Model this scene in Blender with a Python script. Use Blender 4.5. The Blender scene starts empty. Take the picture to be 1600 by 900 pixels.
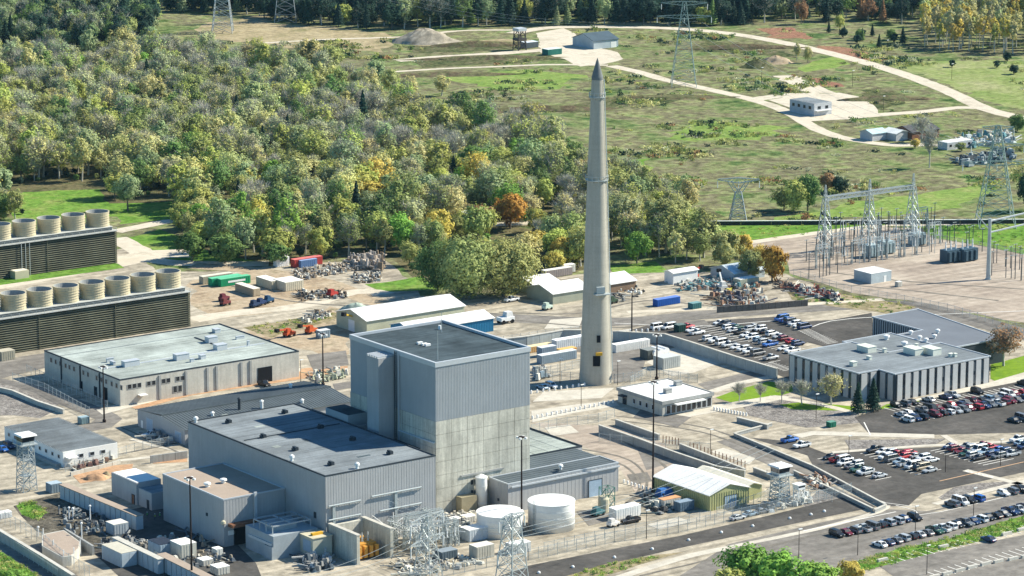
import bpy, bmesh, math, random
from mathutils import Vector, Matrix, Euler
import numpy as np
R = math.radians
rnd = random.Random(7)
sc = bpy.context.scene
COL = sc.collection

# ------------------------------------------------------------------ camera
FPX, PITCH, HEAD = 5276.0, R(12.3), R(53.9)
CAM = Vector((-617.7, -803.2, 250.6))
cd = bpy.data.cameras.new('camera')
cd.sensor_width = 36.0
cd.lens = FPX / 1600 * 36.0
cd.clip_start, cd.clip_end = 5.0, 9000.0
cam = bpy.data.objects.new('camera', cd)
COL.objects.link(cam)
cam.location = CAM
cam.rotation_euler = (math.pi / 2 - PITCH, 0, HEAD - math.pi / 2)
sc.camera = cam

# ------------------------------------------------------------------ light
SUN_AZ, SUN_EL = R(-18.0), R(39.0)
w = bpy.data.worlds.new('World')
sc.world = w
w.use_nodes = True
nt = w.node_tree
nt.nodes.clear()
sky = nt.nodes.new('ShaderNodeTexSky')
sky.sky_type = 'NISHITA'
sky.sun_disc = False
sky.sun_elevation = SUN_EL
sky.sun_rotation = math.pi / 2 - SUN_AZ
sky.air_density = 1.0
sky.dust_density = 0.1
sky.ozone_density = 5.0
bg = nt.nodes.new('ShaderNodeBackground')
bg.inputs[1].default_value = 0.085
wo = nt.nodes.new('ShaderNodeOutputWorld')
tn = nt.nodes.new('ShaderNodeVectorMath')
tn.operation = 'MULTIPLY'
tn.inputs[1].default_value = (.60, .94, 1.04)
nt.links.new(sky.outputs[0], tn.inputs[0])
nt.links.new(tn.outputs[0], bg.inputs[0])
nt.links.new(bg.outputs[0], wo.inputs[0])
sd = bpy.data.lights.new('sun', 'SUN')
sd.energy = 5.0
sd.angle = R(0.5)
sd.color = (1.0, 0.94, 0.80)
sun = bpy.data.objects.new('sun', sd)
COL.objects.link(sun)
sv = Vector((math.cos(SUN_AZ) * math.cos(SUN_EL), math.sin(SUN_AZ) * math.cos(SUN_EL), math.sin(SUN_EL)))
sun.rotation_euler = sv.to_track_quat('Z', 'Y').to_euler()
sc.view_settings.view_transform = 'Standard'
sc.view_settings.look = 'None'
sc.view_settings.gamma = 1.0
sc.view_settings.exposure = 0.88
sc.view_settings.use_curve_mapping = False
sc.cycles.max_bounces = 5
sc.cycles.transparent_max_bounces = 16

# ------------------------------------------------------------------ places: a point of the map seen at pixel (x, y) and height z
FW = Vector((math.cos(HEAD) * math.cos(PITCH), math.sin(HEAD) * math.cos(PITCH), -math.sin(PITCH)))
RT = Vector((math.sin(HEAD), -math.cos(HEAD), 0))
UP = RT.cross(FW)
def G(x, y, z=0.0):
    r = FW + RT * ((x - 800) / FPX) - UP * ((y - 450) / FPX)
    return CAM + r * ((z - CAM.z) / r.z)
def PX(p):
    d = Vector(p) - CAM
    zc = d.dot(FW)
    return 800 + FPX * d.dot(RT) / zc, 450 - FPX * d.dot(UP) / zc
def G2(x, y, z=0.0):
    p = G(x, y, z)
    return (p.x, p.y)

# ------------------------------------------------------------------ materials
MATS = {}
def mat(name, col, rough=0.8, metal=0.0, var=0.12, scale=0.25, fine=0.08, streak=0.0, bump=0.0, tint=None, spec=0.12, bands=0.0, strips=0.0):
    if name in MATS:
        return MATS[name]
    m = bpy.data.materials.new(name)
    m.use_nodes = True
    n, l = m.node_tree.nodes, m.node_tree.links
    b = n['Principled BSDF']
    b.inputs['Roughness'].default_value = rough
    b.inputs['Metallic'].default_value = metal
    b.inputs['Specular IOR Level'].default_value = spec
    geo = n.new('ShaderNodeNewGeometry')
    def noise(sc_, det, stretch=None):
        t = n.new('ShaderNodeTexNoise')
        t.inputs['Scale'].default_value = sc_
        t.inputs['Detail'].default_value = det
        t.inputs['Roughness'].default_value = 0.62
        if stretch:
            mp = n.new('ShaderNodeMapping')
            mp.inputs['Scale'].default_value = stretch
            l.new(geo.outputs['Position'], mp.inputs[0])
            l.new(mp.outputs[0], t.inputs['Vector'])
        else:
            l.new(geo.outputs['Position'], t.inputs['Vector'])
        return t
    if tint == 'color':
        oi = n.new('ShaderNodeObjectInfo')
        base = oi.outputs['Color']
    elif tint == 'attr':
        at = n.new('ShaderNodeAttribute')
        at.attribute_type = 'INSTANCER'
        at.attribute_name = 'tint'
        base = at.outputs['Color']
    else:
        rgb = n.new('ShaderNodeRGB')
        rgb.outputs[0].default_value = (*col, 1)
        base = rgb.outputs[0]
    def mul(base, fac_out, lo, hi, a=0.3, bb=0.7):
        mr = n.new('ShaderNodeMapRange')
        mr.inputs[1].default_value, mr.inputs[2].default_value = a, bb
        mr.inputs[3].default_value, mr.inputs[4].default_value = lo, hi
        l.new(fac_out, mr.inputs[0])
        mx = n.new('ShaderNodeVectorMath')
        mx.operation = 'SCALE'
        l.new(base, mx.inputs[0])
        l.new(mr.outputs[0], mx.inputs['Scale'])
        return mx.outputs[0]
    if var:
        base = mul(base, noise(scale, 5).outputs[0], 1 - var, 1 + var)
    if fine:
        base = mul(base, noise(2.3, 4).outputs[0], 1 - fine, 1 + fine)
    if streak:
        base = mul(base, noise(1.0, 4, (1.4, 1.4, 0.08)).outputs[0], 1 - streak, 1 + streak * 0.5)
    if strips:
        base = mul(base, noise(1.0, 3, (0.035, 0.75, 0.1)).outputs[0], 1 - strips, 1 + strips * .7, .35, .65)
        base = mul(base, noise(.09, 6).outputs[0], 1 - strips * .8, 1 + strips * .8, .42, .58)
    if bands:
        base = mul(base, noise(1.0, 3, (0.01, 0.01, 0.9)).outputs[0], 1 - bands, 1 + bands * 0.6)
    l.new(base, b.inputs['Base Color'])
    if bump:
        bn = n.new('ShaderNodeBump')
        bn.inputs['Strength'].default_value = bump
        bn.inputs['Distance'].default_value = 0.25
        l.new(noise(1.6, 5).outputs[0], bn.inputs['Height'])
        l.new(bn.outputs[0], b.inputs['Normal'])
    MATS[name] = m
    return m

def ground_mat(name, cols, scale=0.05, detail_scale=0.5, dark=0.25, bump=0.3, ratio=0.5, tracks=0.0):
    """three colours blended by two noises, plus small dark clumps"""
    m = bpy.data.materials.new(name)
    m.use_nodes = True
    n, l = m.node_tree.nodes, m.node_tree.links
    b = n['Principled BSDF']
    b.inputs['Roughness'].default_value = 0.95
    b.inputs['Specular IOR Level'].default_value = 0.0
    geo = n.new('ShaderNodeNewGeometry')
    def noise(s, d, rgh=0.65):
        t = n.new('ShaderNodeTexNoise')
        t.inputs['Scale'].default_value = s
        t.inputs['Detail'].default_value = d
        t.inputs['Roughness'].default_value = rgh
        l.new(geo.outputs['Position'], t.inputs['Vector'])
        return t
    r = n.new('ShaderNodeValToRGB')
    e = r.color_ramp.elements
    k = len(cols)
    e[0].position, e[0].color = 0.34, (*cols[0], 1)
    e[1].position, e[1].color = 0.66, (*cols[-1], 1)
    for i in range(1, k - 1):
        q = e.new(0.34 + 0.32 * i / (k - 1))
        q.color = (*cols[i], 1)
    l.new(noise(scale, 9, 0.7).outputs[0], r.inputs[0])
    base = r.outputs[0]
    def mul(base, fac, lo, hi, a, bb):
        mr = n.new('ShaderNodeMapRange')
        mr.inputs[1].default_value, mr.inputs[2].default_value = a, bb
        mr.inputs[3].default_value, mr.inputs[4].default_value = lo, hi
        l.new(fac, mr.inputs[0])
        mx = n.new('ShaderNodeVectorMath')
        mx.operation = 'SCALE'
        l.new(base, mx.inputs[0])
        l.new(mr.outputs[0], mx.inputs['Scale'])
        return mx.outputs[0]
    base = mul(base, noise(detail_scale, 6).outputs[0], 1 - dark, 1 + dark * 0.6, 0.36, 0.6)
    base = mul(base, noise(2.5, 3).outputs[0], 1 - dark * 0.5, 1 + dark * 0.4, 0.35, 0.65)
    if tracks:
        mp = n.new('ShaderNodeMapping')
        mp.inputs['Rotation'].default_value = (0, 0, R(14))
        mp.inputs['Scale'].default_value = (0.02, 0.35, 0.1)
        l.new(geo.outputs['Position'], mp.inputs[0])
        t = n.new('ShaderNodeTexNoise')
        t.inputs['Scale'].default_value = 1
        t.inputs['Detail'].default_value = 5
        l.new(mp.outputs[0], t.inputs['Vector'])
        base = mul(base, t.outputs[0], 1 - tracks, 1 + tracks, 0.4, 0.62)
    l.new(base, b.inputs['Base Color'])
    if bump:
        bn = n.new('ShaderNodeBump')
        bn.inputs['Strength'].default_value = bump
        bn.inputs['Distance'].default_value = 0.5
        l.new(noise(detail_scale * 1.5, 6).outputs[0], bn.inputs['Height'])
        l.new(bn.outputs[0], b.inputs['Normal'])
    MATS[name] = m
    return m

FIELD = ground_mat('field grass', [(.045, .095, .03), (.12, .165, .06), (.20, .22, .10), (.15, .135, .085), (.25, .26, .12), (.08, .15, .045)], .035, .22, .45, .8)
GRASS = ground_mat('green grass', [(.08, .18, .03), (.14, .25, .045), (.22, .26, .08)], .06, .4, .35, .4)
LAWN = ground_mat('mown lawn', [(.11, .20, .025), (.17, .27, .03), (.15, .23, .04)], .1, .5, .12, .1)
YARD = ground_mat('packed gravel', [(.24, .21, .165), (.33, .29, .225), (.43, .38, .295), (.28, .25, .195), (.38, .335, .26)], .045, .35, .20, .15, tracks=.16)
YARD2 = ground_mat('pink gravel', [(.29, .24, .195), (.37, .31, .25), (.43, .37, .30)], .04, .3, .15, .15, tracks=.12)
DIRT = ground_mat('bare dirt', [(.25, .19, .13), (.36, .28, .19), (.42, .34, .24), (.20, .17, .10)], .07, .4, .22, .3)
ORANGE = ground_mat('orange dirt', [(.40, .24, .14), (.48, .31, .19)], .1, .5, .2, .3)
SAND = ground_mat('sand road', [(.44, .39, .30), (.56, .50, .40), (.50, .44, .34)], .05, .4, .10, .1)
ASPH = ground_mat('asphalt', [(.065, .062, .058), (.095, .09, .083), (.13, .12, .11)], .06, .5, .15, .05)
ASPH2 = ground_mat('worn asphalt', [(.15, .14, .125), (.20, .185, .165), (.26, .24, .21)], .05, .4, .12, .05, tracks=.08)
CONC = ground_mat('concrete apron', [(.42, .385, .32), (.54, .50, .42), (.48, .44, .37)], .08, .5, .10, .05)
ROCKS = ground_mat('grey rock', [(.15, .14, .13), (.24, .22, .20), (.33, .31, .28)], .2, .9, .4, .8)
RED = ground_mat('red brush', [(.22, .11, .08), (.28, .15, .10), (.22, .18, .09)], .1, .5, .4, .5)

PAINT = mat('white road paint', (.72, .70, .64), var=.1)
SIDING = mat('grey metal siding', (.37, .39, .40), .6, .0, .08, .10, .04, streak=.07)
SIDING_R = mat('grey metal siding rib', (.36, .385, .40), .6, .0, .04, .2, .02)
SIDING2 = mat('light grey metal siding', (.38, .385, .385), .6, .0, .08, .12, .04, streak=.07)
CONCW = mat('weathered concrete wall', (.52, .505, .43), .9, 0, .22, .12, .12, streak=.28, bump=.2)
CONCL = mat('pale concrete', (.50, .48, .42), .9, 0, .12, .25, .08, streak=.12)
CONCG = mat('grey concrete', (.34, .345, .33), .9, 0, .12, .25, .08, streak=.15)
STACKM = mat('chimney concrete', (.42, .395, .33), .9, 0, .10, .1, .06, bands=.05, streak=.10)
ROOFD = mat('dark grey roof membrane', (.060, .080, .090), .9, 0, .25, .12, .12, spec=.02, strips=.18)
ROOFM = mat('mid grey roof membrane', (.195, .218, .23), .9, 0, .14, .10, .14, spec=.03, strips=.15)
ROOFL = mat('pale grey roof membrane', (.33, .365, .335), .9, 0, .20, .06, .14, spec=.03, strips=.18)
ROOFB = mat('tan gravel roof', (.36, .29, .23), .9, 0, .08, .2, .1)
ROOFW = mat('white metal roof', (.78, .77, .73), .5, 0, .06, .3, .04)
ROOFS = mat('dark seamed metal roof', (.10, .12, .13), .7, .0, .14, .15, .08, spec=.05)
TRIM = mat('light metal trim', (.50, .53, .55), .5, .2, .05, .5, .03)
DARKTRIM = mat('dark trim', (.04, .05, .06), .6, 0, .05, .5, 0)
GLASS2 = mat('grey blind window', (.10, .11, .12), .3, 0, .1, .3, 0, spec=.4)
GLASS3 = mat('blue reflecting window', (.04, .06, .08), .15, 0, .1, .3, 0, spec=.5)
GLASS = mat('dark window glass', (.018, .022, .028), .15, 0, 0, .3, 0, spec=.5)
WHITE = mat('white painted steel', (.78, .78, .75), .45, 0, .05, .4, .03)
STEEL = mat('galvanised steel', (.42, .46, .46), .5, .35, .08, .5, .05)
BROWNP = mat('brown mast steel', (.035, .025, .022), .6, .3, .05, .5, 0)
LOUV = mat('weathered louvre boards', (.125, .125, .085), .9, 0, .3, .15, .10)
LOUVD = mat('dark louvre gap', (.012, .016, .018), .9, 0, .05, .3, 0)
FANM = mat('cream fan stack panel', (.49, .435, .30), .6, 0, .07, .5, .06)
FANIN = mat('fan stack lining', (.30, .31, .30), .8, 0, .1, .5, .06)
BLUE = mat('blue metal siding', (.035, .20, .36), .5, .1, .06, .3, .03)
OLIVE = mat('yellow green metal siding', (.42, .42, .21), .6, .1, .07, .3, .03)
CREAM = mat('cream siding', (.50, .46, .33), .7, 0, .07, .3, .03)
TINT = mat('painted metal', (1, 1, 1), .35, .1, .06, .8, .04, tint='color', spec=.5)
FLAT = mat('dull painted metal', (1, 1, 1), .7, 0, .10, .8, .06, tint='color')
TYRE = mat('tyre rubber', (.018, .018, .018), .8, 0, 0, .3, 0)
BLACK = mat('black opening', (.012, .012, .014), .9, 0, 0, .3, 0)
RUST = mat('rusty steel', (.20, .10, .06), .8, .2, .3, .5, .15)
YELLOW = mat('yellow machine paint', (.62, .36, .04), .5, 0, .08, .5, .05)
BARK = mat('tree bark', (.17, .145, .115), .9, 0, .2, .8, .1)
BARKL = mat('pale grey bark', (.46, .44, .37), .9, 0, .2, .8, .1)
def leaf_mat():
    m = mat('leaves', (1, 1, 1), .7, 0, .28, .35, .22, tint='attr', spec=.15)
    n, l = m.node_tree.nodes, m.node_tree.links
    b = n['Principled BSDF']
    tr = n.new('ShaderNodeBsdfTranslucent')
    mx = n.new('ShaderNodeMixShader')
    mx.inputs[0].default_value = .28
    src = b.inputs['Base Color'].links[0].from_socket
    l.new(src, tr.inputs[0])
    l.new(b.outputs[0], mx.inputs[1])
    l.new(tr.outputs[0], mx.inputs[2])
    l.new(mx.outputs[0], n['Material Output'].inputs[0])
    return m
LEAF = leaf_mat()
def net_mat():
    m = bpy.data.materials.new('chain link netting')
    m.use_nodes = True
    n, l = m.node_tree.nodes, m.node_tree.links
    b = n['Principled BSDF']
    b.inputs['Base Color'].default_value = (.5, .52, .5, 1)
    b.inputs['Alpha'].default_value = .16
    return m
NET = net_mat()

# ------------------------------------------------------------------ mesh builder
ORG = {}
class MB:
    def __init__(s):
        s.v, s.f = [], []
    def add(s, v, f):
        o = len(s.v)
        s.v.extend(v)
        s.f.extend([tuple(i + o for i in q) for q in f])
        return s
    def box(s, x0, x1, y0, y1, z0, z1):
        return s.add([(x0, y0, z0), (x1, y0, z0), (x1, y1, z0), (x0, y1, z0), (x0, y0, z1), (x1, y0, z1), (x1, y1, z1), (x0, y1, z1)],
                     [(0, 3, 2, 1), (4, 5, 6, 7), (0, 1, 5, 4), (1, 2, 6, 5), (2, 3, 7, 6), (3, 0, 4, 7)])
    def obox(s, cx, cy, ang, L, W, z0, z1, L1=None, W1=None):
        c, q = math.cos(ang), math.sin(ang)
        v = []
        for (l_, w_, z) in ((L, W, z0), (L1 or L, W1 or W, z1)):
            for sx, sy in ((-1, -1), (1, -1), (1, 1), (-1, 1)):
                x, y = sx * l_ / 2, sy * w_ / 2
                v.append((cx + x * c - y * q, cy + x * q + y * c, z))
        return s.add(v, [(0, 3, 2, 1), (4, 5, 6, 7), (0, 1, 5, 4), (1, 2, 6, 5), (2, 3, 7, 6), (3, 0, 4, 7)])
    def bar(s, p, q, w_, h=None):
        p, q = Vector(p), Vector(q)
        d = (q - p)
        if d.length < 1e-6:
            return s
        d.normalize()
        a = Vector((0, 0, 1)) if abs(d.z) < .95 else Vector((1, 0, 0))
        u = d.cross(a).normalized() * (w_ / 2)
        t = u.cross(d).normalized() * ((h or w_) / 2)
        v = [tuple(e + i * u + j * t) for e in (p, q) for i, j in ((-1, -1), (1, -1), (1, 1), (-1, 1))]
        return s.add(v, [(0, 3, 2, 1), (4, 5, 6, 7), (0, 1, 5, 4), (1, 2, 6, 5), (2, 3, 7, 6), (3, 0, 4, 7)])
    def tube(s, p, q, r0, r1, n=8, cap=True):
        p, q = Vector(p), Vector(q)
        d = (q - p).normalized()
        a = Vector((0, 0, 1)) if abs(d.z) < .95 else Vector((1, 0, 0))
        u = d.cross(a).normalized()
        t = u.cross(d).normalized()
        v = []
        for e, r in ((p, r0), (q, r1)):
            for i in range(n):
                g = 2 * math.pi * i / n
                v.append(tuple(e + u * (r * math.cos(g)) + t * (r * math.sin(g))))
        f = [(i, i + n, (i + 1) % n + n, (i + 1) % n) for i in range(n)]
        if cap:
            f += [tuple(range(n)), tuple(range(2 * n - 1, n - 1, -1))]
        return s.add(v, f)
    def lathe(s, cx, cy, prof, n=24, cap_top=False, cap_bot=False):
        v = [(cx + r * math.cos(2 * math.pi * i / n), cy + r * math.sin(2 * math.pi * i / n), z) for r, z in prof for i in range(n)]
        f = []
        for k in range(len(prof) - 1):
            for i in range(n):
                j = (i + 1) % n
                f.append((k * n + i, k * n + j, (k + 1) * n + j, (k + 1) * n + i))
        if cap_top:
            f.append(tuple((len(prof) - 1) * n + i for i in range(n)))
        if cap_bot:
            f.append(tuple(range(n - 1, -1, -1)))
        return s.add(v, f)
    def prism(s, pts, z0, z1):
        a = sum(pts[i][0] * pts[(i + 1) % len(pts)][1] - pts[(i + 1) % len(pts)][0] * pts[i][1] for i in range(len(pts)))
        if a < 0:
            pts = pts[::-1]
        n = len(pts)
        v = [(p[0], p[1], z0) for p in pts] + [(p[0], p[1], z1) for p in pts]
        f = [tuple(range(n, 2 * n)), tuple(range(n - 1, -1, -1))] + [(i, (i + 1) % n, (i + 1) % n + n, i + n) for i in range(n)]
        return s.add(v, f)
    def build(s, name, m, parent=None, smooth=False, label=None, kind=None):
        me = bpy.data.meshes.new(name)
        o = ORG.get(parent.name, Vector()) if parent else Vector()
        me.from_pydata([(x - o.x, y - o.y, z - o.z) for x, y, z in s.v], [], s.f)
        for q in (m if isinstance(m, (list, tuple)) else [m]):
            me.materials.append(q)
        if smooth:
            me.polygons.foreach_set('use_smooth', [True] * len(me.polygons))
        ob = bpy.data.objects.new(name, me)
        COL.objects.link(ob)
        if parent:
            ob.parent = parent
            ORG[ob.name] = ORG.get(parent.name, Vector())
        else:
            ORG[ob.name] = Vector()
        if label:
            ob['label'] = label
        if kind:
            ob['kind'] = kind
        return ob

def tag(o, label=None, cat=None, group=None, kind=None):
    if label: o['label'] = label
    if cat: o['category'] = cat
    if group: o['group'] = group
    if kind: o['kind'] = kind
    return o
def thing(name, label, cat, loc=(0, 0, 0), rz=0.0, group=None):
    o = bpy.data.objects.new(name, None)
    o.empty_display_size = 1
    COL.objects.link(o)
    o.location = loc
    o.rotation_euler = (0, 0, rz)
    ORG[o.name] = Vector(loc)
    return tag(o, label, cat, group)
def dup(root, loc, rz=0.0, label=None, group=None, color=None, scale=None):
    r = root.copy()
    COL.objects.link(r)
    r.location = loc
    r.rotation_euler = (0, 0, rz)
    if scale: r.scale = scale
    if label: r['label'] = label
    if group: r['group'] = group
    if color: r.color = (*color, 1)
    for ch in KIDS.get(root.name, ()):
        c = ch.copy()
        COL.objects.link(c)
        c.parent = r
        if color: c.color = (*color, 1)
        for g in KIDS.get(ch.name, ()):
            d = g.copy()
            COL.objects.link(d)
            d.parent = c
            if color: d.color = (*color, 1)
    return r
KIDS = {}
def reg(root):
    """remember the children of a prototype so that copying is quick"""
    ks = [o for o in COL.objects if o.parent == root]
    KIDS[root.name] = ks
    for k in ks:
        KIDS[k.name] = [o for o in COL.objects if o.parent == k]
    return root

# ------------------------------------------------------------------ ground sheets
LAYER = [0.0]
def sheet(name, pts, m, layer, rough=0.0, label=None):
    P = [G2(*p) for p in pts]
    if rough:
        Q = []
        r_ = random.Random(len(pts) * 31 + int(abs(pts[0][0])))
        for i in range(len(P)):
            a, b = Vector(P[i]), Vector(P[(i + 1) % len(P)])
            k = max(1, int((b - a).length / 7))
            for j in range(k):
                p = a.lerp(b, j / k)
                Q.append((p.x + r_.uniform(-rough, rough), p.y + r_.uniform(-rough, rough)))
        P = Q
    me = bpy.data.meshes.new(name)
    a = sum(P[i][0] * P[(i + 1) % len(P)][1] - P[(i + 1) % len(P)][0] * P[i][1] for i in range(len(P)))
    if a < 0: P = P[::-1]
    me.from_pydata([(x, y, layer * 0.02) for x, y in P], [], [tuple(range(len(P)))])
    bm = bmesh.new(); bm.from_mesh(me)
    bmesh.ops.triangulate(bm, faces=bm.faces[:], ngon_method='EAR_CLIP')
    bm.to_mesh(me); bm.free()
    me.materials.append(m)
    o = bpy.data.objects.new(name, me)
    COL.objects.link(o)
    o['kind'] = 'structure'
    if label: o['label'] = label
    return o
def spline(pts, step=4.0):
    P = [Vector((*p, 0)) for p in pts]
    out = []
    for i in range(len(P) - 1):
        a, b, c, d = P[max(i - 1, 0)], P[i], P[i + 1], P[min(i + 2, len(P) - 1)]
        k = max(2, int((c - b).length / step))
        for j in range(k):
            t = j / k
            out.append(0.5 * ((2 * b) + (-a + c) * t + (2 * a - 5 * b + 4 * c - d) * t * t + (-a + 3 * b - 3 * c + d) * t ** 3))
    out.append(P[-1])
    return out
def ribbon(name, pts, width, m, layer, step=5.0, wob=0.0, curved=True):
    P = spline([G2(*p) for p in pts], step) if curved else [Vector((*G2(*p), 0)) for p in pts]
    v, f = [], []
    r_ = random.Random(len(pts))
    for i, p in enumerate(P):
        t = (P[min(i + 1, len(P) - 1)] - P[max(i - 1, 0)]).normalized()
        nrm = Vector((-t.y, t.x, 0)) * width / 2
        a, b = r_.uniform(-wob, wob), r_.uniform(-wob, wob)
        v += [(p.x + nrm.x * (1 + a), p.y + nrm.y * (1 + a), layer * .02), (p.x - nrm.x * (1 + b), p.y - nrm.y * (1 + b), layer * .02)]
        if i: f.append((2 * i - 2, 2 * i - 1, 2 * i + 1, 2 * i))
    me = bpy.data.meshes.new(name)
    me.from_pydata(v, [], f)
    me.materials.append(m)
    o = bpy.data.objects.new(name, me)
    COL.objects.link(o)
    o['kind'] = 'structure'
    return o

g = MB(); S = 6000
g.add([(-S, -S, 0), (S, -S, 0), (S, S, 0), (-S, S, 0)], [(0, 1, 2, 3)])
g.build('ground', FIELD, kind='structure')

sheet('gravel_yard', [(-90, 470), (-90, 440), (0, 428), (190, 388), (215, 400), (250, 424), (330, 424), (420, 416), (520, 410), (600, 408), (640, 438),
      (660, 462), (800, 462), (850, 436), (905, 428), (960, 425), (1040, 425), (1230, 428), (1330, 470), (1480, 490), (1700, 540), (1750, 960), (-150, 960)], YARD, 1, 1.2)
sheet('switchyard_gravel', [(1150, 384), (1240, 371), (1380, 354), (1440, 358), (1458, 372), (1530, 384), (1600, 398), (1760, 430), (1760, 560), (1600, 505), (1420, 470), (1330, 458), (1235, 428), (1228, 400)], YARD2, 2, .8)
sheet('grass_bank', [(1110, 350), (1600, 346), (1760, 345), (1760, 420), (1600, 397), (1530, 383), (1460, 371), (1440, 356), (1380, 352), (1240, 369), (1165, 376)], GRASS, 1.5, .6)
FGR = ground_mat('field green', [(.13, .21, .05), (.19, .27, .07), (.25, .28, .10)], .08, .4, .3, .4)
sheet('bright_grass', [(970, 250), (1000, 247), (1018, 258), (1010, 268), (980, 268)], GRASS, .5, 4)
sheet('bright_grass', [(1280, 330), (1340, 315), (1440, 305), (1530, 285), (1540, 300), (1500, 325), (1380, 340), (1290, 342)], FGR, .5, 3)
sheet('bright_grass', [(1210, 340), (1290, 330), (1290, 345), (1210, 345)], FGR, .5, 1)
sheet('bright_grass', [(1290, 90), (1310, 88), (1335, 100), (1300, 106), (1260, 112), (1245, 105)], FGR, .5, 2)
sheet('bright_grass', [(1040, 205), (1120, 190), (1220, 200), (1200, 215), (1080, 222)], FGR, .5, 6)
sheet('bright_grass', [(1420, 95), (1600, 95), (1700, 180), (1600, 172), (1520, 150), (1450, 118), (1350, 90)], ground_mat('pale meadow', [(.15, .22, .06), (.23, .27, .10), (.31, .31, .16)], .04, .3, .3, .4), .45, 4)
sheet('bright_grass', [(700, 120), (830, 110), (900, 118), (880, 140), (760, 140)], FGR, .5, 6)
sheet('bright_grass', [(30, 285), (170, 280), (180, 300), (185, 338), (20, 345)], GRASS, .5, 2)
sheet('bright_grass', [(165, 318), (270, 315), (275, 342), (190, 350)], GRASS, .6, 1)
sheet('bright_grass', [(200, 372), (250, 358), (285, 370), (330, 395), (400, 408), (300, 412), (240, 408)], GRASS, 1.6, 1)
sheet('bright_grass', [(570, 445), (660, 432), (680, 452), (600, 456)], GRASS, 1.8, 1)
sheet('bright_grass', [(950, 415), (1020, 408), (1050, 425), (960, 430)], GRASS, 1.8, 1)
sheet('red_brush_patch', [(1190, 45), (1240, 42), (1260, 55), (1270, 62), (1200, 58)], RED, .7, 3)
sheet('red_brush_patch', [(1275, 72), (1330, 75), (1390, 92), (1370, 98), (1290, 82)], RED, .7, 3)
sheet('red_brush_patch', [(1265, 122), (1290, 122), (1315, 135), (1285, 136)], RED, .7, 2)
sheet('tan_ground', [(310, 40), (420, 22), (430, 35), (560, 45), (620, 58), (600, 80), (470, 78), (330, 60)], ground_mat('tan meadow', [(.20, .19, .09), (.34, .28, .17), (.40, .34, .21)], .05, .3, .3, .4), .6, 5)
sheet('tan_ground', [(640, 70), (830, 60), (830, 70), (650, 82)], MATS['tan meadow'], .6, 4)
sheet('dark_brush_patch', [(630, 72), (800, 66), (820, 76), (640, 84)], ground_mat('dark brush', [(.04, .065, .03), (.10, .11, .05), (.16, .14, .09)], .1, .4, .5, .6), .8, 3)
sheet('dark_brush_patch', [(640, 96), (880, 84), (900, 92), (660, 106)], MATS['dark brush'], .8, 2)
sheet('dark_brush_patch', [(1090, 62), (1200, 72), (1240, 90), (1160, 84), (1080, 82)], MATS['dark brush'], .8, 4)
sheet('dark_brush_patch', [(1340, 140), (1400, 140), (1420, 160), (1380, 170), (1350, 160)], MATS['dark brush'], .8, 3)
sheet('dark_brush_patch', [(870, 168), (940, 152), (1000, 150), (1090, 150), (1060, 160), (960, 164), (890, 178)], MATS['dark brush'], .8, 4)
sheet('dark_brush_patch', [(960, 265), (1000, 300), (1150, 340), (1110, 345), (1000, 330)], MATS['dark brush'], .8, 4)

# gravel tracks over the fields
ribbon('gravel_road', [(955, 103), (1000, 113), (1040, 125), (1100, 138), (1180, 157), (1230, 175), (1280, 203), (1330, 218), (1400, 227), (1450, 226), (1500, 232)], 7, SAND, 2, wob=.08)
ribbon('gravel_road', [(800, 52), (850, 44), (900, 42), (960, 42), (1040, 44), (1120, 50), (1200, 62), (1300, 84), (1400, 112), (1480, 142), (1540, 170), (1620, 190), (1700, 212)], 9, SAND, 2.2, wob=.08)
ribbon('gravel_road', [(1172, 157), (1200, 152), (1240, 148), (1280, 148)], 9, SAND, 2.3)
ribbon('gravel_road', [(1350, 182), (1390, 178), (1440, 175), (1500, 168), (1545, 170)], 7, SAND, 2.4, wob=.1)
ribbon('gravel_road', [(1226, 118), (1250, 130), (1285, 146)], 12, SAND, 1.9, wob=.3)
ribbon('gravel_road', [(620, 95), (690, 89), (760, 85), (850, 78)], 9, SAND, 2.5, wob=.1)
ribbon('gravel_road', [(600, 113), (700, 107), (780, 104), (860, 101), (950, 102)], 4, SAND, 2.1, wob=.1)
ribbon('gravel_road', [(400, 68), (500, 62), (560, 60), (640, 57), (720, 48), (840, 47)], 4, SAND, 2.1, wob=.2)
sheet('gravel_lot', [(838, 52), (880, 44), (900, 52), (925, 72), (965, 82), (972, 92), (945, 100), (905, 104), (880, 92), (845, 82)], SAND, 2.6, 1)
sheet('gravel_lot', [(1200, 156), (1250, 148), (1310, 145), (1345, 151), (1372, 172), (1372, 181), (1330, 186), (1285, 188), (1265, 190), (1240, 172)], SAND, 2.7, 1)
ribbon('gravel_road', [(1160, 381), (1240, 369), (1370, 353), (1440, 351), (1600, 346), (1760, 340)], 5, SAND, 2.8, wob=.05)
ribbon('gravel_road', [(180, 362), (230, 352), (285, 344), (420, 345), (700, 352), (880, 346)], 7, SAND, 2.2, wob=.1)
ribbon('gravel_road', [(180, 372), (215, 390), (235, 405), (300, 412), (420, 412)], 9, SAND, 2.3, wob=.1)
ribbon('gravel_road', [(-60, 452), (0, 443), (100, 425), (190, 408), (240, 398), (300, 395)], 15, SAND, 2.4, wob=.1)
ribbon('dirt_road', [(300, 415), (420, 425), (520, 445), (580, 470), (640, 482)], 9, DIRT, 2.5, wob=.1)
ribbon('dirt_road', [(300, 500), (360, 490), (460, 480), (560, 455), (600, 460)], 8, SAND, 2.6, wob=.15)
sheet('brown_dirt', [(300, 440), (420, 420), (520, 440), (540, 460), (420, 490), (330, 500), (300, 470)], DIRT, 1.3, 2)
sheet('brown_dirt', [(380, 520), (520, 480), (560, 490), (540, 560), (430, 540)], DIRT, 1.3, 2)
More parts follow.
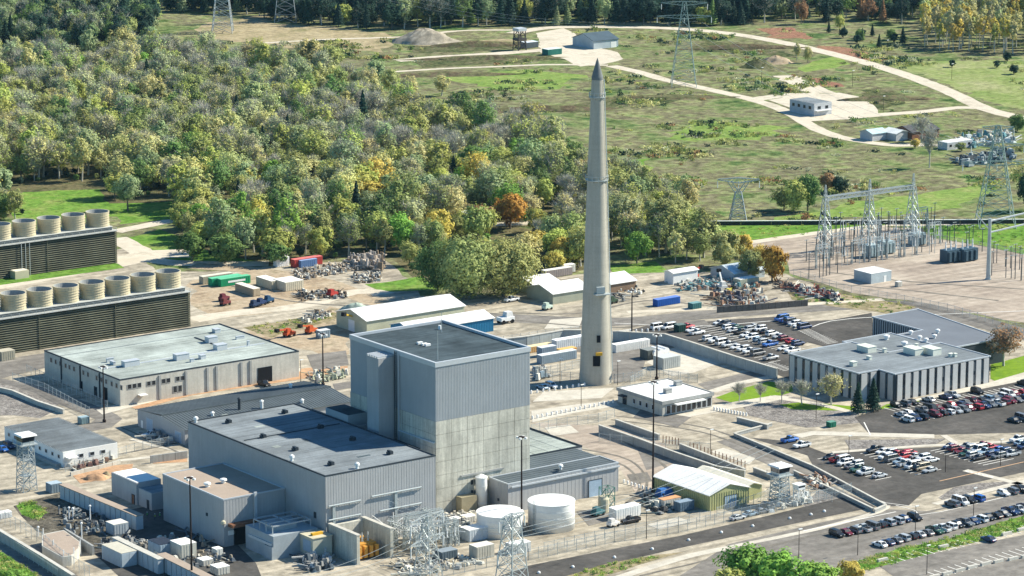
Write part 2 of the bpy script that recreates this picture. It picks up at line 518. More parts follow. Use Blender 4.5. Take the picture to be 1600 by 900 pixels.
sheet('weedy_strip', [(380, 512), (520, 488), (540, 494), (420, 528)], ground_mat('weedy dirt', [(.12, .13, .05), (.26, .22, .13), (.33, .27, .18)], .1, .4, .3, .3), 1.6, 1)
sheet('weedy_strip', [(1230, 452), (1330, 462), (1430, 480), (1400, 492), (1300, 478), (1240, 468)], MATS['weedy dirt'], 3.2, 1)
sheet('weedy_strip', [(0, 620), (90, 640), (60, 655), (-20, 640)], ROCKS, 1.6, 1)
# main road past the yard and the car parks
ribbon('access_road', [(560, 482), (760, 495), (960, 503), (1100, 492), (1250, 482), (1400, 476), (1480, 490), (1700, 550)], 12, ASPH2, 2.9)
ribbon('sand_strip', [(980, 488), (1120, 482), (1250, 476), (1380, 468)], 4, SAND, 3.4, wob=.1)
ribbon('access_road', [(780, 560), (830, 545), (960, 548)], 8, ASPH2, 2.7)
sheet('parking_lot', [(985, 516), (1020, 506), (1085, 504), (1130, 500), (1230, 494), (1255, 503), (1300, 500), (1362, 489), (1366, 534), (1300, 545), (1262, 535), (1235, 548), (1232, 592), (1205, 582), (1085, 538), (1030, 522)], ASPH, 3.1)
sheet('parking_lot', [(1335, 652), (1395, 634), (1450, 625), (1600, 594), (1700, 575), (1700, 665), (1600, 676), (1362, 682)], ASPH, 3.1)
sheet('parking_lot', [(1262, 712), (1320, 706), (1600, 692), (1700, 685), (1700, 718), (1600, 738), (1440, 772), (1420, 790), (1385, 792), (1278, 742)], ASPH, 3.1)
sheet('parking_lot', [(1172, 684), (1240, 690), (1300, 712), (1262, 712)], ASPH, 3.0)
sheet('parking_lot', [(1370, 882), (1600, 836), (1700, 815), (1700, 960), (1480, 960)], ASPH2, 3.1)
sheet('parking_lot', [(1140, 850), (1290, 815), (1390, 796), (1470, 800), (1700, 745), (1700, 800), (1360, 878), (1200, 900), (1120, 940), (1000, 940)], ASPH2, 3.0)
sheet('rock_bed', [(1155, 630), (1232, 618), (1330, 638), (1350, 660), (1260, 668), (1170, 650)], ROCKS, 2.8, .5)
sheet('rock_bed', [(1468, 778), (1490, 762), (1530, 755), (1580, 752), (1590, 758), (1480, 786)], ROCKS, 3.3, .3)
sheet('rock_bed', [(1320, 688), (1480, 686), (1460, 696), (1330, 704)], ROCKS, 3.3, .3)
sheet('rock_bed', [(1290, 755), (1365, 790), (1290, 806), (1250, 796)], ROCKS, 2.8, .3)
sheet('lawn', [(1118, 622), (1150, 610), (1200, 596), (1236, 600), (1240, 612), (1190, 628), (1160, 634)], LAWN, 3.3, .2)
sheet('lawn', [(1218, 632), (1260, 628), (1340, 636), (1330, 642), (1240, 640)], LAWN, 3.3, .2)
sheet('lawn', [(1385, 632), (1440, 626), (1400, 637), (1370, 640)], LAWN, 3.4, .1)
sheet('lawn', [(1548, 592), (1548, 570), (1600, 556), (1680, 560), (1680, 580), (1560, 598)], LAWN, 3.0, .2)
sheet('concrete_walk', [(1545, 598), (1600, 582), (1680, 570), (1680, 584), (1600, 595), (1400, 634), (1385, 634)], CONC, 3.35)
sheet('concrete_walk', [(1110, 634), (1210, 618), (1240, 620), (1200, 629), (1140, 640), (1060, 655), (1040, 652)], CONC, 3.5)
ribbon('concrete_walk', [(1112, 612), (1150, 600), (1210, 588)], 3.5, CONC, 3.4, curved=False)
ribbon('concrete_walk', [(1200, 620), (1280, 632), (1345, 648)], 3, CONC, 3.6)
ribbon('concrete_walk', [(1245, 682), (1270, 677), (1460, 682)], 4.5, CONC, 3.7, curved=False)
ribbon('concrete_walk', [(1474, 680), (1500, 697)], 2, CONC, 3.8, curved=False)
ribbon('concrete_walk', [(1300, 707), (1440, 697), (1600, 689), (1700, 684)], 2.2, CONC, 3.7, curved=False)
ribbon('concrete_walk', [(1460, 788), (1530, 770), (1620, 748)], 2.5, CONC, 3.8, curved=False)
ribbon('concrete_walk', [(1508, 735), (1600, 758)], 2.5, CONC, 3.8, curved=False)
sheet('concrete_apron', [(1010, 566), (1048, 545), (1075, 538), (1135, 564), (1085, 582), (1050, 588)], CONC, 2.9)
sheet('concrete_apron', [(830, 642), (900, 632), (960, 626), (968, 634), (900, 645), (832, 660)], CONC, 2.9)
sheet('concrete_apron', [(850, 612), (960, 606), (940, 622), (832, 628)], CONC, 2.8)
sheet('asphalt_strip', [(1090, 600), (1200, 574), (1212, 590), (1110, 612)], ASPH2, 2.8)
sheet('dark_yard', [(945, 540), (1030, 530), (1060, 540), (1010, 560), (1000, 590), (960, 600), (950, 580)], ASPH2, 2.75)
sheet('dark_yard', [(1120, 690), (1145, 685), (1290, 742), (1230, 740)], ASPH2, 2.75)
sheet('patrol_road', [(740, 915), (826, 884), (1060, 838), (1200, 806), (1330, 774), (1368, 792), (1300, 806), (1060, 857), (960, 880), (850, 910), (800, 930)], ASPH, 3.0)
ribbon('sand_strip', [(900, 925), (1000, 892), (1080, 868), (1140, 856)], 3.0, CONC, 3.5)
ribbon('sand_strip', [(1140, 855), (1280, 826), (1372, 800), (1385, 790)], 2.2, CONC, 3.6)
sheet('grass_strip', [(860, 908), (940, 884), (1030, 866), (1070, 862), (1000, 882), (930, 905)], MATS['weedy dirt'], 3.2, .6)
sheet('grass_strip', [(1335, 880), (1400, 858), (1480, 842), (1600, 806), (1700, 785), (1700, 812), (1600, 828), (1480, 858), (1350, 892)], GRASS, 3.6, .5)
sheet('grass_strip', [(-60, 860), (0, 862), (30, 880), (60, 900), (60, 960), (-60, 960)], GRASS, 3.2, .5)
sheet('grass_strip', [(95, 390), (185, 412), (195, 418), (0, 446), (-40, 452), (-40, 440)], GRASS, 2.9, .5)
# left side of the plant
sheet('perimeter_track', [(-60, 585), (0, 592), (70, 575), (110, 560), (70, 552), (-60, 570)], ASPH2, 2.7)
ribbon('perimeter_track', [(-40, 590), (60, 612), (170, 655), (130, 670)], 8, ASPH2, 2.8)
sheet('orange_dirt', [(195, 632), (300, 608), (480, 575), (545, 572), (540, 582), (300, 618), (215, 640)], ORANGE, 3.2, .2)
sheet('concrete_walk', [(150, 640), (300, 606), (470, 575), (470, 580), (300, 612), (160, 648)], CONC, 3.4)
sheet('orange_dirt', [(110, 742), (170, 728), (210, 725), (200, 742), (130, 756)], ORANGE, 3.0, .6)
sheet('orange_dirt', [(235, 712), (293, 706), (293, 722), (240, 724)], ORANGE, 3.0, .3)
ribbon('concrete_walk', [(185, 720), (240, 714), (300, 712)], 2.2, CONC, 3.5, curved=False)
ribbon('concrete_walk', [(205, 686), (230, 694), (290, 708)], 1.6, CONC, 3.6, curved=False)
sheet('dark_dirt_or_shade', [(20, 790), (100, 770), (220, 815), (150, 860), (60, 830)], ground_mat('dark soil with painted shade', [(.05, .048, .04), (.11, .10, .08), (.20, .18, .14)], .15, .8, .4, .7), 2.9, .6)  # dark soil, with the shade of wall and annex painted into its colour
sheet('weed_patch', [(28, 790), (50, 782), (75, 800), (60, 812), (35, 806)], GRASS, 3.1, .5)
sheet('dark_dirt_or_shade', [(-40, 590), (0, 598), (90, 632), (60, 648), (-40, 650)], ROCKS, 2.9, .6)
sheet('asphalt_strip', [(180, 800), (300, 780), (400, 880), (420, 930), (250, 960), (120, 840)], ASPH, 2.85)
sheet('asphalt_strip', [(-60, 850), (60, 852), (160, 930), (60, 960), (20, 900), (-60, 870)], ASPH2, 2.85)
sheet('asphalt_strip', [(830, 660), (1000, 668), (1100, 740), (1000, 780), (960, 720)], YARD2, 1.7)
sheet('asphalt_strip', [(995, 700), (1030, 696), (1060, 720), (1010, 735)], ASPH2, 2.6)
for i, (p, wd) in enumerate((([(830, 690), (900, 700), (985, 720), (1010, 760), (960, 800)], .5), ([(835, 696), (905, 706), (975, 728), (1000, 764), (950, 806)], .5), ([(975, 690), (1040, 730), (1030, 760)], .6),
                          ([(960, 650), (1100, 668), (1200, 705), (1330, 765)], .5), ([(955, 656), (1095, 675), (1195, 712), (1320, 770)], .5), ([(340, 440), (450, 470), (560, 480), (660, 500)], .6), ([(800, 500), (960, 512), (1100, 495), (1300, 480)], .8),
                          ([(780, 488), (900, 490), (1010, 470), (1100, 478)], .7), ([(1260, 440), (1400, 452), (1560, 470)], .7), ([(1290, 425), (1420, 440), (1600, 452)], .7), ([(1150, 868), (1300, 830), (1420, 806), (1600, 768)], .6),
                          ([(1360, 862), (1440, 842), (1600, 800)], .5), ([(1000, 900), (1120, 872), (1250, 842)], .6), ([(100, 700), (160, 712), (240, 700), (290, 690)], .6), ([(190, 668), (240, 690), (290, 712)], .5))):
    ribbon('tyre_track', p, wd * 1.6, mat('dark tyre track', (.17, .155, .13), .95, 0, .3, .3, .2), 3.95 + i * .02, wob=.4)
for i, p in enumerate(([(850, 668), (890, 664), (905, 676), (862, 682)], [(980, 742), (1012, 738), (1020, 752), (990, 758)], [(900, 800), (960, 790), (985, 806), (920, 822)], [(1010, 820), (1060, 808), (1080, 816), (1030, 828)], [(520, 600), (548, 596), (548, 606), (524, 610)],
                      [(1000, 640), (1080, 652), (1060, 668), (990, 652)], [(1130, 700), (1180, 716), (1170, 726), (1110, 706)], [(120, 690), (170, 700), (150, 716), (110, 706)], [(480, 555), (540, 548), (545, 570), (490, 580)], [(860, 500), (910, 496), (905, 512), (850, 514)], [(1040, 505), (1100, 500), (1110, 508), (1050, 512)])):
    sheet('patched_paving', p, ASPH2 if i % 3 else CONC, 3.86 + i * .005, .15)
#@@B
# ------------------------------------------------------------------ buildings
def frame_of(L, F, Rr, h):
    """footprint from three roof corners: left, nearest, right"""
    l, f, r = G(*L, h), G(*F, h), G(*Rr, h)
    return f.x, r.x, f.y, l.y
def building(name, label, cat, x0, x1, y0, y1, h, wm, rm, par=.5, tm=None, rib=0.0, ribm=None, faces='XY', group=None, z0=0.0):
    t = thing(name, label, cat, ((x0 + x1) / 2, (y0 + y1) / 2, 0), 0, group)
    MB().box(x0, x1, y0, y1, z0 - .3, h).build('wall', wm, t)
    MB().box(x0 + .3, x1 - .3, y0 + .3, y1 - .3, h, h + .08).build('roof', rm, t)
    tm = tm or TRIM
    if par:
        b = MB()
        e = .28
        b.box(x0 - .06, x1 + .06, y0 - .06, y0 + e, h, h + par)
        b.box(x0 - .06, x1 + .06, y1 - e, y1 + .06, h, h + par)
        b.box(x0 - .06, x0 + e, y0 + e, y1 - e, h, h + par)
        b.box(x1 - e, x1 + .06, y0 + e, y1 - e, h, h + par)
        b.build('parapet', tm, t)
    if rib:
        b = MB()
        if 'Y' in faces:
            k = int((x1 - x0) / rib)
            for i in range(k + 1):
                x = x0 + .15 + i * (x1 - x0 - .3) / k
                b.box(x - .06, x + .06, y0 - .035, y0 + .02, z0, h - .05)
        if 'X' in faces:
            k = int((y1 - y0) / rib)
            for i in range(k + 1):
                y = y0 + .15 + i * (y1 - y0 - .3) / k
                b.box(x0 - .035, x0 + .02, y - .06, y + .06, z0, h - .05)
        b.build('siding_ribs', ribm or wm, t, kind='stuff')
    return t
def opening(t, name, face, x, y, z, w_, h_, m, framem=None, depth=.06):
    """window or door on a -Y face ('Y': x = centre, y = wall) or a -X face ('X': y = centre, x = wall)"""
    b = MB()
    if face == 'Y':
        b.box(x - w_ / 2, x + w_ / 2, y - depth, y + .1, z, z + h_)
    else:
        b.box(x - depth, x + .1, y - w_ / 2, y + w_ / 2, z, z + h_)
    o = b.build(name, m, t)
    if framem:
        f = MB(); e = .14; d = depth + .05
        for a0, a1, c0, c1 in ((-w_ / 2 - e, w_ / 2 + e, h_, h_ + e), (-w_ / 2 - e, w_ / 2 + e, -e, 0), (-w_ / 2 - e, -w_ / 2, 0, h_), (w_ / 2, w_ / 2 + e, 0, h_)):
            if face == 'Y': f.box(x + a0, x + a1, y - d, y + .05, z + c0, z + c1)
            else: f.box(x - d, x + .05, y + a0, y + a1, z + c0, z + c1)
        f.build('frame', framem, o)
    return o
def roof_unit(t, x, y, z, a, b_, c, m=None, name='roof_unit', lid=True):
    q = MB().box(x - a / 2, x + a / 2, y - b_ / 2, y + b_ / 2, z, z + c)
    o = q.build(name, m or WHITE, t)
    if lid:
        MB().box(x - a / 2 - .12, x + a / 2 + .12, y - b_ / 2 - .12, y + b_ / 2 + .12, z + c, z + c + .12).build('lid', m or WHITE, o)
    return o
def mushroom(t, x, y, z, r, h, m=None, name='roof_vent'):
    o = MB().lathe(x, y, [(r * .55, z), (r * .55, z + h * .55)], 10).build(name, m or WHITE, t)
    MB().lathe(x, y, [(r * .6, z + h * .5), (r, z + h * .55), (r * .9, z + h * .85), (r * .3, z + h)], 10, True, True).build('cap', m or WHITE, o)
    return o

# reactor building
RX0, RX1, RY0, RY1, RH, RZ = -124.9, -94.0, -93.2, -52.5, 41.3, 26.0
t = thing('reactor_building', 'tall blue-grey metal-clad block on a concrete base, the highest building beside the chimney', 'building', ((RX0 + RX1) / 2, (RY0 + RY1) / 2, 0))
MB().box(RX0 + .25, RX1 - .25, RY0 + .25, RY1 - .25, -.3, RZ + .2).build('concrete_base', CONCW, t)
MB().box(RX0, RX1, RY0, RY1, RZ, RH).build('upper_wall', SIDING, t)
# precast panels of the base, sun side and shade side
pm = None
cols, rows = 6, 7
pw, ph = (RX1 - RX0) / cols, RZ / rows
for i in range(cols):
    for j in range(rows):
        o = MB().box(RX0 + i * pw + .05, RX0 + (i + 1) * pw - .05, RY0 - .02, RY0 + .26, j * ph + .04, (j + 1) * ph - .04).build('concrete_panel', CONCW, t)
cols = 8; pw = (RY1 - RY0) / cols
for i in range(cols):
    for j in range(4, rows):
        MB().box(RX0 - .02, RX0 + .26, RY0 + .3 + i * pw + .05, RY0 + .3 + (i + 1) * pw - .05, j * ph + .04, (j + 1) * ph - .04).build('concrete_panel', CONCW, t)
b = MB()
k = 62
for i in range(k):
    x = RX0 + .3 + i * (RX1 - RX0 - .6) / (k - 1)
    b.box(x - .06, x + .06, RY0 - .045, RY0 + .02, RZ + .05, RH - .6)
k = 82
for i in range(k):
    y = RY0 + .3 + i * (RY1 - RY0 - .6) / (k - 1)
    b.box(RX0 - .045, RX0 + .02, y - .06, y + .06, RZ + .05, RH - .6)
b.build('siding_ribs', SIDING_R, t, kind='stuff')
b = MB()
for q in ((RX0 - .2, RX1 + .2, RY0 - .2, RY0 + .5), (RX0 - .2, RX1 + .2, RY1 - .5, RY1 + .2), (RX0 - .2, RX0 + .5, RY0 + .5, RY1 - .5), (RX1 - .5, RX1 + .2, RY0 + .5, RY1 - .5)):
    b.box(*q, RH - .5, RH + .8)
b.build('parapet', TRIM, t)
MB().box(RX0 + .5, RX1 - .5, RY0 + .5, RY1 - .5, RH, RH + .12).build('roof', ROOFD, t)
for px, py in ((656, 538), (668, 541), (663, 540)):
    p = G(px, py, RH); roof_unit(t, p.x, p.y, RH + .1, 1.6, .8, .6, WHITE, 'roof_hatch', False)
p = G(687, 515, RH)
MB().tube((p.x, p.y, RH), (p.x, p.y, RH + 1.2), .5, .4, 8).build('roof_vent', WHITE, t)
p = G(684, 563, RH)
MB().tube((p.x, p.y, RH), (p.x, p.y, RH + 8), .12, .05, 5).build('antenna', STEEL, t)
p = G(690, 520, RH)
MB().tube((p.x, p.y, RH), (p.x, p.y, RH + 6), .12, .05, 5).build('antenna', STEEL, t)
# lift shaft on the shaded face
yA, yB = G(592, 547, RH).y - 3.0, 0
s0 = G(614, 556, RH - 1); 
sy0 = s0.y; sy1 = sy0 + 5.6
sh = MB().box(RX0 - 5.2, RX0 - .17, sy0, sy1, 17.3, RH - 1.2).build('lift_shaft', SIDING2, t)
b = MB()
for i in range(5):
    y = sy0 + .4 + i * 1.15
    b.box(RX0 - 5.3, RX0 + .4, y, y + .5, RH - 1.2, RH - .7)
b.build('louvre_cap', TRIM, sh)
# black cable duct and ladder
y = sy1 + 3.2
MB().box(RX0 - .9, RX0 - .17, y, y + 1.0, 26.5, RH - 2).build('cable_duct', DARKTRIM, t)
b = MB(); y = sy0 - 1.6
b.bar((RX0 - .6, y, 17.5), (RX0 - .6, y, RH + .6), .16); b.bar((RX0 - .6, y + .7, 17.5), (RX0 - .6, y + .7, RH + .6), .16)
for i in range(40): b.bar((RX0 - .6, y, 17.8 + i * .6), (RX0 - .6, y + .7, 17.8 + i * .6), .08)
b.build('ladder', DARKTRIM, t)
MB().bar((RX0 - .4, y - .9, 17.5), (RX0 - .4, y - .9, RH), .3).build('downpipe', TRIM, t)
MB().bar((RX0 - .3, RY0 + .3, 20.2), (RX0 - .3, sy0 - 2, 20.2), .35).build('conduit', TRIM, t)
# horizontal dark ledge, louvres and pipes low on the sunny face
b = MB().box(RX0 + 8, RX0 + 22, RY0 - .35, RY0 - .021, 9.6, 10.1)
b.build('ledge', CONCG, t)
for zz in (7.0, 4.2):
    for i in range(4):
        x = G(689 + i * 4.5, 770, 6).x + 0
        MB().box(-122.2 + 8.6 + i * 1.25, -122.2 + 9.2 + i * 1.25, RY0 - .30, RY0 - .021, zz, zz + 1.2).build('louvre', DARKTRIM, t)

# turbine hall
TX0, TX1, TY0, TY1, TH_ = -166.4, -132.1, -103.4, -35.2, 20.0
t = building('turbine_building', 'long pale grey metal-clad hall with flat grey roof in front of the tall block', 'building', TX0, TX1, TY0, TY1, TH_, SIDING2, ROOFM, .35, DARKTRIM, .8, SIDING2)
t_turb = t
MB().box(TX0 - .10, TX0 - .11 + .02, TY0, TY1, 2, 3).build('base_flashing', TRIM, t)
for px, py in ((445, 646), (357, 661), (411, 684), (461, 704), (517, 727), (501, 669), (609, 710), (551, 688)):
    p = G(px, py, TH_ + .1)
    o = MB().box(p.x - .9, p.x + .9, p.y - .35, p.y + .35, TH_ + .08, TH_ + .9).build('roof_vent', DARKTRIM, t)
    MB().box(p.x - .35, p.x + .35, p.y - .8, p.y + .8, TH_ + .5, TH_ + 1.2).build('hood', DARKTRIM, o)
for px, py in ((456, 720), (558, 732), (306, 660)):
    p = G(px, py, TH_ + .1); mushroom(t, p.x, p.y, TH_, .7, 1.8)
b = MB()
for i in range(14):
    yy = TY0 + 4 + i * 4.7
    b.box(TX0 + .4, TX1 - .4, yy, yy + .14, TH_ + .08, TH_ + .13)
b.build('roof_seam', ROOFM, t, kind='stuff')
def wall_pipe(x0, x1, z, y=TY0 - .5):
    o = MB().tube((x0, y, z), (x1, y, z), .22, .22, 8).build('wall_pipe', STEEL, t)
    b = MB()
    k = int((x1 - x0) / 3)
    for i in range(k + 1):
        x = x0 + (x1 - x0) * i / k
        b.bar((x, y, z), (x, TY0, z - .8), .12)
    b.build('bracket', STEEL, o)
wall_pipe(-165.8, -156, 12.2); wall_pipe(-152.5, -137, 12.6); wall_pipe(-165.8, -156, 8.5); wall_pipe(-150, -137, 8.3)
MB().box(-164.5, -163.7, TY0 - .5, TY0 - .10, 0, 12).build('downpipe', STEEL, t)
MB().box(-145.3, -144.5, TY0 - .5, TY0 - .10, 0, 12.5).build('downpipe', STEEL, t)
b = MB().box(TX0 - 1.2, TX0 - .11, -101, -84.2, 4.8, 5.2); b.build('pipe_shelf', RUST, t)
opening(t, 'hatch', 'X', TX0 - .1, -98.5, 8, 1, 1.6, DARKTRIM)

for i, (px, py, a_, b_) in enumerate(((400, 668, 3, 1.2), (480, 690, 1.2, 2.5), (430, 700, 2, 2), (560, 715, 4, 1), (350, 650, 2, 1.5))):
    p = G(px, py, TH_ + .1); MB().box(p.x, p.x + a_, p.y, p.y + b_, TH_ + .085, TH_ + .12).build('roof_patch', ROOFD if i % 2 else ROOFL, t)
MB().box(TX0 + 2, TX1 - 2, -61, -60.8, TH_ + .1, TH_ + .3).build('roof_conduit', DARKTRIM, t)
# link between turbine hall and tall block
t = building('link_building', 'dark low-roofed link squeezed between the grey hall and the tall block', 'building', TX1 + .05, RX0 - .2, -86, -33, 17.0, SIDING, ROOFD, .3, DARKTRIM)
x0, x1, y0, y1 = frame_of((537, 644), (556.7, 655), (582, 648), 22)
MB().box(-131.5, -125.3, -61, -50, 17.1, 22.0).build('roof_house', SIDING, t)
MB().box(-131.3, -125.5, -60.8, -50.2, 22.0, 22.1).build('roof_house_top', ROOFD, t)
b = MB()
b.box(-131.6, -125.4, -73.4, -73.0, 17.1, 19.4); b.box(-131.6, -131.2, -73.0, -63, 17.1, 19.4); b.box(-131.2, -125.4, -63.4, -63, 17.1, 19.4)
b.build('roof_screen', SIDING2, t)
b = MB()
for i in range(4): b.bar((-131 + i * 1.5, -88.5, 15), (-129.5 + i * 1.5, -86.1, 17), .25)
b.box(-131.8, -125.3, -92.5, -86.1, 0, 14.5)
b.build('lower_link', CONCL, t)

# annex with tan roof
AX0, AY0, AY1, AH = -185.2, -84.3, -53.5, 12.5
t = building('annex_building', 'square grey annex with half tan, half shaded flat roof against the long hall', 'building', AX0, TX0 - .15, AY0, AY1, AH, SIDING2, ROOFB, .35, TRIM, .9, SIDING2)
for px, py in ((324, 761), (349, 755)):
    p = G(px, py, AH); mushroom(t, p.x, p.y, AH + .1, 1.0, 1.3)
p = G(367, 829, 3.5)
MB().box(-184.0, -175.5, AY0 - 2.4, AY0 - .12, 5.4, 6.2).build('canopy', RUST, t)
opening(t, 'door', 'Y', -180.2, AY0 - .1, 0, 4.0, 5.2, BLACK, DARKTRIM)
opening(t, 'sign_board', 'Y', -182.9, AY0 - .1, 3.0, 2.2, 1.2, WHITE)
MB().box(-176.2, -175.4, AY0 - .6, AY0 - .12, 0, AH + .8).build('corner_post', TRIM, t)
opening(t, 'vent', 'X', AX0 - .1, -76, 6.5, .8, .8, DARKTRIM)
# lamp on annex corner
MB().lathe(AX0 - .5, AY0 - .5, [(.2, 6.2), (.7, 6.6), (.6, 7.2), (.1, 7.5)], 10, True, True).build('wall_lamp', CREAM, t)

# radwaste wing right of tall block
LX0, LX1, LY0, LH = -107.9, -70.6, -102.2, 8.0
t = building('service_building', 'low wing with dark seamed roof and blue roller door below the tall block', 'building', LX0, LX1, LY0, RY0 - .45, LH, SIDING2, ROOFS, .3, TRIM, 1.3, SIDING2)
MB().box(RX1 + .25, LX1 - .3, RY0 - .5, -83, LH, LH + .081).build('roof', ROOFS, t)
MB().box(RX1 + .3, LX1, RY0 - .4, -83, -.3, LH - .01).build('rear_wall', SIDING2, t)
b = MB()
for i in range(11):
    y = LY0 + 1.2 + i * 1.65
    x_a = LX0 + .4 if y < RY0 - .6 else RX1 + .4
    b.box(x_a, LX1 - .4, y, y + .12, LH + .08, LH + .2)
b.build('roof_seam', ROOFS, t, kind='stuff')
MB().box(LX0 + 1, LX1 + .1, LY0 - .5, LY0 - .11, LH - 1.0, LH - .6).build('gutter', TRIM, t)
p = G(923, 772); opening(t, 'roller_door', 'Y', -78.6, LY0 - .1, 0, 4.4, 4.6, mat('pale blue roller door', (.32, .42, .52), .5), DARKTRIM)
opening(t, 'lower_roof_vent', 'X', LX0 - .1, -98, 2.6, .7, .7, DARKTRIM)
p = G(876, 734, LH); mushroom(t, p.x, p.y, LH + .1, .7, 1.5)
t = building('rear_wing', 'low block with pale grey flat roof between the tall block and the gravel yard', 'building', RX1 + .3, LX1 + 2.2, -82.9, -56.5, LH, SIDING2, ROOFL, .5, DARKTRIM)
b = MB()
for i in range(5): b.box(RX1 + 1 + i * 4.6, RX1 + 1.12 + i * 4.6, -82, -57, LH + .08, LH + .13)
for i in range(4): b.box(RX1 + .7, LX1 + 1.8, -79 + i * 6, -78.9 + i * 6, LH + .08, LH + .125)
b.build('roof_seam', ROOFM, t, kind='stuff')
# white tank standing against the reactor wall
def tank(name, label, cx, cy, r, h, m, dome=.12, n=40, group=None, bands=3):
    t = thing(name, label, 'tank', (cx, cy, 0), 0, group)
    MB().lathe(cx, cy, [(r, 0), (r, h)], n, False, True).build('shell', m, t, smooth=True)
    MB().lathe(cx, cy, [(r + .12, h - .1), (r + .12, h + .05), (r * .5, h + r * dome * .7), (.3, h + r * dome)], n, True).build('tank_roof', m, t)
    for i in range(bands):
        z = h * (i + 1) / (bands + 1)
        MB().lathe(cx, cy, [(r + .02, z - .06), (r + .07, z - .06), (r + .07, z + .06), (r + .02, z + .06)], n).build('hoop', m, t)
    return t
p = G(744, 794, 0); tank('vertical_tank', 'slim upright white tank against the stained concrete wall', p.x, RY0 - 2.0, 1.55, 9.2, WHITE, .5, 20)
p = G(726, 800, 0); q = MB().box(p.x - 2.5, p.x + 2.5, RY0 - 3.0, RY0 - .5, 0, 4.8)
o = q.build('equipment_enclosure', mat('brown enclosure', (.30, .26, .17), .8), None); tag(o, 'brown box-shaped enclosure left of the slim white tank', 'enclosure')

# big white tanks
p = G(861.5, 824); t = tank('storage_tank', 'larger white storage tank right of the lattice pylon, with banded shell', p.x, p.y, 6.15, 7.4, WHITE)
b = MB()
for i in range(18): b.bar((p.x - 6.3, p.y - 1.2, .4 * i + .3), (p.x - 6.3, p.y - .5, .4 * i + .3), .08)
b.bar((p.x - 6.3, p.y - 1.2, 0), (p.x - 6.3, p.y - 1.2, 8.5), .1); b.bar((p.x - 6.3, p.y - .5, 0), (p.x - 6.3, p.y - .5, 8.5), .1)
b.build('ladder', STEEL, t)
p = G(781, 833); t = tank('storage_tank', 'smaller white-roofed tank half hidden behind the lattice pylon', p.x, p.y, 6.1, 5.9, WHITE)

# pale warehouse
x0, x1, y0, y1 = -133.8, -70.3, 59.8, 107
WH = 8
t = building('warehouse', 'long pale grey warehouse with flat whitish roof between the cooling towers and the dark-roofed shed', 'building', x0, x1, y0, y1, WH, CONCL, ROOFL, .35, DARKTRIM)
for i, px in enumerate([84, 90, 96, 103, 108, 114, 126, 132, 143, 149, 155, 162, 168, 174]):
    yy = G(px, 560 + (px - 84) * .42, 6).y
    yy = y1 - 4.5 - (px - 84) * .485
    opening(t, 'window', 'X', x0, yy, 5.4, 1.0, 1.3, GLASS, CONCG)
for px in [206, 217, 228, 249, 260, 282, 293, 314, 325]:
    opening(t, 'window', 'Y', G(px, 605, 5.8).x + 0, y0, 5.0, 1.2, 1.3, GLASS, CONCG)
for px in [271, 282]:
    opening(t, 'window', 'Y', G(px, 610, 2).x, y0, 1.6, 1.2, 1.9, GLASS, CONCG)
for px in (237, 296, 344, 365, 421, 442):
    opening(t, 'downpipe', 'Y', G(px, 600, 4).x, y0, .3, .7, 7.4, CONCG, None, .3)
opening(t, 'roller_door', 'Y', G(398, 582, 2).x, y0, 0, 5, 4.8, BLACK, DARKTRIM)
opening(t, 'door', 'X', x0, y0 + 9, 0, 2.4, 4, BLACK, DARKTRIM)
opening(t, 'door', 'X', x0, y0 + 15, 0, 1.6, 3, GLASS, DARKTRIM)
opening(t, 'door', 'X', x0, y0 + 24, 0, 1.6, 3, GLASS, DARKTRIM)
for i in range(3): MB().box(x0 - .35, x0 - .02, y0 + 12 + i * 12, y0 + 12.4 + i * 12, 0, 7.9).build('downpipe', DARKTRIM, t)
for px, py, a, b_, c in ((204, 572, 5.2, 2.2, 1.7), (283, 562, 4.5, 2.4, 1.8), (330, 535, 3.2, 2.6, 1.8), (344, 547, 3.6, 2.6, 1.8), (316, 561, 1.8, 1.6, 1.2), (338, 520, 2.0, 2, 1.2), (375, 530, 3, .6, .9), (388, 541, .7, .7, 1.6), (172, 566, 2.4, .6, 1.2), (176, 570, .7, 2.4, 1.0), (300, 566, 1.2, .8, 1)):
    p = G(px, py, WH); roof_unit(t, p.x, p.y, WH + .1, a, b_, c, TRIM)
MB().box(x0 + 3, x1 - 3, y0 + 15, y0 + 15.6, WH + .08, WH + .35).build('roof_duct', TRIM, t)
MB().box(G(350, 545, WH).x, G(352, 545, WH).x + .3, y0 + 18, y1 - 12, WH + .08, WH + .3).build('roof_duct', DARKTRIM, t)
MB().box(x0 + .4, x1 - .4, y1 - 9, y1 - 8.8, WH + .08, WH + .2).build('roof_joint', ROOFM, t)
opening(t, 'door_canopy', 'Y', G(222, 615, 3).x, y0, 2.6, 2.6, .25, WHITE, None, 1.8)

